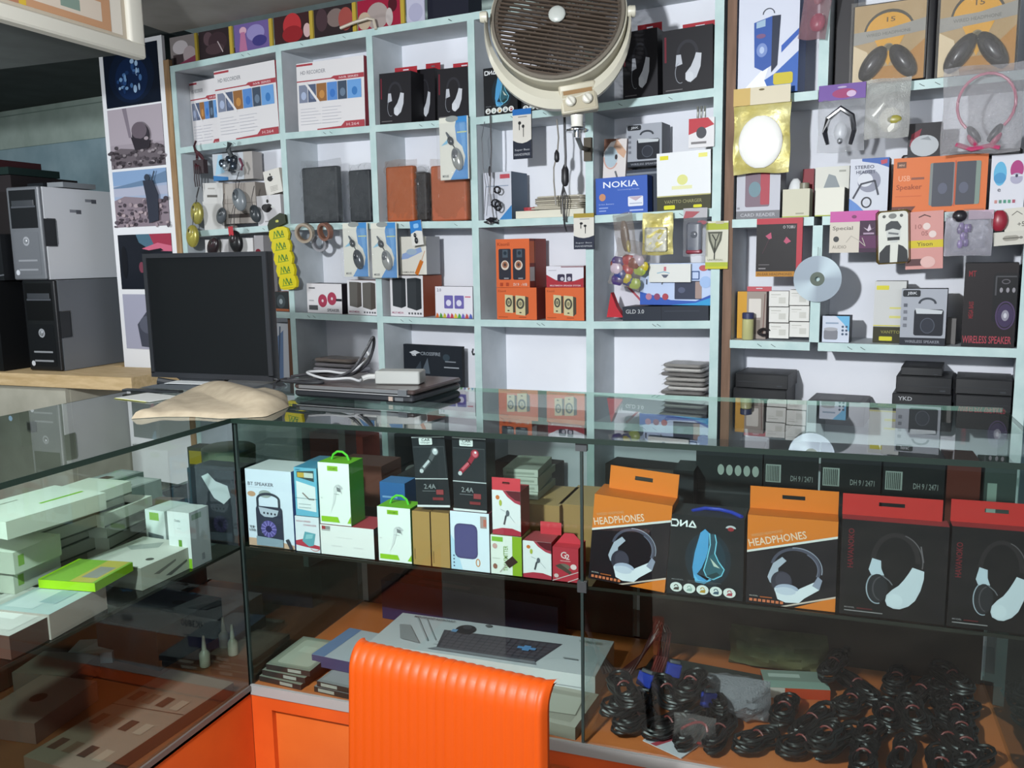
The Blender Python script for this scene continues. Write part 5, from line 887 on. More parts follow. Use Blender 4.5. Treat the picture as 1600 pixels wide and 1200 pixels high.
def figcase(o, w_, h_):
    mb = MB(); mb.rbox(-w_ / 2, w_ / 2, 0, .012, 0, h_, M('6d5c34', .3), .014)
    mb.art((-w_ / 2, -.0002, 0), (1, 0, 0), (0, 0, 1), w_, h_, [('rr', .07, .03, .95, .97, .12, 'd4d5cc'), ('e', .5, .89, .12, .05, '7a7c78'), ('e', .25, .89, .05, .03, '50524e'), ('e', .76, .89, .05, .03, '50524e'), ('p', [(.08, .03), (.1, .22), (.3, .35), (.42, .36), (.4, .03)], '2b2d30'), ('p', [(.94, .03), (.92, .24), (.8, .32), (.66, .36), (.62, .03)], '2b2d30'), ('p', [(.32, .5), (.3, .7), (.4, .76), (.6, .77), (.72, .7), (.72, .48), (.62, .4), (.44, .4)], 'c4c6c2'), ('p', [(.28, .62), (.3, .74), (.45, .8), (.65, .79), (.76, .68), (.7, .62), (.5, .66)], '3a3d40'), ('r', .34, .44, .7, .5, '2b2d30'), ('l', [(.38, .58), (.66, .55)], .06, '6a6d6f')]); mb.build('case_shell', o)
hang('printed_phone_case', 'phone case with a black and white figure in a jacket hanging below the orange carton', 'case', W, -.02, (1373, 329), (1422, 412), figcase, ry=R(-3))
def pinkcard(o, w_, h_):
    MB().box(-w_ / 2, w_ / 2, 0, .008, 0, h_, P('c98e88')).art((-w_ / 2, 0, 0), (1, 0, 0), (0, 0, 1), w_, h_, [('r', 0, 0, 1, 1, 'cb918b'), ('r', 0, .37, 1, .5, 'cdb92c'), ('t', 'Yison', .3, .4, .07, '6d6220', .42), ('t', '10', .25, .7, .08, 'a06a66', .18), ('e', .56, .74, .1, .06, 'dccac4'), ('t', '05', .42, .58, .08, 'a06a66', .18), ('e', .72, .6, .1, .06, 'dccac4'), ('r', 0, .06, .5, .18, '57383a'), ('e', .6, .12, .2, .1, 'd8b0aa'), ('l', [(.35, .9), (.5, .94), (.66, .9)], .03, '5a3a36')]).build('card', o)
hang('pink_card', 'salmon pink card with a yellow band hanging next to the printed phone case', 'package', W, -.014, (1419, 331), (1473, 420), pinkcard, ry=R(-2))
def silverbag(o, w_, h_):
    mb = MB(); rg = random.Random(8)
    for i in range(9): mb.ell((rg.uniform(-.2, .2) * w_, rg.uniform(-.004, .004), h_ * rg.uniform(.25, .65)), (.008, .006, .014), M(rg.choice(['5a3a88', '7a5aa4', '4a2c70']), .3), n=8, k=5)
    mb.build('purple_charm', o)
    mb = MB(); mb.box(-w_ / 2, w_ / 2, .01, .012, 0, h_ * .86, noisy('silver_foil', '9a98a4', 'd8d6de', 9, .15, bump=.5, metal=.7)); mb.build('foil_back', o)
    mb = MB(); mb.ell((-w_ * .2, -.006, h_ * .88), (.02, .014, .018), M('26242a', .3)); mb.build('black_plug', o)
    mb = MB(); mb.box(-w_ * .02, w_ / 2, -.002, .002, h_ * .8, h_, P('b8a0b0')); mb.build('header_card', o)
    mb = MB(); pillow(mb, w_, h_, .03, film('d4d2dc', .3, .06, .6), 9, 12, .6, 17); mb.build('clear_bag', o)
hang('charm_bag', 'silver foil bag with a purple charm hanging under the capsule speaker carton', 'bag', W, -.03, (1478, 330), (1549, 399), silverbag)
hang('red_gadget', 'dark red rounded gadget hanging beside the silver foil bag', 'gadget', W, -.02, (1549, 328), (1574, 362), lambda o, w_, h_: MB().ell((0, 0, h_ / 2), (w_ / 2, .014, h_ / 2), M('942838', .35)).build('shell', o))
for i, (p0, p1, c_, lb) in enumerate([((1572, 325), (1610, 361), 'd0cdc2', 'cream card hanging at the far end of the second board'), ((1554, 362), (1610, 382), 'c9c6bc', 'wide cream card with a grey oval hanging below the other cream card')]):
    hang('cream_card', lb, 'package', W, -.01 - .004 * i, p0, p1, lambda o, w_, h_: MB().box(-w_ / 2, w_ / 2, 0, .006, 0, h_, P(c_)).art((-w_ / 2, 0, 0), (1, 0, 0), (0, 0, 1), w_, h_, [('r', 0, 0, 1, 1, c_), ('rr', .25, .3, .7, .7, .1, '9a968c'), ('e', .75, .5, .05, .1, '7d7a72')] if i else [('l', [(.3, .7), (.5, .85), (.7, .7)], .03, '5d5a54'), ('t', '+5', .5, .2, .2, '6d6a64')]).build('card', o), ry=R(-4))
# disc
x, z = W.hit(1277, 436, -.02)
root = empty('compact_disc', W, x, -.02, z, 0, 0, R(4)); tag(root, 'shiny compact disc hanging on the middle upright', 'disc')
ring = lambda mb, r0, r1, y0, y1, m: mb.loft([[(r * math.cos(2 * math.pi * k / 48), y, r * math.sin(2 * math.pi * k / 48)) for r, y in ((r0, y0), (r1, y0), (r1, y1), (r0, y1))] for k in range(49)], m)
def cdmat():
    m, nt, b = base_mat('disc_sheen'); b.inputs['Metallic'].default_value = .35; b.inputs['Roughness'].default_value = .3; b.inputs['Anisotropic'].default_value = .8  # sheen painted into the base colour as paler and darker sectors
    tc = nt.nodes.new('ShaderNodeTexCoord'); sp = nt.nodes.new('ShaderNodeSeparateXYZ'); at = nt.nodes.new('ShaderNodeMath'); at.operation = 'ARCTAN2'
    mu = nt.nodes.new('ShaderNodeMath'); mu.operation = 'MULTIPLY'; mu.inputs[1].default_value = 2.0; si = nt.nodes.new('ShaderNodeMath'); si.operation = 'SINE'; cr = nt.nodes.new('ShaderNodeValToRGB')
    cr.color_ramp.elements[0].color = lin('b4c0cc'); cr.color_ramp.elements[1].color = lin('dcecf4'); lk = nt.links.new
    lk(tc.outputs['Object'], sp.inputs[0]); lk(sp.outputs['X'], at.inputs[0]); lk(sp.outputs['Z'], at.inputs[1]); lk(at.outputs[0], mu.inputs[0]); lk(mu.outputs[0], si.inputs[0]); lk(si.outputs[0], cr.inputs[0]); lk(cr.outputs[0], b.inputs['Base Color']); return m
mb = MB(); ring(mb, .022, .073, 0, .0012, cdmat()); mb.build('disc_surface', root)
mb = MB(); ring(mb, .0075, .022, 0, .0011, M('5d665c', .3, .3)); mb.build('clear_hub', root)
MB().tube([(0, .001, .006), (0, .002, .04), (0, .004, .1)], .0008, M('55585a')).build('string', root)
# third board
S(1, 2, 1146, 1196, 456, 'blister_pack', 'yellow and clear pack with a red hanger standing by the brown post', 'package', n=.05, d=.06, face='b8a8a4', side='8a7470', art=[('r', 0, 0, .33, 1, 'cf9a34'), ('r', .33, 0, 1, 1, '9c9088'), ('rr', .4, .45, .82, .85, .03, 'd8d2ca'), ('rr', .5, .1, .8, .4, .03, '7d726a'), ('l', [(.9, .1), (.95, .95)], .03, '7a5a54')], tab=dict(h=.1, c='c05a62', y=.03, lx=.25, rx=1.1))
x, _ = W.hit(1166, 520, .0); z = board_z(1, 2, x); mb = MB(); mb.lathe([(.017, 0), (.019, .003), (.019, .066), (.015, .07)], M('b9b884', .3), n=20); mb.lathe([(.0195, .07), (.0195, .088), (.017, .09)], M('34385c', .4), n=20); o = mb.build('glue_bottle'); pose(o, W, x, .022, z + .001); tag(o, 'small pale green jar with a navy lid in front of the yellow pack', 'jar')
coilthing('cable_clump', 'small clump of dark cable on the board beside the green jar', 'cable', W, .03, 1195, 519, .02, .01, '2e2a2c', 4, .003, 3, .01)
for c_ in range(2):
    for r_ in range(3):
        x0, x1 = 1202 + 32 * c_, 1232 + 32 * c_; yt, yb_ = 455 + 25 * r_, 479 + 25 * r_
        hang('charger_card', 'small white charger card in the block of six beside the disc', 'card', W, .02, (x0, yt - 2 * c_), (x1, yb_ - 2 * c_), lambda o, w_, h_: MB().box(-w_ / 2, w_ / 2, 0, .05, 0, h_, P('dad9d4')).art((-w_ / 2, 0, 0), (1, 0, 0), (0, 0, 1), w_, h_, [('r', 0, 0, 1, 1, 'dbdad5'), ('r', .5, .2, .85, .6, 'c6c5be'), ('r', .1, .75, .6, .8, 'b4b3ac'), ('r', .1, .6, .4, .63, 'c2c1ba')]).build('card_body', o), 'block of white charger cards')
S(1, 2, 1282, 1326, 494, 'mini_speaker_box', 'small white and blue carton with a grey cylinder picture below the disc', 'box', n=.008, d=.07, face='c9d4e4', side='2e3846', art=[('r', 0, 0, 1, 1, 'c9d0de'), ('p', [(.5, 1), (1, 1), (1, .4), (.8, .7)], '6fb2d8'), ('rr', .06, .1, .58, .48, .08, '7f8088'), ('e', .32, .5, .26, .07, 'a5a6ac'), ('r', .12, .7, .6, .76, '8fa0b4')] + [('e', .76 + .14 * (i % 2), .6 - .14 * (i // 2), .045, .045, '4a5a70') for i in range(6)])
S(1, 2, 1363, 1412, 440, 'white_yellow_box', 'white carton with yellow bars standing behind the silver speaker carton', 'box', n=.05, d=.07, face='c9cac8', side='7d7d74', art=[('r', 0, 0, 1, 1, 'c9cac8'), ('rr', .06, .86, .46, .93, .02, 'd4cb3a'), ('r', .5, .4, .95, .44, 'd0cc7a'), ('r', .5, .55, .9, .58, 'd0cc7a'), ('r', 0, 0, 1, .26, '34321f'), ('r', 0, .27, 1, .285, 'cdc634'), ('t', 'VANTTO', .25, .15, .05, '8d8848', .6), ('rr', .2, .03, .62, .1, .03, 'cdc634')])
S(1, 2, 1405, 1476, 452, 'speaker_carton', 'silver bluetooth speaker carton with a black speaker on the third board', 'box', n=.004, d=.08, face='a3a7b0', side='3a3d44', art=spk_box())
S(1, 2, 1478, 1492, 498, 'grey_carton', 'small grey carton between the speaker cartons', 'box', n=.06, d=.06, face='6d6a68')
S(1, 2, 1501, 1600, 412, 'party_speaker_box', 'large black carton with red lettering and a round speaker', 'box', n=.008, d=.14, face='1e1a1c', side='121012', art=[('r', 0, 0, 1, 1, '201b1d'), ('t', 'WIRELESS SPEAKER', .02, .04, .09, 'a4404c', .92), ('t', 'MT', .08, .84, .07, '84242c', .14), ('t', 'MEGA BASS', .2, .34, .05, '84242c', .36, 90), ('rr', .55, .3, 1.0, .88, .06, '17171a'), ('l', [(.6, .62), (.6, .84), (.97, .84)], .03, '4a4a4e'), ('o', .80, .38, .185, .17, .03, '4a3a5c'), ('e', .80, .38, .15, .14, '3c3050'), ('e', .80, .38, .07, .065, '8d8a98'), ('e', .80, .38, .03, .03, 'c4c4cc'), ('e', .7, .68, .03, .03, '8d8a90'), ('e', .82, .68, .03, .03, '8d8a90'), ('e', .93, .68, .03, .03, '8d8a90'), ('o', .78, .78, .08, .03, .02, '5d5a60')])
# fourth board: black disc drives
def drive(x0, x1, yt, yb_, lb, n=.02, d=.16, top='4b4c4e', ops=()):
    xa, zb = W.hit(x0, yb_, n); xb, _ = W.hit(x1, yb_, n); xb = min(xb, RX[2] - .02); xa = max(xa, RX[0] + .02); _, zt = W.hit(x0, yt, n); zb = max(zb, RNN[4][0][1] + .001)
    o = empty('disc_drive', W, (xa + xb) / 2, n, zb); tag(o, lb, 'drive', 'black drives on the lowest visible board'); w_, h_ = xb - xa, zt - zb
    carton_mesh(MB(), w_, d, h_ - .0015, '2c2d30', side='2a2b2e', top=top, tart=[('r', .06, .1, .9, .9, '55565a'), ('r', .15, .2, .6, .6, '626366')]).build('housing', o)
    mb = MB(); mb.rbox(-w_ / 2 - .001, w_ / 2 + .001, -.006, -.0003, .0, h_ - .002, M('1b1c1f', .4), .002); mb.art((-w_ / 2, -.006, 0), (1, 0, 0), (0, 0, 1), w_, h_ - .002, [('r', .05, .42, .95, .46, '34363a'), ('r', .8, .15, .9, .25, '3d4044')] + list(ops)); mb.build('bezel', o)
drive(1150, 1231, 582, 604, 'black drive on the stack by the brown post, upper one'); drive(1146, 1228, 605, 630, 'black drive on the stack by the brown post, second from the top', n=.014); drive(1146, 1228, 631, 668, 'black drive at the foot of the stack by the brown post', n=.014)
drive(1262, 1350, 624, 660, 'single low black drive lying between the two stacks', n=.02)
drive(1408, 1472, 572, 585, 'small flat drive on top of the middle stack', n=.03); drive(1400, 1486, 586, 612, 'black drive in the middle stack under the small flat one', n=.016); drive(1394, 1486, 613, 634, 'black drive with white lettering in the middle stack', n=.010, ops=[('t', 'YKD', .1, .5, .3, 'b0b2b6', .24)]); drive(1394, 1486, 635, 668, 'black drive at the foot of the middle stack', n=.01)
drive(1493, 1588, 590, 614, 'wide black drive on the end stack, upper one', n=.016); drive(1493, 1588, 615, 640, 'wide black drive on the end stack, second from the top', n=.014); drive(1493, 1588, 641, 668, 'wide black drive at the foot of the end stack', n=.014)
# ================================================================ the L-shaped glass counter
XL, YF, ZT, ZS, ZB = -1.335, 1.70, 1.026, .700, .336
XR, YB, XA, YA = .40, 2.275, -1.93, .55
pane = glass('clear_glass', 'eef4f2'); topg = glass('top_glass', 'e4eeea'); edge = M('15241e', .35); seal = M('242f2d', .35)
orange = noisy('orange_laminate', 'c24a1a', 'd4561f', 5, .32); orange_in = noisy('orange_panel', 'c85a20', 'd86a2a', 4, .4)
orange_deck = noisy('orange_deck', 'c46a38', 'd27a44', 4, .4)
alu = M('a9a8a6', .35, .3)
case = empty('glass_counter', C, -.5, 1.98, 0); tag(case, 'L-shaped glass display counter on an orange base with glass shelves', 'counter')
def cb(name, parts):
    mb = MB(); T = Matrix.Translation((.5, -1.98, 0))
    for b_ in parts: mb.box(*b_[:6], b_[6], T)
    return mb.build(name, case)
cb('glass_top', [(XL, XR, YF - .012, YB, ZT - .011, ZT, topg)])
cb('glass_top', [(XA, XL - .001, YA, YB, ZT - .011, ZT, topg)])
cb('top_edge', [(XL, XR, YF - .0135, YF - .0121, ZT - .0115, ZT, edge)])
cb('top_edge', [(XL - .001, XL + .0005, YA, YF - .0121, ZT - .0115, ZT, edge)])
cb('top_edge', [(XR + .0001, XR + .001, YF - .012, YB, ZT - .011, ZT, edge), (XL, XR, YB + .0001, YB + .001, ZT - .011, ZT, M('b9cfc9', .2))])  # pale back strip paints the bright glint along the glass edge
XD = -.468
cb('front_pane', [(XL + .004, XD - .003, YF, YF + .005, ZB, ZT - .012, pane)])
cb('front_pane', [(XD + .003, XR, YF, YF + .005, ZB, ZT - .012, pane)])
cb('front_pane', [(XL - .006, XL - .001, YA, YF - .002, ZB, ZT - .012, pane)])
cb('corner_seal', [(XL - .006, XL + .004, YF - .002, YF + .006, ZB, ZT - .012, seal)])
cb('middle_seal', [(XD - .003, XD + .003, YF - .001, YF + .006, ZB, ZT - .012, seal)])
cb('middle_clip', [(XD - .012, XD + .012, YF - .003, YF + .010, ZT - .03, ZT - .012, M('55585a', .35, .6))])
cb('middle_clip', [(XD - .010, XD + .010, YF - .003, YF + .012, ZS - .012, ZS + .012, M('55585a', .35, .6))])
cb('partition_pane', [(XL - .003, XL + .001, YF + .008, YB - .01, ZB, ZT - .012, glass('dimmed_partition_glass', 'b9c4be'))])  # darker tint puts the arm's shade and reflections into the partition
cb('partition_pane', [(XD - .002, XD + .002, YF + .014, YB - .01, ZB, ZS - .007, pane)])
shg = glass('shelf_glass', 'ccd8d2')
cb('glass_shelf', [(XL + .004, XR, YF + .008, YB - .02, ZS - .006, ZS, shg)])
cb('glass_shelf', [(XA + .01, XL - .008, YA, YB - .02, ZS - .006, ZS, shg)])
cb('shelf_edge', [(XL + .004, XR, YF + .0065, YF + .0079, ZS - .007, ZS, M('22241f', .3))])
cb('shelf_edge', [(XL - .0079, XL - .0065, YA, YF, ZS - .007, ZS, M('22241f', .3))])
cb('deck', [(XL, XR, YF, YB, ZB - .02, ZB, orange_deck)])
cb('deck', [(XA, XL, YA, YB, ZB - .02, ZB, noisy('shaded_deck', '7c4630', '8f5438', 4, .4))])  # darker copy of the orange deck, shade of the goods painted in
cb('metal_strip', [(XL + .002, XR, YF - .008, YF - .0001, ZB - .020, ZB + .006, alu)])
cb('metal_strip', [(XL + .0002, XL + .006, YA, YF - .01, ZB - .008, ZB + .005, M('5d5450', .4))])
cb('rail', [(XL + .001, XR, YF - .004, YF + .02, ZB - .055, ZB - .0205, orange)])
cb('stile', [(XL + .001, XL + .06, YF - .004, YF + .02, .02, ZB - .055, orange)])
cb('stile', [(XD - .03, XD + .03, YF - .004, YF + .02, .02, ZB - .055, orange)])
cb('stile', [(XR - .06, XR, YF - .004, YF + .02, .02, ZB - .055, orange)])
cb('base_panel', [(XL + .06, XD - .03, YF + .012, YF + .022, .02, ZB - .055, orange_in)])
cb('base_panel', [(XD + .03, XR - .06, YF + .012, YF + .022, .02, ZB - .055, orange_in)])
cb('base_panel', [(XL - .02, XL, YA, YF - .004, .02, ZB - .008, orange)])
cb('side_pane', [(XR - .006, XR, YF + .006, YB - .005, ZB, ZT - .012, pane)])
cb('back_panel', [(XL, XR, YB - .012, YB, 0, ZB, orange_in)])
cb('back_panel', [(XA, XA + .012, YA, YB, 0, ZB, orange_in)])
cb('back_door', [(XL + .02, XD - .01, YB - .010, YB - .006, ZB, ZS - .01, noisy('dark_back', '30261f', '46362b', 5, .5))])
cb('back_door', [(XD + .01, XR - .01, YB - .010, YB - .006, ZB, ZS - .01, noisy('dark_back', '30261f', '46362b', 5, .5))])
cb('back_door', [(XA + .002, XA + .008, YA, YB - .02, ZB, ZS - .01, noisy('dark_back', '30261f', '46362b', 5, .5))])
# ================================================================ chair
def chair():
    zt = .70; x0, y0 = C.hz(541, 1014, zt); x1, y1 = C.hz(852, 1082, zt)
    w_ = math.hypot(x1 - x0, y1 - y0); z0 = z1 = zt; o = empty('plastic_chair', C, (x0 + x1) / 2, (y0 + y1) / 2, 0, math.atan2(y1 - y0, x1 - x0)); tag(o, 'orange plastic chair with a ribbed curled backrest in front of the counter', 'chair')
    plastic = M('ab3f02', .5, 0, .0, .3); mb = MB(); nx = 170; prof = []
    for i in range(10): t = i / 9; prof.append((-.02 * (1 - t) - .004, .30 + (zt - .045 - .30) * t))
    for i in range(1, 9): a = R(115 * i / 8); prof.append((-.004 + .036 * (1 - math.cos(a)), zt - .045 + .045 * math.sin(a)))
    th = .005
    def rib(u): 
        p = (u * 21) % 1; e = min(u, 1 - u)
        return .0019 * (math.sin(math.pi * p) ** .6) if e > .012 else .001
    for side in (0, 1):
        def fn(u, v):
            k = v * (len(prof) - 1); i = min(int(k), len(prof) - 2); t = k - i
            y, z = prof[i][0] * (1 - t) + prof[i + 1][0] * t, prof[i][1] * (1 - t) + prof[i + 1][1] * t
            a = math.atan2(prof[i + 1][0] - prof[i][0], prof[i + 1][1] - prof[i][1])
            off = (rib(u) if not side else -th)
            bow = .028 * (2 * u - 1) ** 2; ed = .55 * ((abs(2 * u - 1) - .93) / .07 if abs(2 * u - 1) > .93 else 0) ** 2 * .02
            ww = w_ * (1.06 - .06 * (z / zt)) if z < zt else w_
            return ((u - .5) * ww, y - off * math.cos(a) + bow * 0 + ed, z + off * math.sin(a) - .0 )
        vs, fs = grid(nx, 40, fn); mb.add(vs, fs if not side else [f[::-1] for f in fs], plastic, smooth=True)
    mb.build('backrest', o).rotation_euler = (0, math.atan2(z0 - z1, w_) , 0) if False else (0, 0, 0)
    for s_ in (-1, 1):
        mb = MB(); mb.tube([(s_ * w_ * .48, .012, .30), (s_ * w_ * .485, .012, zt - .05), (s_ * w_ * .48, .035, zt - .01)], .007, plastic, n=8); mb.build('side_rim', o)
    mb = MB(); vs, fs = grid(24, 10, lambda u, v: ((u - .5) * w_ * 1.05, -.02 - v * .34, .30 - .012 * math.sin(math.pi * v) + .002 * math.sin(u * 60))); mb.add(vs, fs, plastic, smooth=True)
    vs, fs = grid(24, 10, lambda u, v: ((u - .5) * w_ * 1.05, -.02 - v * .34, .292 - .012 * math.sin(math.pi * v))); mb.add(vs, [f[::-1] for f in fs], plastic, smooth=True); mb.build('seat', o)
    for sx in (-1, 1):
        for yy in (-.04, -.34): mb = MB(); mb.tube([(sx * w_ * .46, yy, .292), (sx * w_ * .52, yy * 1.06, 0.0)], .012, M('8d8f92', .3, .8)); mb.build('leg', o)
chair()
# ================================================================ on the counter top
def monitor():
    yv = 2.09; x0, zt = C.hit(224, 397, yv); x1, zb = C.hit(428, 595, yv); _, zb = C.hit(326, 592, yv)
    w_ = x1 - x0; h_ = zt - zb; o = empty('computer_monitor', C, (x0 + x1) / 2, yv, ZT + .0005); tag(o, 'black square flat screen monitor switched off on the counter arm', 'monitor')
    z0 = zb - ZT; mb = MB(); mb.rbox(-w_ / 2, w_ / 2, 0, .034, z0, z0 + h_, M('1b1d20', .4), .006); mb.box(-w_ * .3, w_ * .3, .034, .06, z0 + h_ * .15, z0 + h_ * .85, M('1b1d20', .5)); mb.build('housing', o)
    mb = MB(); b_ = .013
    for q in ((-w_ / 2, w_ / 2, z0 + h_ - b_, z0 + h_), (-w_ / 2, w_ / 2, z0, z0 + b_ * 1.2), (-w_ / 2, -w_ / 2 + b_, z0 + b_, z0 + h_ - b_), (w_ / 2 - b_, w_ / 2, z0 + b_, z0 + h_ - b_)): mb.box(q[0], q[1], -.006, -.0002, q[2], q[3], M('26282c', .4))
    mb.build('bezel', o)
    MB().box(-w_ / 2 + b_, w_ / 2 - b_, -.002, -.0003, z0 + b_ * 1.2, z0 + h_ - b_, M('101315', .6, 0, 0, .15)).build('screen', o)
    mb = MB(); mb.prism([(-w_ * .3, z0), (w_ * .12, z0), (w_ * .02, z0 - .022), (-w_ * .2, z0 - .022)], .0, .03, M('24272b', .4)); mb.build('lower_bulge', o)
    mb = MB(); mb.tube([(-w_ * .22, .02, z0), (-w_ * .28, .0, z0 - .02), (-w_ * .40, -.03, .020)], .011, M('2a2d31', .4), n=8); mb.tube([(-w_ * .18, .03, z0), (-w_ * .2, .04, .016)], .009, M('1b1d20', .4), n=8); mb.build('stand', o)
    mb = MB(); mb.prism([(-w_ * .52, 0), (w_ * .46, 0), (w_ * .4, .014), (-w_ * .3, .016)], -.05, .09, M('4a4e52', .35)); mb.build('foot', o)
monitor()
def laptop():
    o = empty('laptop', C, -.99, 1.975, ZT + .0015, R(-5)); tag(o, 'closed dark laptop lying on the counter top under a power adapter', 'laptop'); w_, d_, h_ = .385, .262, .034
    mb = MB(); mb.rbox(-w_, 0, 0, d_, .0, .020, M('24262a', .4), .012); ba_ = mb.build('base', o)
    mb = MB(); mb.rbox(-w_ - .001, .001, .002, d_, .0215, h_, noisy('laptop_lid', '3a302f', '4a3d3b', 9, .28), .010); mb.build('lid', o)
    mb = MB(); mb.box(-w_ + .02, -.03, -.001, .004, .024, h_ - .001, M('9a9ca0', .3, .7)); mb.box(-w_ + .01, -.01, -.0015, .001, .0185, .0212, M('c4c5c8', .3, .7)); mb.build('silver_hinge_strip', o)
    mb = MB(); mb.box(-.045, -.018, -.003, .008, .020, h_ + .0005, M('7c7f84', .3, .6)); mb.build('hinge', ba_)
    mb = MB(); mb.box(-.075, -.062, -.001, .001, .004, .015, M('9a8a80', .4)); mb.box(-.055, -.03, -.001, .001, .005, .014, M('7d8084', .3, .6)); mb.build('port', ba_)
    h0 = ZT + .0015 + h_
    a = empty('power_adapter', C, -1.075, 2.09, h0 + .001, R(8)); tag(a, 'grey white power adapter brick lying on the laptop', 'adapter')
    mb = MB(); mb.rbox(-.072, .055, -.03, .03, 0, .036, M('999b98', .45), .006); br_ = mb.build('brick', a)
    mb = MB(); mb.box(-.074, -.0715, -.018, .018, .006, .028, M('9a9c9a', .5)); mb.build('socket_plate', br_)
    mb = MB(); mb.tube([(-.073, 0, .017), (-.10, .0, .016), (-.115, -.01, .012)], .008, M('a9aaa8', .4), n=8); mb.build('plug', a)
    rg = random.Random(9)
    def curve(pts, r, c_, nm, lb):
        q = []; P_ = [Vector(p) for p in pts]
        for i in range(len(P_) - 1):
            p0, p1, p2, p3 = P_[max(i - 1, 0)], P_[i], P_[i + 1], P_[min(i + 2, len(P_) - 1)]
            for k in range(8):
                t = k / 8; q.append(.5 * ((2 * p1) + (p2 - p0) * t + (2 * p0 - 5 * p1 + 4 * p2 - p3) * t * t + (3 * p1 - p0 - 3 * p2 + p3) * t ** 3))
        q.append(P_[-1]); o_ = q[0].copy(); mb = MB(); mb.tube([p - o_ for p in q], r, M(c_, .4), n=8); ob = mb.build(nm); ob.location = o_; return tag(ob, lb, 'cable')
    z = h0 + .006
    def cp(px, py, y): x_, z_ = C.hit(px, py, y); return (x_, y, max(z_, z if y > 1.98 else ZT + .006))
    curve([cp(440, 600, 2.02), cp(470, 594, 2.05), cp(520, 590, 2.06), cp(550, 578, 2.08), cp(570, 550, 2.09), cp(583, 527, 2.1), cp(583, 545, 2.12), cp(572, 570, 2.12), cp(545, 586, 2.12), cp(500, 583, 2.12), cp(455, 592, 2.1)], .0042, '2a2a2e', 'black_cable', 'thick black cable looping up beside the power adapter')
    curve([(-1.19, 2.06, z + .004), cp(560, 595, 2.05), cp(545, 591, 2.04), cp(510, 592, 2.03), cp(480, 582, 2.06), cp(510, 580, 2.1), cp(545, 582, 2.11), cp(575, 560, 2.13), cp(572, 548, 2.14)], .0036, 'a5a6a8', 'grey_cable', 'pale grey cable running from the power adapter across the laptop')
    curve([cp(430, 596, 2.04), cp(450, 605, 2.01), cp(480, 607, 2.0), cp(505, 600, 2.02), cp(480, 595, 2.04), cp(450, 597, 2.06), cp(432, 600, 2.0), cp(428, 606, 1.96)], .0038, '232428', 'black_cable', 'black cable curled on the near end of the laptop lid')
laptop()
def cloth():
    pts = [(205, 655), (255, 652), (300, 652), (345, 655), (415, 652), (452, 636), (448, 618), (410, 606), (370, 602), (330, 604), (300, 610), (270, 622), (235, 640)]
    W2 = [C.hz(a, b_, ZT) for a, b_ in pts]; cx = sum(a for a, b_ in W2) / len(W2); cy = sum(b_ for a, b_ in W2) / len(W2); n = len(W2)
    o = empty('cloth', C, cx, cy, ZT + .001); tag(o, 'crumpled beige cloth lying on the counter corner in front of the monitor', 'cloth')
    m = noisy('beige_cloth', '9a8d78', 'a99c86', 30, .9, bump=.15); mb = MB(); rings = []
    K = 96
    def rim(a):
        k = a / (2 * math.pi) * n; i = int(k) % n; t = k - int(k); p, q = W2[i], W2[(i + 1) % n]; return (p[0] * (1 - t) + q[0] * t - cx, p[1] * (1 - t) + q[1] * t - cy)
    for j in range(15):
        s_ = 1 - j / 14.0; ring_ = []
        for k in range(K):
            a = 2 * math.pi * k / K; x, y = rim(a); x *= s_ ** .75; y *= s_ ** .75
            f1 = max(0, math.sin(17 * (x * .35 + y) + 1.2 * math.sin(6 * x))); f2 = max(0, math.sin(31 * (y + .2 * x) + 2 * math.sin(11 * x)))
            body = (1 - s_ ** 3) ** .6
            z = .003 + body * (.006 + .022 * f1 ** 1.5 + .006 * f2 + .008 * max(0, min(1, (x + .05) * 6)))
            ring_.append((x, y, z if j else 0))
        rings.append(ring_)
    mb.loft(rings, m, caps=False); mb.add([(0, 0, rings[-1][0][2])] + rings[-1], [(0, k + 1, (k + 1) % K + 1) for k in range(K)], m, smooth=True); mb.build('cloth_body', o)
cloth()
o = MB().box(-.075, .075, -.05, .05, 0, .0012, P('c9cbc8')).box(-.078, .06, -.053, .04, -.0007, -.0001, P('c4c45a')).build('paper_sheets'); x, y = C.hz(232, 622, ZT); pose(o, C, x, y, ZT + .002, R(-12)); tag(o, 'white and yellow paper sheets beside the beige cloth', 'paper')
o = MB().rbox(-.10, .10, -.012, .012, 0, .006, M('23272a', .4), .004).build('black_ruler'); x, y = C.hz(225, 613, ZT + .006); pose(o, C, x, y + .02, ZT + .005, R(2)); tag(o, 'thin black bar lying behind the paper sheets', 'bar')
o = MB().box(-.07, .07, -.03, .03, 0, .001, P('d0d4d6')).build('paper_sheets'); x, y = C.hz(292, 609, ZT); pose(o, C, x, y + .02, ZT + .0185, R(4)); tag(o, 'white paper sheet lying on the monitor foot', 'paper')
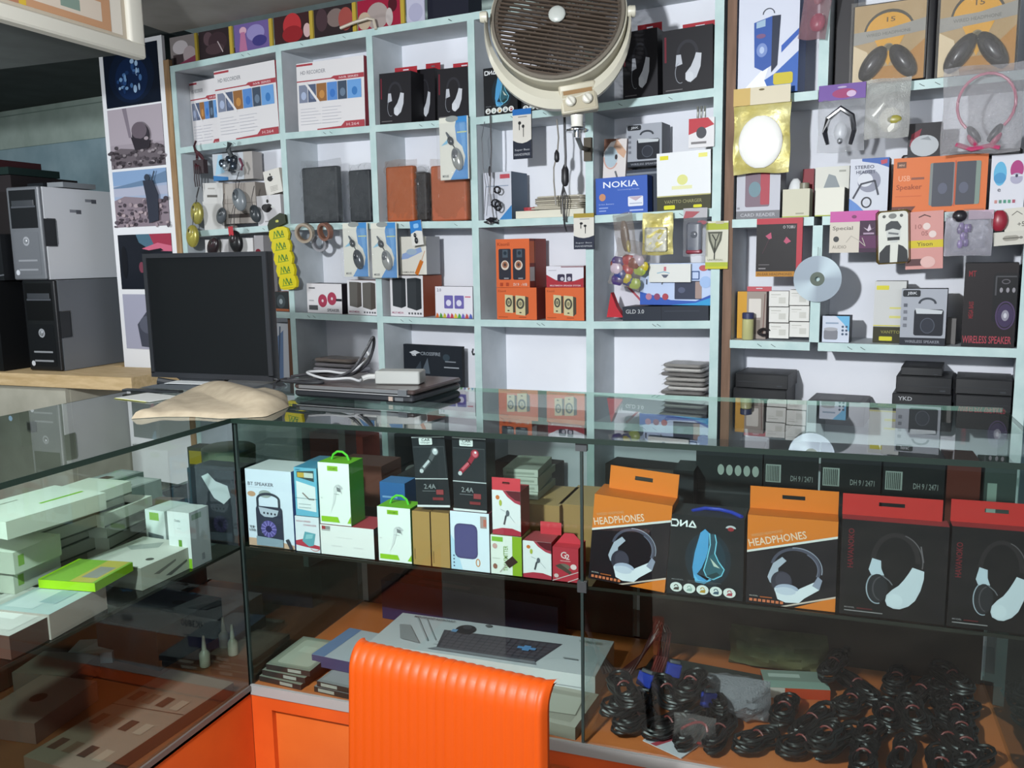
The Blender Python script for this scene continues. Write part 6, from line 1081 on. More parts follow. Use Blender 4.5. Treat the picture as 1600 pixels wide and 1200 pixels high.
# ================================================================ goods inside the front case, upper shelf
FY = YF + .014
def K(name, label, bl_, br_, yt, d, z=ZS, fy=FY, **kw):
    cat = kw.pop('cat', 'box')
    return box_at(name, label, cat, C, fy, bl_, br_, yt, d, base=z + .002, **kw)
def topz(o): return max((o.matrix_world @ Vector(c_)).z for c_ in o.bound_box)
def handle(c_, w_, d, h, o, s=.28):
    mb = MB(); a = w_ * s; mb.tube([(-a, d * .5, h), (-a * .8, d * .5, h + .012), (-a * .3, d * .5, h + .02), (a * .3, d * .5, h + .02), (a * .8, d * .5, h + .012), (a, d * .5, h)], .0028, P(c_)); mb.build('handle', o)
bt = [('r', 0, 0, 1, 1, 'd6deec'), ('p', [(0, 0), (1, 0), (1, .05), (.5, .1), (0, .1)], 'c9a58e'), ('t', 'BT SPEAKER', .05, .79, .045, '4a4450', .56), ('r', .05, .765, .56, .77, 'b8bcc8'), ('e', .12, .68, .09, .035, 'c49a7c'), ('e', .42, .69, .14, .05, '9aa3a0'),
      ('o', .48, .62, .26, .09, .05, '3a3e4a', 0, 180), ('r', .22, .5, .27, .63, '3a3e4a'), ('r', .69, .5, .74, .63, '3a3e4a'), ('rr', .2, .08, .78, .53, .06, '353848'), ('p', [(.26, .52), (.7, .49), (.66, .42), (.56, .395), (.38, .395), (.3, .43)], 'b4bac8'),
      ('e', .38, .445, .02, .015, '2c2e3a'), ('e', .46, .443, .02, .015, '2c2e3a'), ('e', .54, .44, .02, .015, '2c2e3a'), ('e', .62, .438, .02, .015, '2c2e3a'), ('e', .47, .24, .17, .11, '5a5090'), ('e', .47, .24, .07, .045, '2c2850')] + \
     [('l', [(.47 + .07 * math.cos(a), .24 + .045 * math.sin(a)), (.47 + .165 * math.cos(a), .24 + .105 * math.sin(a))], .02, '8a80c0') for a in [i * .52 for i in range(12)]] + [('p', [(.83, .12), (.9, .14), (.98, .02), (.92, .0)], '3a3e48'), ('t', 'TF', .05, .24, .03, '3a3840', .12), ('t', 'USB', .05, .20, .03, '3a3840', .14), ('p', [(.2, .02), (.78, .02), (.78, .12), (.2, .14)], '8a9aa8')]
K('bt_speaker_box', 'white carton showing a dark portable speaker with a handle, at the corner of the case', (389, 861), (460, 868), 733, .10, face='d6deec', side='4d62a4', top='dfe2e4', art=bt, lart=[('r', 0, 0, 1, 1, '8a98c0')])
cr = K('charger_box', 'small white carton with red lettering and a teal charger picture under the blue one', (464, 867), (501, 871), 806, .07, face='dcdfe4', side='b8bcc4', art=[('r', 0, 0, 1, 1, 'dcdfe6'), ('t', 'HIGH SPEED', .06, .84, .05, 'a8606c', .6), ('t', 'CHARGER', .35, .74, .05, 'a8606c', .55), ('p', [(.0, .3), (.3, .36), (.6, .24), (1, .2), (1, .1), (.4, .14), (0, .18)], 'b43c4c'), ('p', [(.4, .58), (.85, .54), (.75, .2), (.55, .16), (.28, .3)], '5fa0ac'), ('p', [(.45, .5), (.75, .52), (.7, .4), (.4, .36)], '86bcc4'), ('o', .8, .14, .2, .1, .03, 'c47a7c', 200, 340)])
K('blue_charger_box', 'tall light blue carton standing on the small white charger carton', (463, 805), (498, 809), 730, .07, z=topz(cr), face='6fb2cc', side='4a8fb0', art=[('r', 0, 0, 1, 1, '6cb0ca'), ('p', [(.08, .72), (.92, .62), (.92, .1), (.08, .14)], 'dde2e4'), ('p', [(.12, .92), (.88, .95), (.88, .72), (.12, .8)], '3c4a4c'), ('r', .15, .8, .45, .9, 'c0a04a'), ('r', .45, .8, .85, .9, 'c4ccc4'), ('l', [(.35, .48), (.62, .36), (.85, .36)], .06, '8a7c78'), ('r', 0, .365, 1, .372, '3a6a7c'), ('r', .15, .24, .7, .255, 'a5aeb0'), ('r', .15, .17, .7, .185, 'a5aeb0'), ('t', 'NC', .1, .94, .035, '2c5a74', .2)])
wb = K('white_long_box', 'wide plain white carton with a small red and grey mark and a red lid', (503, 873), (586, 883), 819, .09, face='e6e4e2', side='3a3234', top='b04048', art=[('r', 0, 0, 1, 1, 'e6e5e3'), ('r', .03, .84, .1, .96, '9c3a40'), ('r', .1, .84, .19, .96, '8f8c8c'), ('r', .03, .8, .19, .83, '9a9898'), ('r', .3, .6, .6, .62, 'd2d1d0'), ('r', .2, .3, .4, .34, 'd8d6d6'), ('r', .62, .3, .8, .34, 'd8d6d6')])
def lime():
    return [('r', 0, 0, 1, 1, 'e6eae6'), ('r', .3, .87, .64, .95, '86b82c'), ('t', 'ORAIMO', .34, .89, .035, '5a8420', .26), ('r', .04, .04, .58, .13, '8cc02c'), ('p', [(.58, .13), (.64, .04), (.04, .04)], '8cc02c'), ('p', [(.88, .04), (1, .04), (1, .16)], '8cc02c'), ('o', .64, .56, .16, .1, .06, 'c4c4c6', 20, 190), ('p', [(.5, .6), (.62, .63), (.5, .35), (.36, .2), (.44, .36)], 'd4d6d6'), ('p', [(.58, .62), (.72, .60), (.70, .54), (.60, .55)], '7a7c7e'), ('l', [(.66, .66), (.74, .52)], .02, 'b0b0b2'), ('r', .5, .5, .66, .51, 'b4b4b6'), ('r', .06, .42, .12, .44, 'd0d2d0')]
def H_(c_, s=.28): return lambda o, w_, d, h: handle(c_, w_, d, h, o, s)
K('lime_charger_box', 'white carton with lime green sides and handle standing on the wide white carton', (501, 815), (549, 820), 722, .065, z=topz(wb), face='e6eae6', side='4f9a2c', top='74b82c', art=lime(), kids=H_('5cc83a'), group=None)
K('lime_charger_box', 'white carton with lime green sides and handle standing on the shelf beside the kraft boxes', (593, 885), (644, 891), 791, .06, face='e6eae6', side='4f9a2c', top='74b82c', art=lime(), kids=H_('5cc83a'))
k1 = K('kraft_box', 'plain brown kraft carton next to the lime green one', (647, 891), (674, 895), 798, .09, face='a5804f', side='8a6a42', art=[('r', 0, 0, 1, 1, 'a9844f'), ('r', .08, .1, .12, .3, '6a4f30')], group='kraft cartons')
k2 = K('kraft_box', 'plain brown kraft carton next to the purple speaker carton', (676, 895), (704, 899), 800, .09, face='a5804f', side='8a6a42', art=[('r', 0, 0, 1, 1, 'a9844f'), ('r', .08, .06, .12, .28, '6a4f30')], group='kraft cartons')
ps = K('purple_speaker_box', 'white carton showing a rounded purple speaker with an orange loop', (706, 899), (766, 905), 798, .07, face='d4dfea', side='7c3a48', art=[('r', 0, 0, 1, 1, 'd8e0ea'), ('p', [(0, 0), (.3, 0), (.1, .5), (0, .6)], 'b4d0e4'), ('rr', .1, .2, .70, .80, .14, '4a4670'), ('rr', .13, .23, .67, .77, .12, '504c7c'), ('o', .7, .15, .06, .07, .025, 'c4844c'), ('r', .78, .75, .94, .95, 'a58c88'), ('r', .86, .78, .94, .9, 'b86a5c')] + [('e', .08, .06 + .06 * i, .02, .014, '4a566c') for i in range(4)])
def car(sec):
    m1, m2 = ('b8bcc0', '55585c') if not sec else ('c0606c', '8f2c3a')
    return [('r', 0, 0, 1, 1, '23262a'), ('r', .0, .985, 1, 1, 'c9cccf'), ('rr', .22, .885, .62, .985, .03, 'd0d3d2'), ('t', 'CAR', .3, .935, .04, '2c2e30', .26), ('t', 'Charger', .27, .90, .025, '3c3e40', .3), ('r', .03, .41, .97, .86, '2a2d31'), ('r', .03, .855, .97, .86, '5a5e62'), ('r', .0, .395, 1, .41, 'b4b7ba'), ('r', .955, .41, .965, .86, '4f5256'),
            ('l', [(.24, .53), (.5, .66), (.66, .78)], .13, m2), ('l', [(.3, .57), (.48, .66)], .07, m1), ('e', .68, .79, .12, .06, m2), ('e', .69, .79, .08, .045, m1), ('e', .23, .515, .06, .03, 'b8bcc0'), ('e', .7, .81, .03, .015, 'e4e6e8'), ('t', '2.4A', .26, .26, .07, '8a8d90', .36), ('r', .2, .225, .6, .235, '6a6d70'), ('r', .62, .18, .84, .25, '8a3c40'), ('r', .5, .1, .82, .14, '7a3034'), ('r', 0, 0, 1, .03, 'd4d4d6')]
z_ = max(topz(k1), topz(k2), topz(ps)) + .0005
K('car_charger_box', 'tall black window carton with a silver and black car charger', (653, 796), (704, 797), 683, .055, z=z_, face='23262a', side='1a1c20', art=car(0), group=None)
K('car_charger_box', 'tall black window carton with a red car charger', (709, 798), (761, 802), 683, .055, z=z_, face='23262a', side='1a1c20', art=car(1))
gp = K('power_bank_box', 'white and lime carton showing a dark plug-in transmitter', (768, 906), (816, 912), 835, .06, face='dce0d4', side='8a9a6a', art=[('r', 0, 0, 1, 1, 'dde0d8'), ('r', .7, 0, 1, 1, '86a82c'), ('r', .04, .84, .4, .96, '7cb03c'), ('t', 'TRANSMITTER', .56, .1, .12, '7a9a4c', .8, 90), ('e', .14, .72, .08, .07, 'c49a94'), ('p', [(.45, .32), (.7, .5), (.88, .36), (.6, .18)], '3c2c28'), ('l', [(.5, .26), (.3, .06)], .04, 'b0a8a0'), ('e', .14, .2, .07, .07, '8a5a4a'), ('r', .06, .4, .3, .42, 'c0c2b8')])
def micbox(): return [('r', 0, 0, 1, 1, 'dcdcde'), ('p', [(.38, 1), (1, 1), (1, .72), (.8, .76), (.55, .88)], '5a2028'), ('p', [(1, .78), (1, .70), (.8, .74), (.55, .86), (.38, 1), (.48, 1), (.6, .9), (.82, .8)], 'a83c4c'), ('p', [(0, 0), (1, 0), (1, .1), (.7, .16), (.35, .16), (0, .1)], 'a83444'), ('e', .2, .84, .07, .05, 'c4703c'), ('e', .3, .72, .05, .07, 'a8b04c'), ('l', [(.42, .24), (.48, .42), (.56, .5)], .06, '4a4e54'), ('e', .55, .5, .06, .07, '5a5e66'), ('l', [(.3, .58), (.45, .54)], .015, '8a8d92'), ('l', [(.62, .45), (.8, .3)], .015, 'a0a3a8')]
K('mic_box', 'white and red flower carton standing on the lime transmitter carton', (770, 830), (814, 835), 765, .06, z=topz(gp), face='dcdcde', side='7a2430', top='b83440', art=micbox(), tab=dict(h=.28, c='c8404a', y=.0008))
K('mic_box', 'white and red flower carton standing beside the dark red carton', (818, 912), (862, 918), 844, .07, face='dcdcde', side='8a2834', top='a04a50', art=micbox(), tab=dict(h=.34, c='c43c46', y=.055, slot=False, lx=.35, rx=1.1))
K('red_charger_box', 'dark red carton with white lettering and a dome shaped lid by the middle seam', (864, 918), (904, 923), 854, .06, face='a8303c', side='8a2430', top='c03c48', art=[('r', 0, 0, 1, 1, 'ac3440'), ('t', 'G', .32, .68, .2, 'd8c4c4', .22), ('t', '2', .52, .66, .16, 'd8c4c4', .14), ('r', .3, .6, .7, .62, 'c89a9c'), ('e', .42, .44, .26, .09, '6a6458'), ('p', [(.1, .45), (.3, .52), (.75, .3), (.68, .22)], '4a4038'), ('l', [(0, 0), (1, .32)], .03, 'c8b4b4'), ('l', [(.6, 0), (1, .14)], .03, 'c8b4b4'), ('e', .82, .46, .12, .08, 'd8c0c0'), ('e', .15, .16, .09, .06, 'c8b0b0')],
  kids=lambda o, w_, d, h: MB().prism([(-w_ * .5, h), (w_ * .5, h), (w_ * .42, h * 1.12), (w_ * .18, h * 1.3), (-w_ * .18, h * 1.3)], d * .5, d * .5 + .0015, P('c03c48')).build('lid_flap', o))
def hpo():
    return [('r', 0, 0, 1, 1, '1d191e'), ('p', [(0, 1), (1, 1), (1, .84), (0, .60)], 'd27428'), ('p', [(0, .60), (1, .84), (1, .815), (0, .575)], 'd6d2d0'), ('p', [(.55, 0), (1, 0), (1, .165)], 'd27428'), ('p', [(.40, .0), (1, .175), (1, .155), (.46, 0)], 'c9b4a8'),
            ('t', 'HEADPHONES', .03, .64, .085, 'e2c4ac', .66, 14), ('t', 'WIRELESS HEADPHONES', .05, .755, .03, 'd49a6a', .36, 14), ('o', .55, .44, .28, .235, .035, '4d4c5c', -20, 170), ('o', .56, .44, .29, .24, .012, '8a8c9c', -10, 100), ('o', .55, .44, .255, .2, .012, '6a6a7c', -20, 60), ('p', [(.26, .38), (.30, .48), (.40, .56), (.45, .52), (.36, .43), (.36, .34), (.32, .24), (.27, .26), (.24, .32)], 'a9adbc'),
            ('e', .40, .28, .12, .12, '34323e'), ('e', .42, .30, .09, .09, '423f4c'), ('e', .46, .19, .14, .07, 'a5abc0'), ('p', [(.32, .2), (.36, .08), (.45, .05), (.60, .06), (.66, .12), (.82, .23), (.76, .31), (.60, .22), (.58, .19), (.44, .22)], 'd8dae2'), ('e', .45, .18, .115, .045, 'c0c4d4'), ('p', [(.74, .27), (.82, .23), (.85, .34), (.80, .38)], '8d90a4'),
            ('t', 'MODEL', .04, .085, .014, 'a8a4a0', .1)] + [('r', .04 + .05 * i, .03, .075 + .05 * i, .06, 'c9704c') for i in range(8)] + [('r', .16, .083, .3, .096, 'a0562c')]
def hpt(o, w_, d, h): MB().art((-w_ * .1, 0, h + .0003), (1, 0, 0), (0, 1, 0), w_ * .4, d, [('r', 0, .45, 1, .55, 'c9884c')]).build('top_print', o)
K('orange_headphone_box', 'orange and black headphone carton next to the middle seam of the case', (919, 915), (1038, 938), 780, .085, face='1d191e', side='c0661f', top='c86c24', art=hpo(), tab=dict(h=.27, c='d8782c', y=.06, lx=.1, rx=1), group=None, level=False)
K('orange_headphone_box', 'orange and black headphone carton between the blue headset carton and the red topped ones', (1165, 952), (1304, 972), 804, .075, face='1d191e', side='c0661f', top='c86c24', art=hpo(), tab=dict(h=.25, c='d27428', y=.05, lx=.0, rx=1))
def dnaz(o, w_, d, h):
    mb = MB(); mb.tube([(-w_ * .2, d * .35, h + .0008), (-w_ * .05, d * .55, h + .0035), (w_ * .15, d * .55, h + .0035), (w_ * .32, d * .4, h + .003), (w_ * .46, d * .12, h + .0025)], .004, M('2438a0', .4), n=8); mb.build('blue_band_print', o)
K('blue_headset_box', 'black carton with a large blue headset picture between the two orange headphone cartons', (1041, 941), (1160, 954), 803, .085, face='1b1d20', side='2a2c30', top='2c2e32', art=dna(), kids=dnaz)
K('red_top_headphone_box', 'black headphone carton with a red top beside the orange one', (1310, 974), (1474, 998), 810, .04, face='1d1a1c', side='1a1718', top='94383c', art=whead(), tab=dict(h=.22, c='b8322f', y=.032, lx=0, rx=.95), group=None)
K('red_top_headphone_box', 'black headphone carton with a red top cut off by the picture edge', (1478, 998), (1630, 1021), 821, .04, face='1d1a1c', side='1a1718', top='94383c', art=whead(), tab=dict(h=.22, c='b8322f', y=.032, lx=0, rx=.95))
# goods behind the front row
def B(name, label, x0, x1, yt, fy, d, z=ZS, group=None, cat='box', **kw):
    xa, _ = C.hit(x0, yt, fy); xb, zt = C.hit((x1), yt, fy); xm = (xa + xb) / 2; _, zt = C.hit((x0 + x1) / 2, yt, fy)
    o = carton_mesh(MB(), xb - xa, d, zt - z - .001, **kw).build(name); pose(o, C, xm, fy, z + .0008); return tag(o, label, cat, group)
bc = lambda x: [('r', x, .72, x + .28, .88, '9aa09c')] + [('r', x + .02 + .03 * i, .73, x + .035 + .03 * i, .87, '3a3e3c') for i in range(8)]
B('stacked_headset_box', 'black carton with a row of small printed discs behind the blue headset carton', 1088, 1192, 704, 1.98, .12, face='202426', art=[('r', 0, 0, 1, 1, '202426')] + [('e', .38 + .13 * i, .82, .05, .05, '9aa29c') for i in range(5)] + [('r', 0, .6, 1, .62, '34383a')], group='cartons stored behind the front row')
for i, (a, b_) in enumerate([(1194, 1280), (1283, 1378), (1381, 1478)]):
    B('stored_headphone_box', 'black barcoded headphone carton behind the front row, %s' % ['beside the one with the printed discs', 'between two alike', 'beside the dark red carton'][i], a, b_, 706 + 5 * i, 1.98, .12, face='1f2123', art=[('r', 0, 0, 1, 1, '1f2123')] + bc(.04) + [('t', 'DH 9 / 2471', .5, .74, .05, '8a8d8c', .4), ('r', 0, .55, 1, .57, '3a2426')], group='cartons stored behind the front row')
B('dark_red_carton', 'dark brick red carton stored behind the front row near the end of the case', 1481, 1534, 722, 1.98, .12, face='5a2a22')
B('grey_screen_box', 'dark grey carton with a pale square at the end of the case', 1540, 1590, 728, 1.98, .1, face='3c4644', art=[('r', 0, 0, 1, 1, '3c4644'), ('r', .1, .6, .4, .85, '8a9a92')])
B('black_window_box', 'dark box standing behind the orange headphone carton at the seam', 1052, 1084, 735, 1.92, .1, face='23272a')
B('blue_cube', 'small blue cube carton standing behind the lime green carton', 593, 632, 754, 1.83, .06, face='34649c', side='2c568a', top='4a7cb4', art=[('r', .1, .75, .7, .78, '7aa0c8')])
B('lidded_white_box', 'white carton with an open blue lid behind the light blue one', 476, 500, 722, 1.82, .07, face='d8dcdc', side='b0b4b4', top='5a86a0', art=[('r', 0, .9, 1, 1, '4a7c98')])
for i in range(4):
    xx, yy = C.hz(840, 790, ZS + .05); o = carton_mesh(MB(), .085, .14, .017, 'aab0a4', side='8f958a', art=[('r', .1, .3, .9, .6, '8d9488')]).build('phone_carton'); pose(o, C, -.66, 1.86, ZS + .135 + i * .0178, R(4 * (i % 2))); tag(o, 'flat grey white phone carton in the pile behind the upper red and white carton', 'box', 'pale phone cartons in a pile')
for i, (x_, yy) in enumerate([(-.70, 1.84), (-.60, 1.83), (-.52, 1.85)]):
    o = carton_mesh(MB(), .088, .17, .132, '9a7a4e', side='7d6240', top='a98c60', art=[('r', 0, 0, 1, 1, '9a7a4e'), ('r', .1, .3, .14, .7, '6a5030')]).build('kraft_box'); pose(o, C, x_, yy, ZS + .001); tag(o, 'brown kraft carton stored behind the red and white cartons', 'box', 'kraft cartons behind the front row')
o = empty('clear_bag_roll', C, -.755, 1.79, topz(bpy.data.objects['power_bank_box']) + .075); mb = MB(); pillow(mb, .12, .05, .04, film('c4ccc8', .5, .06, .6), 10, 8, .6, 6); mb.build('crumpled_film', o); tag(o, 'crumpled clear plastic bag behind the upper red and white carton', 'bag'); o.location.z = ZS + .146; 
o.location.x = -.74; o.location.y = 1.87
o2 = carton_mesh(MB(), .10, .10, .142, '6a5c4c').build('brown_carton'); pose(o2, C, -.80, 1.83, ZS + .001); tag(o2, 'brown carton hidden behind the purple speaker carton', 'box'); o.location.x = -.79; 
for (xx, yy, w_, h_, c_, lb) in ((-1.24, 2.1, .16, .12, '6a4238', 'brown box at the back of the case behind the portable speaker carton'), (-1.02, 2.1, .18, .10, '2c3032', 'black box at the back of the case behind the wide white carton'), (-.36, 2.08, .2, .14, '4a4238', 'dark box at the back of the case behind the orange headphone carton')):
    o = carton_mesh(MB(), w_, .12, h_, c_).build('storage_box'); pose(o, C, xx, yy, ZS + .001); tag(o, lb, 'box')
# ================================================================ lower deck of the front case
kb = [('r', 0, 0, 1, 1, 'd0cfd4'), ('p', [(.30, .12), (.74, .12), (.80, .72), (.26, .66)], '504a52'), ('p', [(.31, .16), (.73, .16), (.785, .68), (.275, .62)], '5c555e')]
kb += [('l', [(.275 + .005 * j + .0, .22 + .08 * j), (.745 + .008 * j, .22 + .085 * j)], .0025, '37333a') for j in range(5)] + [('l', [(.30 + .03 * i, .16), (.29 + .032 * i, .66)], .0016, '37333a') for i in range(15)]
kb += [('p', [(.27, .05), (.75, .05), (.74, .12), (.3, .12)], '86868e'), ('e', .355, .72, .045, .14, '2c2a2e'), ('e', .355, .78, .02, .06, '45434a'), ('r', .30, .60, .325, .68, '7aa4d0'), ('r', .655, .36, .685, .5, '6a9ad0'), ('r', .63, .40, .71, .46, '6a9ad0'), ('p', [(.05, .6), (.1, .62), (.22, .15), (.12, .2)], '9a9ca0'), ('l', [(.09, .9), (.24, .25)], .008, 'b4b6ba'), ('l', [(.13, .92), (.27, .3)], .006, 'b4b6ba'), ('t', 'MOUSE AND KEYBOARD', .08, .86, .06, '6a6a70', .2), ('t', 'WIRELESS', .86, .8, .06, '8a9a90', .1), ('r', .84, .3, .9, .33, 'a0a0a4'), ('e', .44, .9, .015, .04, '6a6a6e')]
kf = [('r', 0, 0, 1, 1, 'd6d4d6'), ('t', 'HK3800', .07, .5, .3, '3c3a42', .14), ('o', .045, .5, .02, .3, .006, '4a7cc4', 60, 300), ('l', [(.1, .15), (.2, .12)], .006, '7a787c'), ('t', 'ENERGY', .50, .3, .28, '4a484c', .07), ('t', 'DIRECT', .62, .3, .28, '4a484c', .07), ('t', 'MULTI', .74, .3, .28, '4a484c', .07), ('r', .84, .5, .95, .54, 'a0a0a4')]
def deck_item(name, label, corner, w_, d_, h_, rz, z=ZB, cat='box', **kw):
    x, y = C.hz(corner[0], corner[1], z); group = kw.pop('group', None)
    if len(corner) > 2: x2, y2 = C.hz(corner[2], corner[3], z); w_ = math.hypot(x2 - x, y2 - y); rz = math.atan2(y2 - y, x2 - x)
    mb = carton_mesh(MB(), w_, d_, h_, **kw)
    for i, v in enumerate(mb.v): mb.v[i] = (v[0] + w_ / 2, v[1], v[2])
    o = mb.build(name); pose(o, C, x, y, z + .001, rz); return tag(o, label, cat, group)
deck_item('keyboard_box', 'long white carton printed with a keyboard and mouse, lettered HK3800', (577, 1043, 930, 1100), .64, .20, .068, R(-6.5), face='d6d4d6', side='bcb8ba', top='d0cfd4', art=kf, tart=kb)
deck_item('dark_blue_carton', 'long black and blue carton lying behind the keyboard carton', (598, 966), .56, .06, .12, R(-4), face='231f2c', side='1b191e', top='3a3634', art=[('r', 0, 0, 1, .3, '2c3058'), ('r', .62, .1, .84, .2, '3a70b4')], tart=[('r', 0, 0, 1, 1, '3c3634'), ('r', .2, .3, .5, .7, '5a4440')])
dk = dict(face='3a322e', side='33302c')
for i in range(3): deck_item('disc_case', 'dark edged disc case with a pale cover in the corner pile', (404 + 6 * i, 1064 - 9 * i), .13, .17, .014, R(-4 + 2 * i), z=ZB + .0155 * i, top='8a8d80', face='3a302e', side='2c2826', art=[('r', .5, .2, .8, .8, 'a8a49c')], tart=[('r', .06, .06, .94, .94, '9a9c8c'), ('rr', .15, .1, .9, .9, .08, 'b8b8a8'), ('r', .3, .5, .6, .7, 'c4c4b4')], group='disc cases in the corner pile')
for i in range(2): deck_item('disc_case', 'dark edged disc case under the blue and white carton', (490 + 4 * i, 1082 - 8 * i), .12, .16, .014, R(-4), z=ZB + .0155 * i, top='8a8d90', art=[('r', .1, .2, .5, .8, 'a8a49c')], tart=[('r', .06, .06, .94, .94, '9c9ca0')], group='disc cases under the blue and white carton', **dk)
deck_item('blue_white_carton', 'flat blue and white carton lying beside the pile of disc cases', (488, 1040), .13, .17, .03, R(-4), z=ZB + .032, face='4a4468', side='3a3858', top='b8bcc4', tart=[('r', 0, 0, .3, 1, '6a86ac'), ('p', [(.3, 0), (.3, 1), (0, 1), (0, .9)], '6a86ac')])
deck_item('disc_case', 'pale disc case lying between the blue and white carton and the keyboard carton', (520, 1030), .12, .15, .014, R(-5), z=ZB, top='9a9c8c', tart=[('rr', .1, .1, .9, .9, .08, 'b4b6a4'), ('r', 0, 0, 1, .05, '6a6a60')], face='6a6a60', side='5a5a52')
deck_item('clear_gadget_box', 'clear plastic box with a grey gadget lying in front of the keyboard carton', (842, 1152), .17, .16, .03, R(-5), face='8a8478', side='7d776c', top='aaa498', tart=[('r', .1, .1, .9, .9, '9a9488'), ('p', [(.2, .2), (.9, .3), (.85, .8), (.1, .75)], 'b0aca0'), ('l', [(.2, .2), (.9, .3), (.85, .8)], .02, '6a645a')])
# black device, small boxes and bags in the second bay
deck_item('black_device', 'flat black device with white lettering lying behind the cable bundles', (1000, 1068), .28, .12, .022, R(-6), face='2a2c2c', side='232525', top='343836', art=[('t', 'ZALA', .62, .3, .4, 'b0b4b0', .12)], cat='device')
deck_item('green_white_carton', 'red, white and pale green flat carton under the clear bag', (1196, 1090), .15, .09, .026, R(12), face='b8401c', side='a5381a', top='9ab0a4', art=[('r', 0, 0, .3, 1, 'c4b8b0')], tart=[('r', 0, .4, 1, 1, '8d9a90'), ('r', .1, .6, .6, .8, 'c4ccc4')])
deck_item('red_white_card', 'white card with a red cross line lying at the front of the cables', (1003, 1162), .10, .075, .002, R(-25), z=ZB + .001, face='c8c4c8', top='c8c4cc', tart=[('r', 0, 0, 1, 1, 'cac6ce'), ('p', [(.2, 0), (.35, 0), (.6, 1), (.5, 1)], 'b04450')], cat='card')
def bagblob(name, lb, px, z, w_, h_, t, fm, seed, inner_=None, cat='bag', rx=0, rz=0):
    x, y = C.hz(px[0], px[1], z); o = empty(name, C, x, y, z + .002, rz, 0, rx); tag(o, lb, cat)
    mb = MB(); pillow(mb, w_, h_, t, fm, 12, 12, .22, seed); 
    for i, v in enumerate(mb.v): mb.v[i] = (v[0], v[1], max(v[2], 0))
    mb.build('bag_film', o)
    if inner_: inner_(o)
    return o
bagblob('clear_bag', 'grey translucent plastic bag standing among the black cables', (1150, 1122), ZB, .15, .10, .09, film('a8a4ac', .6, .15, .5), 3, lambda o: MB().ell((0, 0, .04), (.05, .03, .035), M('4a4448', .4)).build('dark_contents', o))
bagblob('camouflage_pouch', 'olive camouflage pouch lying behind the clear bag', (1215, 1040), ZB, .24, .10, .09, noisy('camouflage', '4a4a2c', '6a6440', 16, .7, bump=.2), 8, rx=R(-10), cat='pouch')
# ---- coiled cables: one of each kind, then copies
def coil_proto(kind, name):
    o = empty(name, C, 0, 0, -5); rg = random.Random(kind + 40); mb = MB(); pts = []
    L_, Wd = (.08, .026) if kind % 2 else (.066, .034); turns = 8
    for i in range(turns * 16):
        a = 2 * math.pi * i / 16; j = .8 + .25 * math.sin(i * .173 + kind)
        sq = 1 - .45 * math.exp(-(math.cos(a) * 2.2) ** 2)      # pinched at the tie
        pts.append((L_ * j * math.cos(a), Wd * j * math.sin(a) * sq, .024 + .011 * math.sin(i * .31 + kind)))
    mb.tube(pts, .0040, M(['131112', '171415', '100f10'][kind % 3], .42), n=6); mb.build('coil', o)
    MB().tube([(.0, .016 * math.cos(a), .026 + .018 * math.sin(a)) for a in [2 * math.pi * k / 12 for k in range(12)]], .0022, M('7a3432', .5), close=True).build('twist_tie', o)
    if kind == 1:
        mb = MB(); mb.rbox(-.012, .012, -.008, .008, 0, .03, M('1b1a1b', .3), .004, Matrix.Translation((.085, 0, .022)) @ Matrix.Rotation(R(90), 4, 'Y')); mb.build('plug', o); MB().box(.112, .128, -.005, -.003, .018, .020, M('a8a49c', .3, .8)).box(.112, .128, .003, .005, .018, .020, M('a8a49c', .3, .8)).build('prong', o)
    return o
protos = [coil_proto(k, 'coiled_cable_bundle') for k in range(3)]
spots = [(1225, 1112), (1270, 1130), (1330, 1100), (1385, 1120), (1440, 1085), (1490, 1120), (1545, 1100), (1120, 1175), (1180, 1182), (1250, 1165), (1310, 1160), (1360, 1150), (1425, 1140), (1480, 1160), (1540, 1150), (1590, 1130), (1340, 1075), (1400, 1060), (1460, 1050), (1520, 1060), (1575, 1075), (1350, 1195), (1410, 1185), (1470, 1200), (1530, 1195), (1590, 1180), (1000, 1095), (1040, 1105), (1080, 1090), (990, 1130), (1040, 1150), (1085, 1140), (960, 1120), (950, 1150), (1300, 1060), (1560, 1040), (1070, 1170), (1110, 1110), (1290, 1190), (1500, 1085)]
rg = random.Random(12); used = [0, 0, 0]
placed = []
for i, (px, py) in enumerate(spots):
    k = i % 3; src = protos[k]; o = src if not used[k] else copy_tree(src); used[k] = 1
    x, y = C.hz(px, py, ZB + .02); y = max(y, YF + .055); lev = sum(1 for (a, b_) in placed if math.hypot(a - x, b_ - y) < .07); placed.append((x, y))
    x = min(x, XR - .09); a = R(rg.uniform(50, 120)); y = min(max(y, YF + .10), YB - .1)
    pose(o, C, x, y, ZB + .001 + .034 * min(lev, 4), a, R(rg.uniform(-4, 4)), R(rg.uniform(-4, 4)))
    tag(o, 'coiled black cable with a red twist tie on the orange deck', 'cable', 'coiled black cables on the orange deck')
def hose():
    x, y = C.hz(992, 1058, ZB); o = empty('maroon_cable_loop', C, x, y, ZB + .002); tag(o, 'tall loop of dark red cables standing beside the middle seam', 'cable'); 
    for i in range(5):
        s = i * .006; MB().tube([(-.05 - s, -.03 + s, .01), (-.02, 0, .06), (.0 + s * .5, .01, .11), (.012 + s, .02 + s, .15 - s), (.022 + s, .02, .12), (.018 + s, .01, .06), (.0 + s, 0, .01)], .0042, M('5a2422', .35), n=7).build('cable', o)
hose()
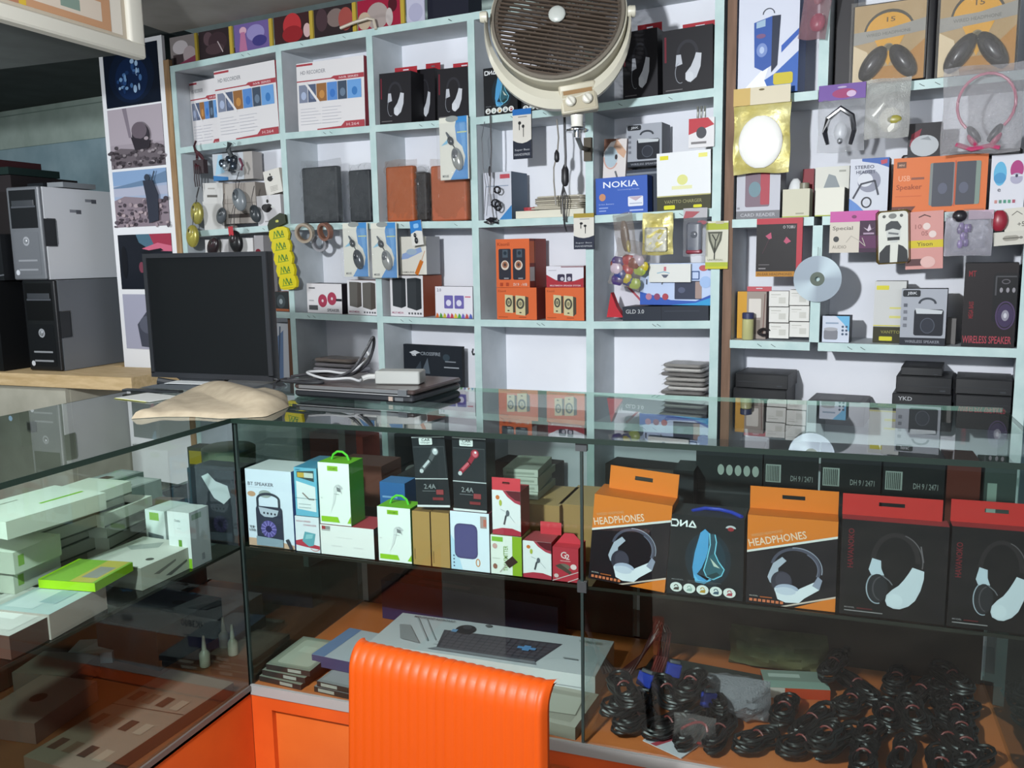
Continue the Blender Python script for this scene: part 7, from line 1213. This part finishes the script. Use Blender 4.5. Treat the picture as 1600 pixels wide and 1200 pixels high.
for i, (px, py) in enumerate([(1005, 1062), (1050, 1048), (1106, 1095)]):
    x, y = C.hz(px, py, ZB + .07); o = empty('blue_connector', C, x, y, ZB + .055 - .0 * i, R(20 * i), R(14), R(-10)); tag(o, 'blue monitor cable plug lying on the black cables', 'plug', 'blue monitor cable plugs')
    MB().rbox(-.018, .018, -.008, .008, 0, .032, M('283a9a', .35), .004).build('shell', o); MB().rbox(-.013, .013, -.005, .005, .032, .040, M('9a9ca4', .3, .8), .003).build('metal_rim', o); MB().tube([(0, 0, 0), (0, 0, -.02), (.01, .0, -.045)], .004, M('1c1c20', .4)).build('cord', o)
bagblob('red_cable_bag', 'clear bag with red cable at the front of the orange deck', (1085, 1165), ZB, .09, .07, .05, film('a89c9c', .25, .1, .5), 5, lambda o: MB().tube([(.028 * math.cos(t), .012 * math.sin(2 * t), .03 + .022 * math.sin(t)) for t in [k * .5 for k in range(26)]], .003, M('a01c24', .35)).build('red_cable', o))
# ================================================================ goods in the counter's arm, upper shelf
ZA = ZS + .0008
def AB(name, label, px, z, w_, d_, h_, rz=0, group=None, cat='box', **kw):
    """carton on the arm's shelf: px = pixel of its top centre"""
    return flat_at(name, label, cat, C, px, z, w_, d_, h_, rz, group, **kw)
wt = dict(face='dfe2d6', side='b0b2a4', top='e6e9dc')
gdot = [('r', 0, 0, 1, 1, 'b4b6a8'), ('r', .08, .3, .2, .8, '7a9a4a')]
for i in range(6):
    AB('phone_box', 'flat white phone carton in the tall pile near the glass of the arm', (90 + 12 * (i % 2), 857 - 17 * i), ZA + .0305 * i, .125, .27, .03, R(2 * (i % 3) - 2), 'white phone cartons in the tall pile', **wt, sart=[('r', 0, 0, 1, 1, 'b6b8aa'), ('r', 0, 0, 1, .14, '5d6056'), ('r', .04, .35, .14, .65, 'd8dacc')])  # low dark strip on the side paints the shaded gap between cartons
for i in range(4):
    AB('phone_box', 'flat white phone carton in the short pile behind the tall one', (168, 838 - 17 * i), ZA + .0305 * i, .12, .17, .03, R(14 - 3 * i), 'white phone cartons in the short pile', **wt, sart=[('r', 0, 0, 1, .14, '5d6056')])  # shaded gap under each carton painted along its side
for i in range(3):
    AB('phone_box', 'white carton with green marks at the near end of the arm', (18, 905 - 30 * i), ZA + .046 * i, .13, .12, .045, R(4), 'white cartons with green marks', face='c4c8ba', side='b0b4a6', top='dfe2d6', sart=gdot, art=gdot)
AB('accessory_box', 'large white carton top with a green line at the near end of the arm', (50, 785), ZA + .184, .16, .22, .035, R(-6), None, **wt, tart=[('r', 0, 0, 1, 1, 'e2e5da'), ('r', .62, .5, .68, .95, '8ac03c'), ('r', .2, .3, .24, .5, 'a5a89c')])
for i, (px, rz, c_) in enumerate([((62, 748), -4, '6f7a76'), ((165, 768), -2, '7a8682')]):
    AB('phone_box', 'long grey white carton with printed dark screens, %s' % ['at the far side of the arm', 'beside the yellow battery carton'][i], px, ZA + .06, .085, .30, .05, R(rz), None, face='9aa29e', side=c_, top='a9b0ac', tart=[('r', .1, .05, .9, .45, 'b8beba'), ('r', .15, .1, .6, .3, '5a5c5c'), ('r', .2, .5, .9, .95, 'c4cac6'), ('r', .3, .55, .7, .75, '6a5450')])
    AB('riser_box', 'grey carton under the long grey white carton, %s' % ['at the far side of the arm', 'near the battery carton'][i], (px[0], px[1] + 30), ZA, .08, .28, .058, R(rz), None, face='5d6662', side='59615e')
AB('router_box', 'large white carton with a dark round mark on top, next to the bright green packet', (222, 862), ZA + .0, .16, .17, .05, R(-2), None, face='8a8a80', side='a5a698', top='dfe0d6', tart=[('r', 0, 0, 1, 1, 'e0e1d8'), ('e', .85, .3, .06, .05, '5a5a54'), ('p', [(.1, .6), (.5, .9), (.6, .7), (.3, .5)], 'b4bab4')], sart=[('r', 0, 0, 1, 1, 'a5a698'), ('p', [(.2, .5), (.6, .75), (.6, .65), (.3, .4)], '6a6a62'), ('p', [(.4, .2), (.8, .5), (.8, .4), (.5, .1)], '5a5a54')])
AB('green_packet', 'bright lime green flat packet with a yellow and grey label', (145, 893), ZA + .052, .13, .12, .018, R(8), None, face='a0d020', side='7aa818', top='86b440', tart=[('r', 0, 0, 1, 1, '8ab848'), ('r', .55, 0, .95, 1, 'c4b85a'), ('r', .62, .2, .9, .7, '9a9890'), ('r', 0, 0, .05, 1, 'a4dc1c')])
AB('blue_white_box', 'pale blue and white carton under the lime green packet', (118, 938), ZA, .13, .15, .05, R(5), None, face='a59c94', side='9a8c84', top='b4c4c4', tart=[('r', .1, .1, .6, .9, 'c4d0d0'), ('r', .5, .3, .8, .7, '9ab0b4')])
AB('open_carton', 'large open pale carton at the near end of the arm by the glass', (45, 955), ZA, .18, .20, .045, R(3), None, face='5d4038', side='4a342e', top='b8b4b0', tart=[('r', .1, .1, .9, .9, 'c9c6c2'), ('r', .3, .3, .7, .6, 'e0dedb')])
AB('green_sachet', 'small lime green sachet behind the pile of white cartons', (157, 795), ZA + .10, .10, .05, .008, R(10), None, face='8cc030', top='92c83a', tart=[('r', .3, .2, .6, .8, '7aa090')])
def upbox(name, label, px, w_, d_, ytop, rz=0, z=ZA, **kw):
    x, y = C.hz(px[0], px[1], z); _, zt = C.hit(px[0], ytop, y); h_ = zt - z
    o = carton_mesh(MB(), w_, d_, h_, **kw).build(name); pose(o, C, x, y, z, rz); return tag(o, label, 'box')
cb1 = [('r', 0, 0, 1, 1, 'dfe6e4'), ('r', .22, .78, .7, .95, '8ab44a'), ('p', [(.1, .5), (.88, .46), (.88, .0), (.12, .05)], '6d7678')]
upbox('accessory_box', 'white upright carton with a green label and grey picture', (247, 868), .062, .08, 798, R(-4), face='dfe6e4', side='b4bcb8', top='d8dedc', art=cb1)
upbox('accessory_box', 'white upright carton with a green corner standing by the glass of the arm', (296, 888), .062, .065, 802, R(0), face='e4e8e8', side='9a9c9e', top='d8dedc', art=[('r', 0, 0, 1, 1, 'e4e9e9'), ('t', 'Oraimo', .32, .82, .05, '6a6e70', .26), ('r', .8, 0, 1, .18, '8ac030'), ('r', .4, .7, .6, .71, 'c0c6c6'), ('r', .45, .2, .6, .5, '6a9a3c')], sart=[('r', 0, 0, 1, 1, '9c9ea0'), ('r', .1, .85, .6, .95, '6a7a6a'), ('r', .5, .08, .65, .2, '7a7c80')])
upbox('black_headphone_box', 'black carton with white headphones at the back corner of the arm', (345, 850), .14, .085, 735, R(0), face='2c3036', side='5a2028', top='3a3e44', art=[('r', 0, 0, 1, 1, '2e3238'), ('p', [(.3, .9), (.45, .95), (.6, .85), (.85, .8), (.9, .65), (.75, .55), (.55, .62)], 'c4ccd0'), ('p', [(.1, .5), (.3, .52), (.28, .45), (.12, .44)], 'b4bcc0')])
x, y = C.hz(235, 760, ZA + .02)
o = empty('battery_bucket', C, -1.66, 2.08, ZA); tag(o, 'grey drum with yellow bands at the far corner of the arm', 'drum'); MB().lathe([(.07, 0), (.072, .01), (.078, .15), (.07, .155)], M('6d7a62', .4), n=28).build('drum_body', o)
for zz in (.02, .05): MB().lathe([(.0745, zz), (.0765, zz + .002), (.0765, zz + .012), (.0745, zz + .014)], M('b4a832', .4), n=28).build('yellow_band', o)
MB().box(-.02, .02, -.081, -.079, .03, .055, P('d0b82c')).build('label', o)
upbox('yellow_label_box', 'tall dark carton with a yellow label beside the grey drum', (288, 740), .06, .06, 690, 0, face='4a4a3c', side='3a3a30', art=[('r', .1, .5, .9, .9, 'a8922c')])
for i in range(3): AB('red_flat_box', 'dark red flat carton lying in front of the grey drum', (235, 800 - 8 * i), ZA + .021 * i, .14, .10, .02, R(3 * i), 'dark red flat cartons', face='6a3a3a', side='5a3030', top='7d6460')
o = MB().lathe([(.018, 0), (.02, .003), (.02, .012), (.015, .014)], M('c4404c', .35), n=20).build('round_lid_disc'); x, y = C.hz(245, 797, ZA + .07); pose(o, C, x, y, ZA + .0635); tag(o, 'small round red cap on the dark red cartons', 'cap')
# lower deck of the arm
def LD(name, label, px, w_, d_, h_, rz=0, z=ZB + .001, **kw): return flat_at(name, label, 'box', C, px, z, w_, d_, h_, rz, kw.pop('group', None), **kw)
LD('navy_carton', 'dark navy carton with a flattened lid on the lower deck of the arm', (250, 950), .22, .24, .11, R(-4), face='2a2c38', side='232530', top='3c4250', tart=[('r', 0, 0, 1, 1, '3c4250'), ('p', [(.1, .2), (.6, .4), (.55, .5), (.1, .4)], '2a2e38'), ('e', .6, .7, .1, .06, '2c2c38')])
pr = [('r', 0, 0, 1, 1, '8f7668')] + [('r', .08 + .22 * (i % 4), .1 + .26 * (i // 4), .2 + .22 * (i % 4), .2 + .26 * (i // 4), ['5d4038', 'a58c7c', '4a342c', '7a5c4e'][(i * 3) % 4]) for i in range(12)] + [('l', [(0, .55), (1, .6)], .01, '4a342c')]
LD('printed_carton', 'flat printed cream carton on the lower deck of the arm by the glass', (215, 1120), .20, .42, .03, R(-3), face='8a6a5c', side='5a3a30', top='9a8272', tart=pr)
LD('white_carton', 'pale carton beside the printed one on the lower deck of the arm', (60, 1090), .16, .2, .05, R(6), face='7a5c54', side='6a4c44', top='8d7068', tart=[('e', .5, .5, .12, .1, '5a3c34')])
LD('silver_packet', 'crumpled silver packet lying on the lower deck of the arm', (125, 1005), .12, .09, .03, R(24), face='b4b4bc', side='8a8a94', top='c4c6cc', tart=[('p', [(.2, .1), (.8, .3), (.5, .9)], 'e0e2e8')])
LD('grey_carton', 'grey brown carton at the near end of the lower deck of the arm', (30, 1025), .16, .12, .05, R(12), face='6a5a54', side='5a4a44', top='7d6c64')
for i, (px, py) in enumerate([(283, 1012), (320, 1030), (350, 1000), (364, 1012)]):  # solid shapes added in place of reflections in the glass
    x, y = C.hz(px, py, ZB + .02); x = min(x, XL - .05); o = empty('nozzle_reflection', C, x, y, ZB + .001); tag(o, 'small white nozzle shape standing for a reflection near the corner seal', 'bottle', 'white nozzle reflections')
    MB().lathe([(.013, 0), (.014, .003), (.014, .035), (.007, .045)], M('b8ac9c', .3), n=14).build('reflection_body', o); MB().lathe([(.006, .045), (.006, .055), (.003, .085)], M('cfc4b4', .3), n=10).build('nozzle', o)
# ================================================================ the fan
def fan():
    n = -.36; cx, cz = W.hit(871, 25, n); FYAW = R(24)
    o = empty('wall_fan', W, cx, n, cz, FYAW); Rg = 105 / FL * (W.M @ Vector((cx, n, cz)) - EYE).dot(CF); tag(o, 'round fan with a brown grille in a cream yoke hanging in front of the shelves', 'fan')
    cream = M('c8c4b4', .35, 0, .2); T = Matrix.Rotation(R(-15), 4, 'X') @ Matrix.Rotation(R(-6), 4, 'Z')
    dk_ = M('3a302a', .5); st = M('4c4036', .45)
    def hoop(mb, r0, r1, y0, y1, m, T=T, k=64):
        mb.loft([[(r * math.cos(2 * math.pi * i / k), y, r * math.sin(2 * math.pi * i / k)) for r, y in ((r0, y0), (r1, y0), (r1, y1), (r0, y1))] for i in range(k + 1)], m, T)
    mb = MB(); hoop(mb, Rg * .955, Rg, -.012, .10, M('6d665c', .4)); gr_ = mb.build('grille_rim', o)
    mb = MB(); hoop(mb, Rg * .90, Rg * .955, -.004, .008, M('4c443c', .45)); hoop(mb, Rg * 1.0, Rg * 1.03, .0, .075, M('b4b0a0', .4)); mb.build('rim_ring', o)
    mb = MB(); k = 29
    for i in range(k):
        t = (-1 + 2 * (i + .5) / k) * .93; half = math.sqrt(max(0, .86 - t * t)) * Rg; z = t * Rg
        Ts = T @ Matrix.Rotation(R(14), 4, 'Y'); mb.box(-half, half, -.006, .004, z - .0029, z + .0029, st, Ts)
    mb.build('louvre_slats', gr_)
    mb = MB()
    for a in range(0, 360, 30): mb.box(.02, Rg * .95, .004, .008, -.0016, .0016, dk_, T @ Matrix.Rotation(R(a), 4, 'Y'))
    mb.build('rear_ribs', gr_)
    mb = MB(); mb.ell((0, -.012, 0), (.027, .010, .027), M('b9bdb8', .35), T, 24, 10); mb.build('hub_cap', gr_)
    for a in (20, 140, 260):
        mb = MB(); pts = []
        for i in range(9):
            b_ = R(-30 + 60 * i / 8); r1 = Rg * .8 * (1 - .15 * abs(i - 4) / 4); pts.append((r1 * math.cos(b_), r1 * math.sin(b_)))
        n_ = len(pts); vs = [(x, .04 + .02 * math.sin(math.atan2(z, x)), z) for x, z in pts] + [(.03, .045, -.02), (.03, .035, .02)]
        mb.add(vs + [(x, y + .002, z) for x, y, z in vs], [tuple(range(n_)) + (n_ + 1, n_), tuple(range(2 * n_ + 3, n_ + 1, -1))], M('2e2a28', .35), T @ Matrix.Rotation(R(a), 4, 'Y')); mb.build('blade', o)
    mb = MB(); mb.lathe([(.05, -.10), (.055, -.07), (.05, 0), (.02, .01)], M('3a3632', .5), T @ Matrix.Translation((0, .08, 0)) @ Matrix.Rotation(R(90), 4, 'X'), 20); mb.build('motor', o)
    mb = MB()
    for i in range(40):
        a = 2 * math.pi * i / 40; mb.box(.05, Rg * .99, .098, .101, -.0011, .0011, M('55504a', .4), T @ Matrix.Rotation(a, 4, 'Y'))
    mb.build('back_guard', o)
    # cream yoke: crescent from the left knob under the grille up to the right one
    mb = MB(); rings = []; K_ = 60
    for i in range(K_ + 1):
        a = R(176 + 188 * i / K_); s = math.sin(math.pi * i / K_)
        rin = Rg * (1.065 + .03 * s ** 1.2); rout = Rg * (1.105 + .25 * s ** 1.3 )
        c, sn = math.cos(a), math.sin(a); dx = .0
        rings.append([(rin * c * .985, -.02, rin * sn), ((rin + rout) / 2 * c * .985, -.034, (rin + rout) / 2 * sn), (rout * c * .97, -.022, rout * sn), (rout * c * .97, .02, rout * sn), (rin * c * .985, .02, rin * sn)])
    mb.loft(rings, cream, caps=True); mb.build('yoke', o)
    for s_ in (-1, 1):
        mb = MB(); mb.lathe([(.004, -.013), (.015, -.012), (.017, -.006), (.017, .010), (.010, .013)], cream, Matrix.Translation((s_ * Rg * 1.09, -.02, -Rg * .0)) @ Matrix.Rotation(R(90), 4, 'Y'), 20); mb.build('tilt_knob', o)
    zb = -Rg * 1.27; bx = .028
    mb = MB(); mb.rbox(bx - .058, bx + .058, -.03, .03, zb - .035, zb + .052, M('b9b29e', .4), .008, Matrix.Rotation(R(-8), 4, 'Y')); cx_ = mb.build('control_box', o)
    TT = Matrix.Rotation(R(-8), 4, 'Y')
    mb = MB(); mb.box(bx - .050, bx + .050, -.033, -.0305, zb - .028, zb + .034, M('a59c84', .5), TT); mb.box(bx - .045, bx + .045, -.0345, -.0331, zb + .020, zb + .032, M('8a6a42', .7), TT); mb.build('control_plate', cx_)
    for s_ in (-1, 1):
        mb = MB(); mb.lathe([(.016, 0), (.016, .008), (.012, .012), (.004, .013)], M('cfccc0', .35), TT @ Matrix.Translation((bx + s_ * .026, -.0345, zb)) @ Matrix.Rotation(R(90), 4, 'X'), 20); mb.box(-.002, .002, -.014, .014, .012, .016, M('a8a498', .4), TT @ Matrix.Translation((bx + s_ * .026, -.0345, zb)) @ Matrix.Rotation(R(90), 4, 'X') @ Matrix.Rotation(R(30), 4, 'Z')); mb.build('knob', cx_)
    mb = MB(); mb.lathe([(.02, 0), (.018, -.03), (.02, -.036)][::-1], M('dcdad2', .35), Matrix.Translation((bx + .03, 0, zb - .034)), 20); mb.build('neck', o)
    chrome = M('c8cace', .12, 1)
    mb = MB(); mb.lathe([(.034, -.012), (.036, -.010), (.036, -.006), (.014, 0)], chrome, Matrix.Translation((bx + .03, 0, zb - .072)), 24); mb.lathe([(.011, -.03), (.011, -.012)], chrome, Matrix.Translation((bx + .03, 0, zb - .072)), 16); mb.build('chrome_collar', o)
    zc = zb - .09; cw, sw = math.cos(FYAW), math.sin(FYAW)
    def wl(x, y): return (x * cw + y * sw, -x * sw + y * cw)
    ax_, ay_ = wl(PX[4] - cx, -n - .014); bx_, by_ = wl(PX[4] - cx, -n - .07)
    mb = MB(); mb.tube([(bx + .03, 0, zc), (bx + .03, .02, zc - .006), (bx_, by_, zc - .01), (ax_, ay_, zc - .01)], .008, M('4a463e', .4, .6), n=8); mb.box(-.014, .014, -.006, .008, -.05, .03, M('5a544a', .4, .6), Matrix.Translation((ax_, ay_, zc)) @ Matrix.Rotation(-FYAW, 4, 'Z')); mb.build('wall_bracket', o)
fan()

# ---- keep every article inside its own bay of the case
def keep(o):
    bpy.context.view_layer.update()
    ps = [ch.matrix_world @ Vector(c_) for ch in [o] + list(o.children_recursive) if ch.type == 'MESH' for c_ in ch.bound_box]
    if not ps: return
    x0, x1 = min(p.x for p in ps), max(p.x for p in ps); y0, y1 = min(p.y for p in ps), max(p.y for p in ps); z0, z1 = min(p.z for p in ps), max(p.z for p in ps)
    if z1 > ZT + .02 or z0 < ZB - .03 or y0 > YB + .1 or y1 < .3 or x0 > XR + .3: return
    cx = (x0 + x1) / 2; low_ = z1 < ZS - .01
    if cx < XL: xa, xb, ya = XA + .014, XL - .013, YA
    elif not low_: xa, xb, ya = XL + .008, XR - .012, YF + .012
    elif cx < XD: xa, xb, ya = XL + .006, XD - .007, YF + .012
    else: xa, xb, ya = XD + .006, XR - .012, YF + .012
    yb = YB - .016
    dx = (xb - x1 if x1 > xb else 0) + (xa - x0 if x0 < xa else 0); dy = (yb - y1 if y1 > yb else 0) + (ya - y0 if y0 < ya else 0)
    if x1 - x0 > xb - xa: dx = 0
    o.location.x += dx; o.location.y += dy
for o in [o for o in bpy.data.objects if not o.parent and 'label' in o.keys() and o is not case]: 
    if 'headphone_box' in o.name and o.location.x > .2: continue
    keep(o)
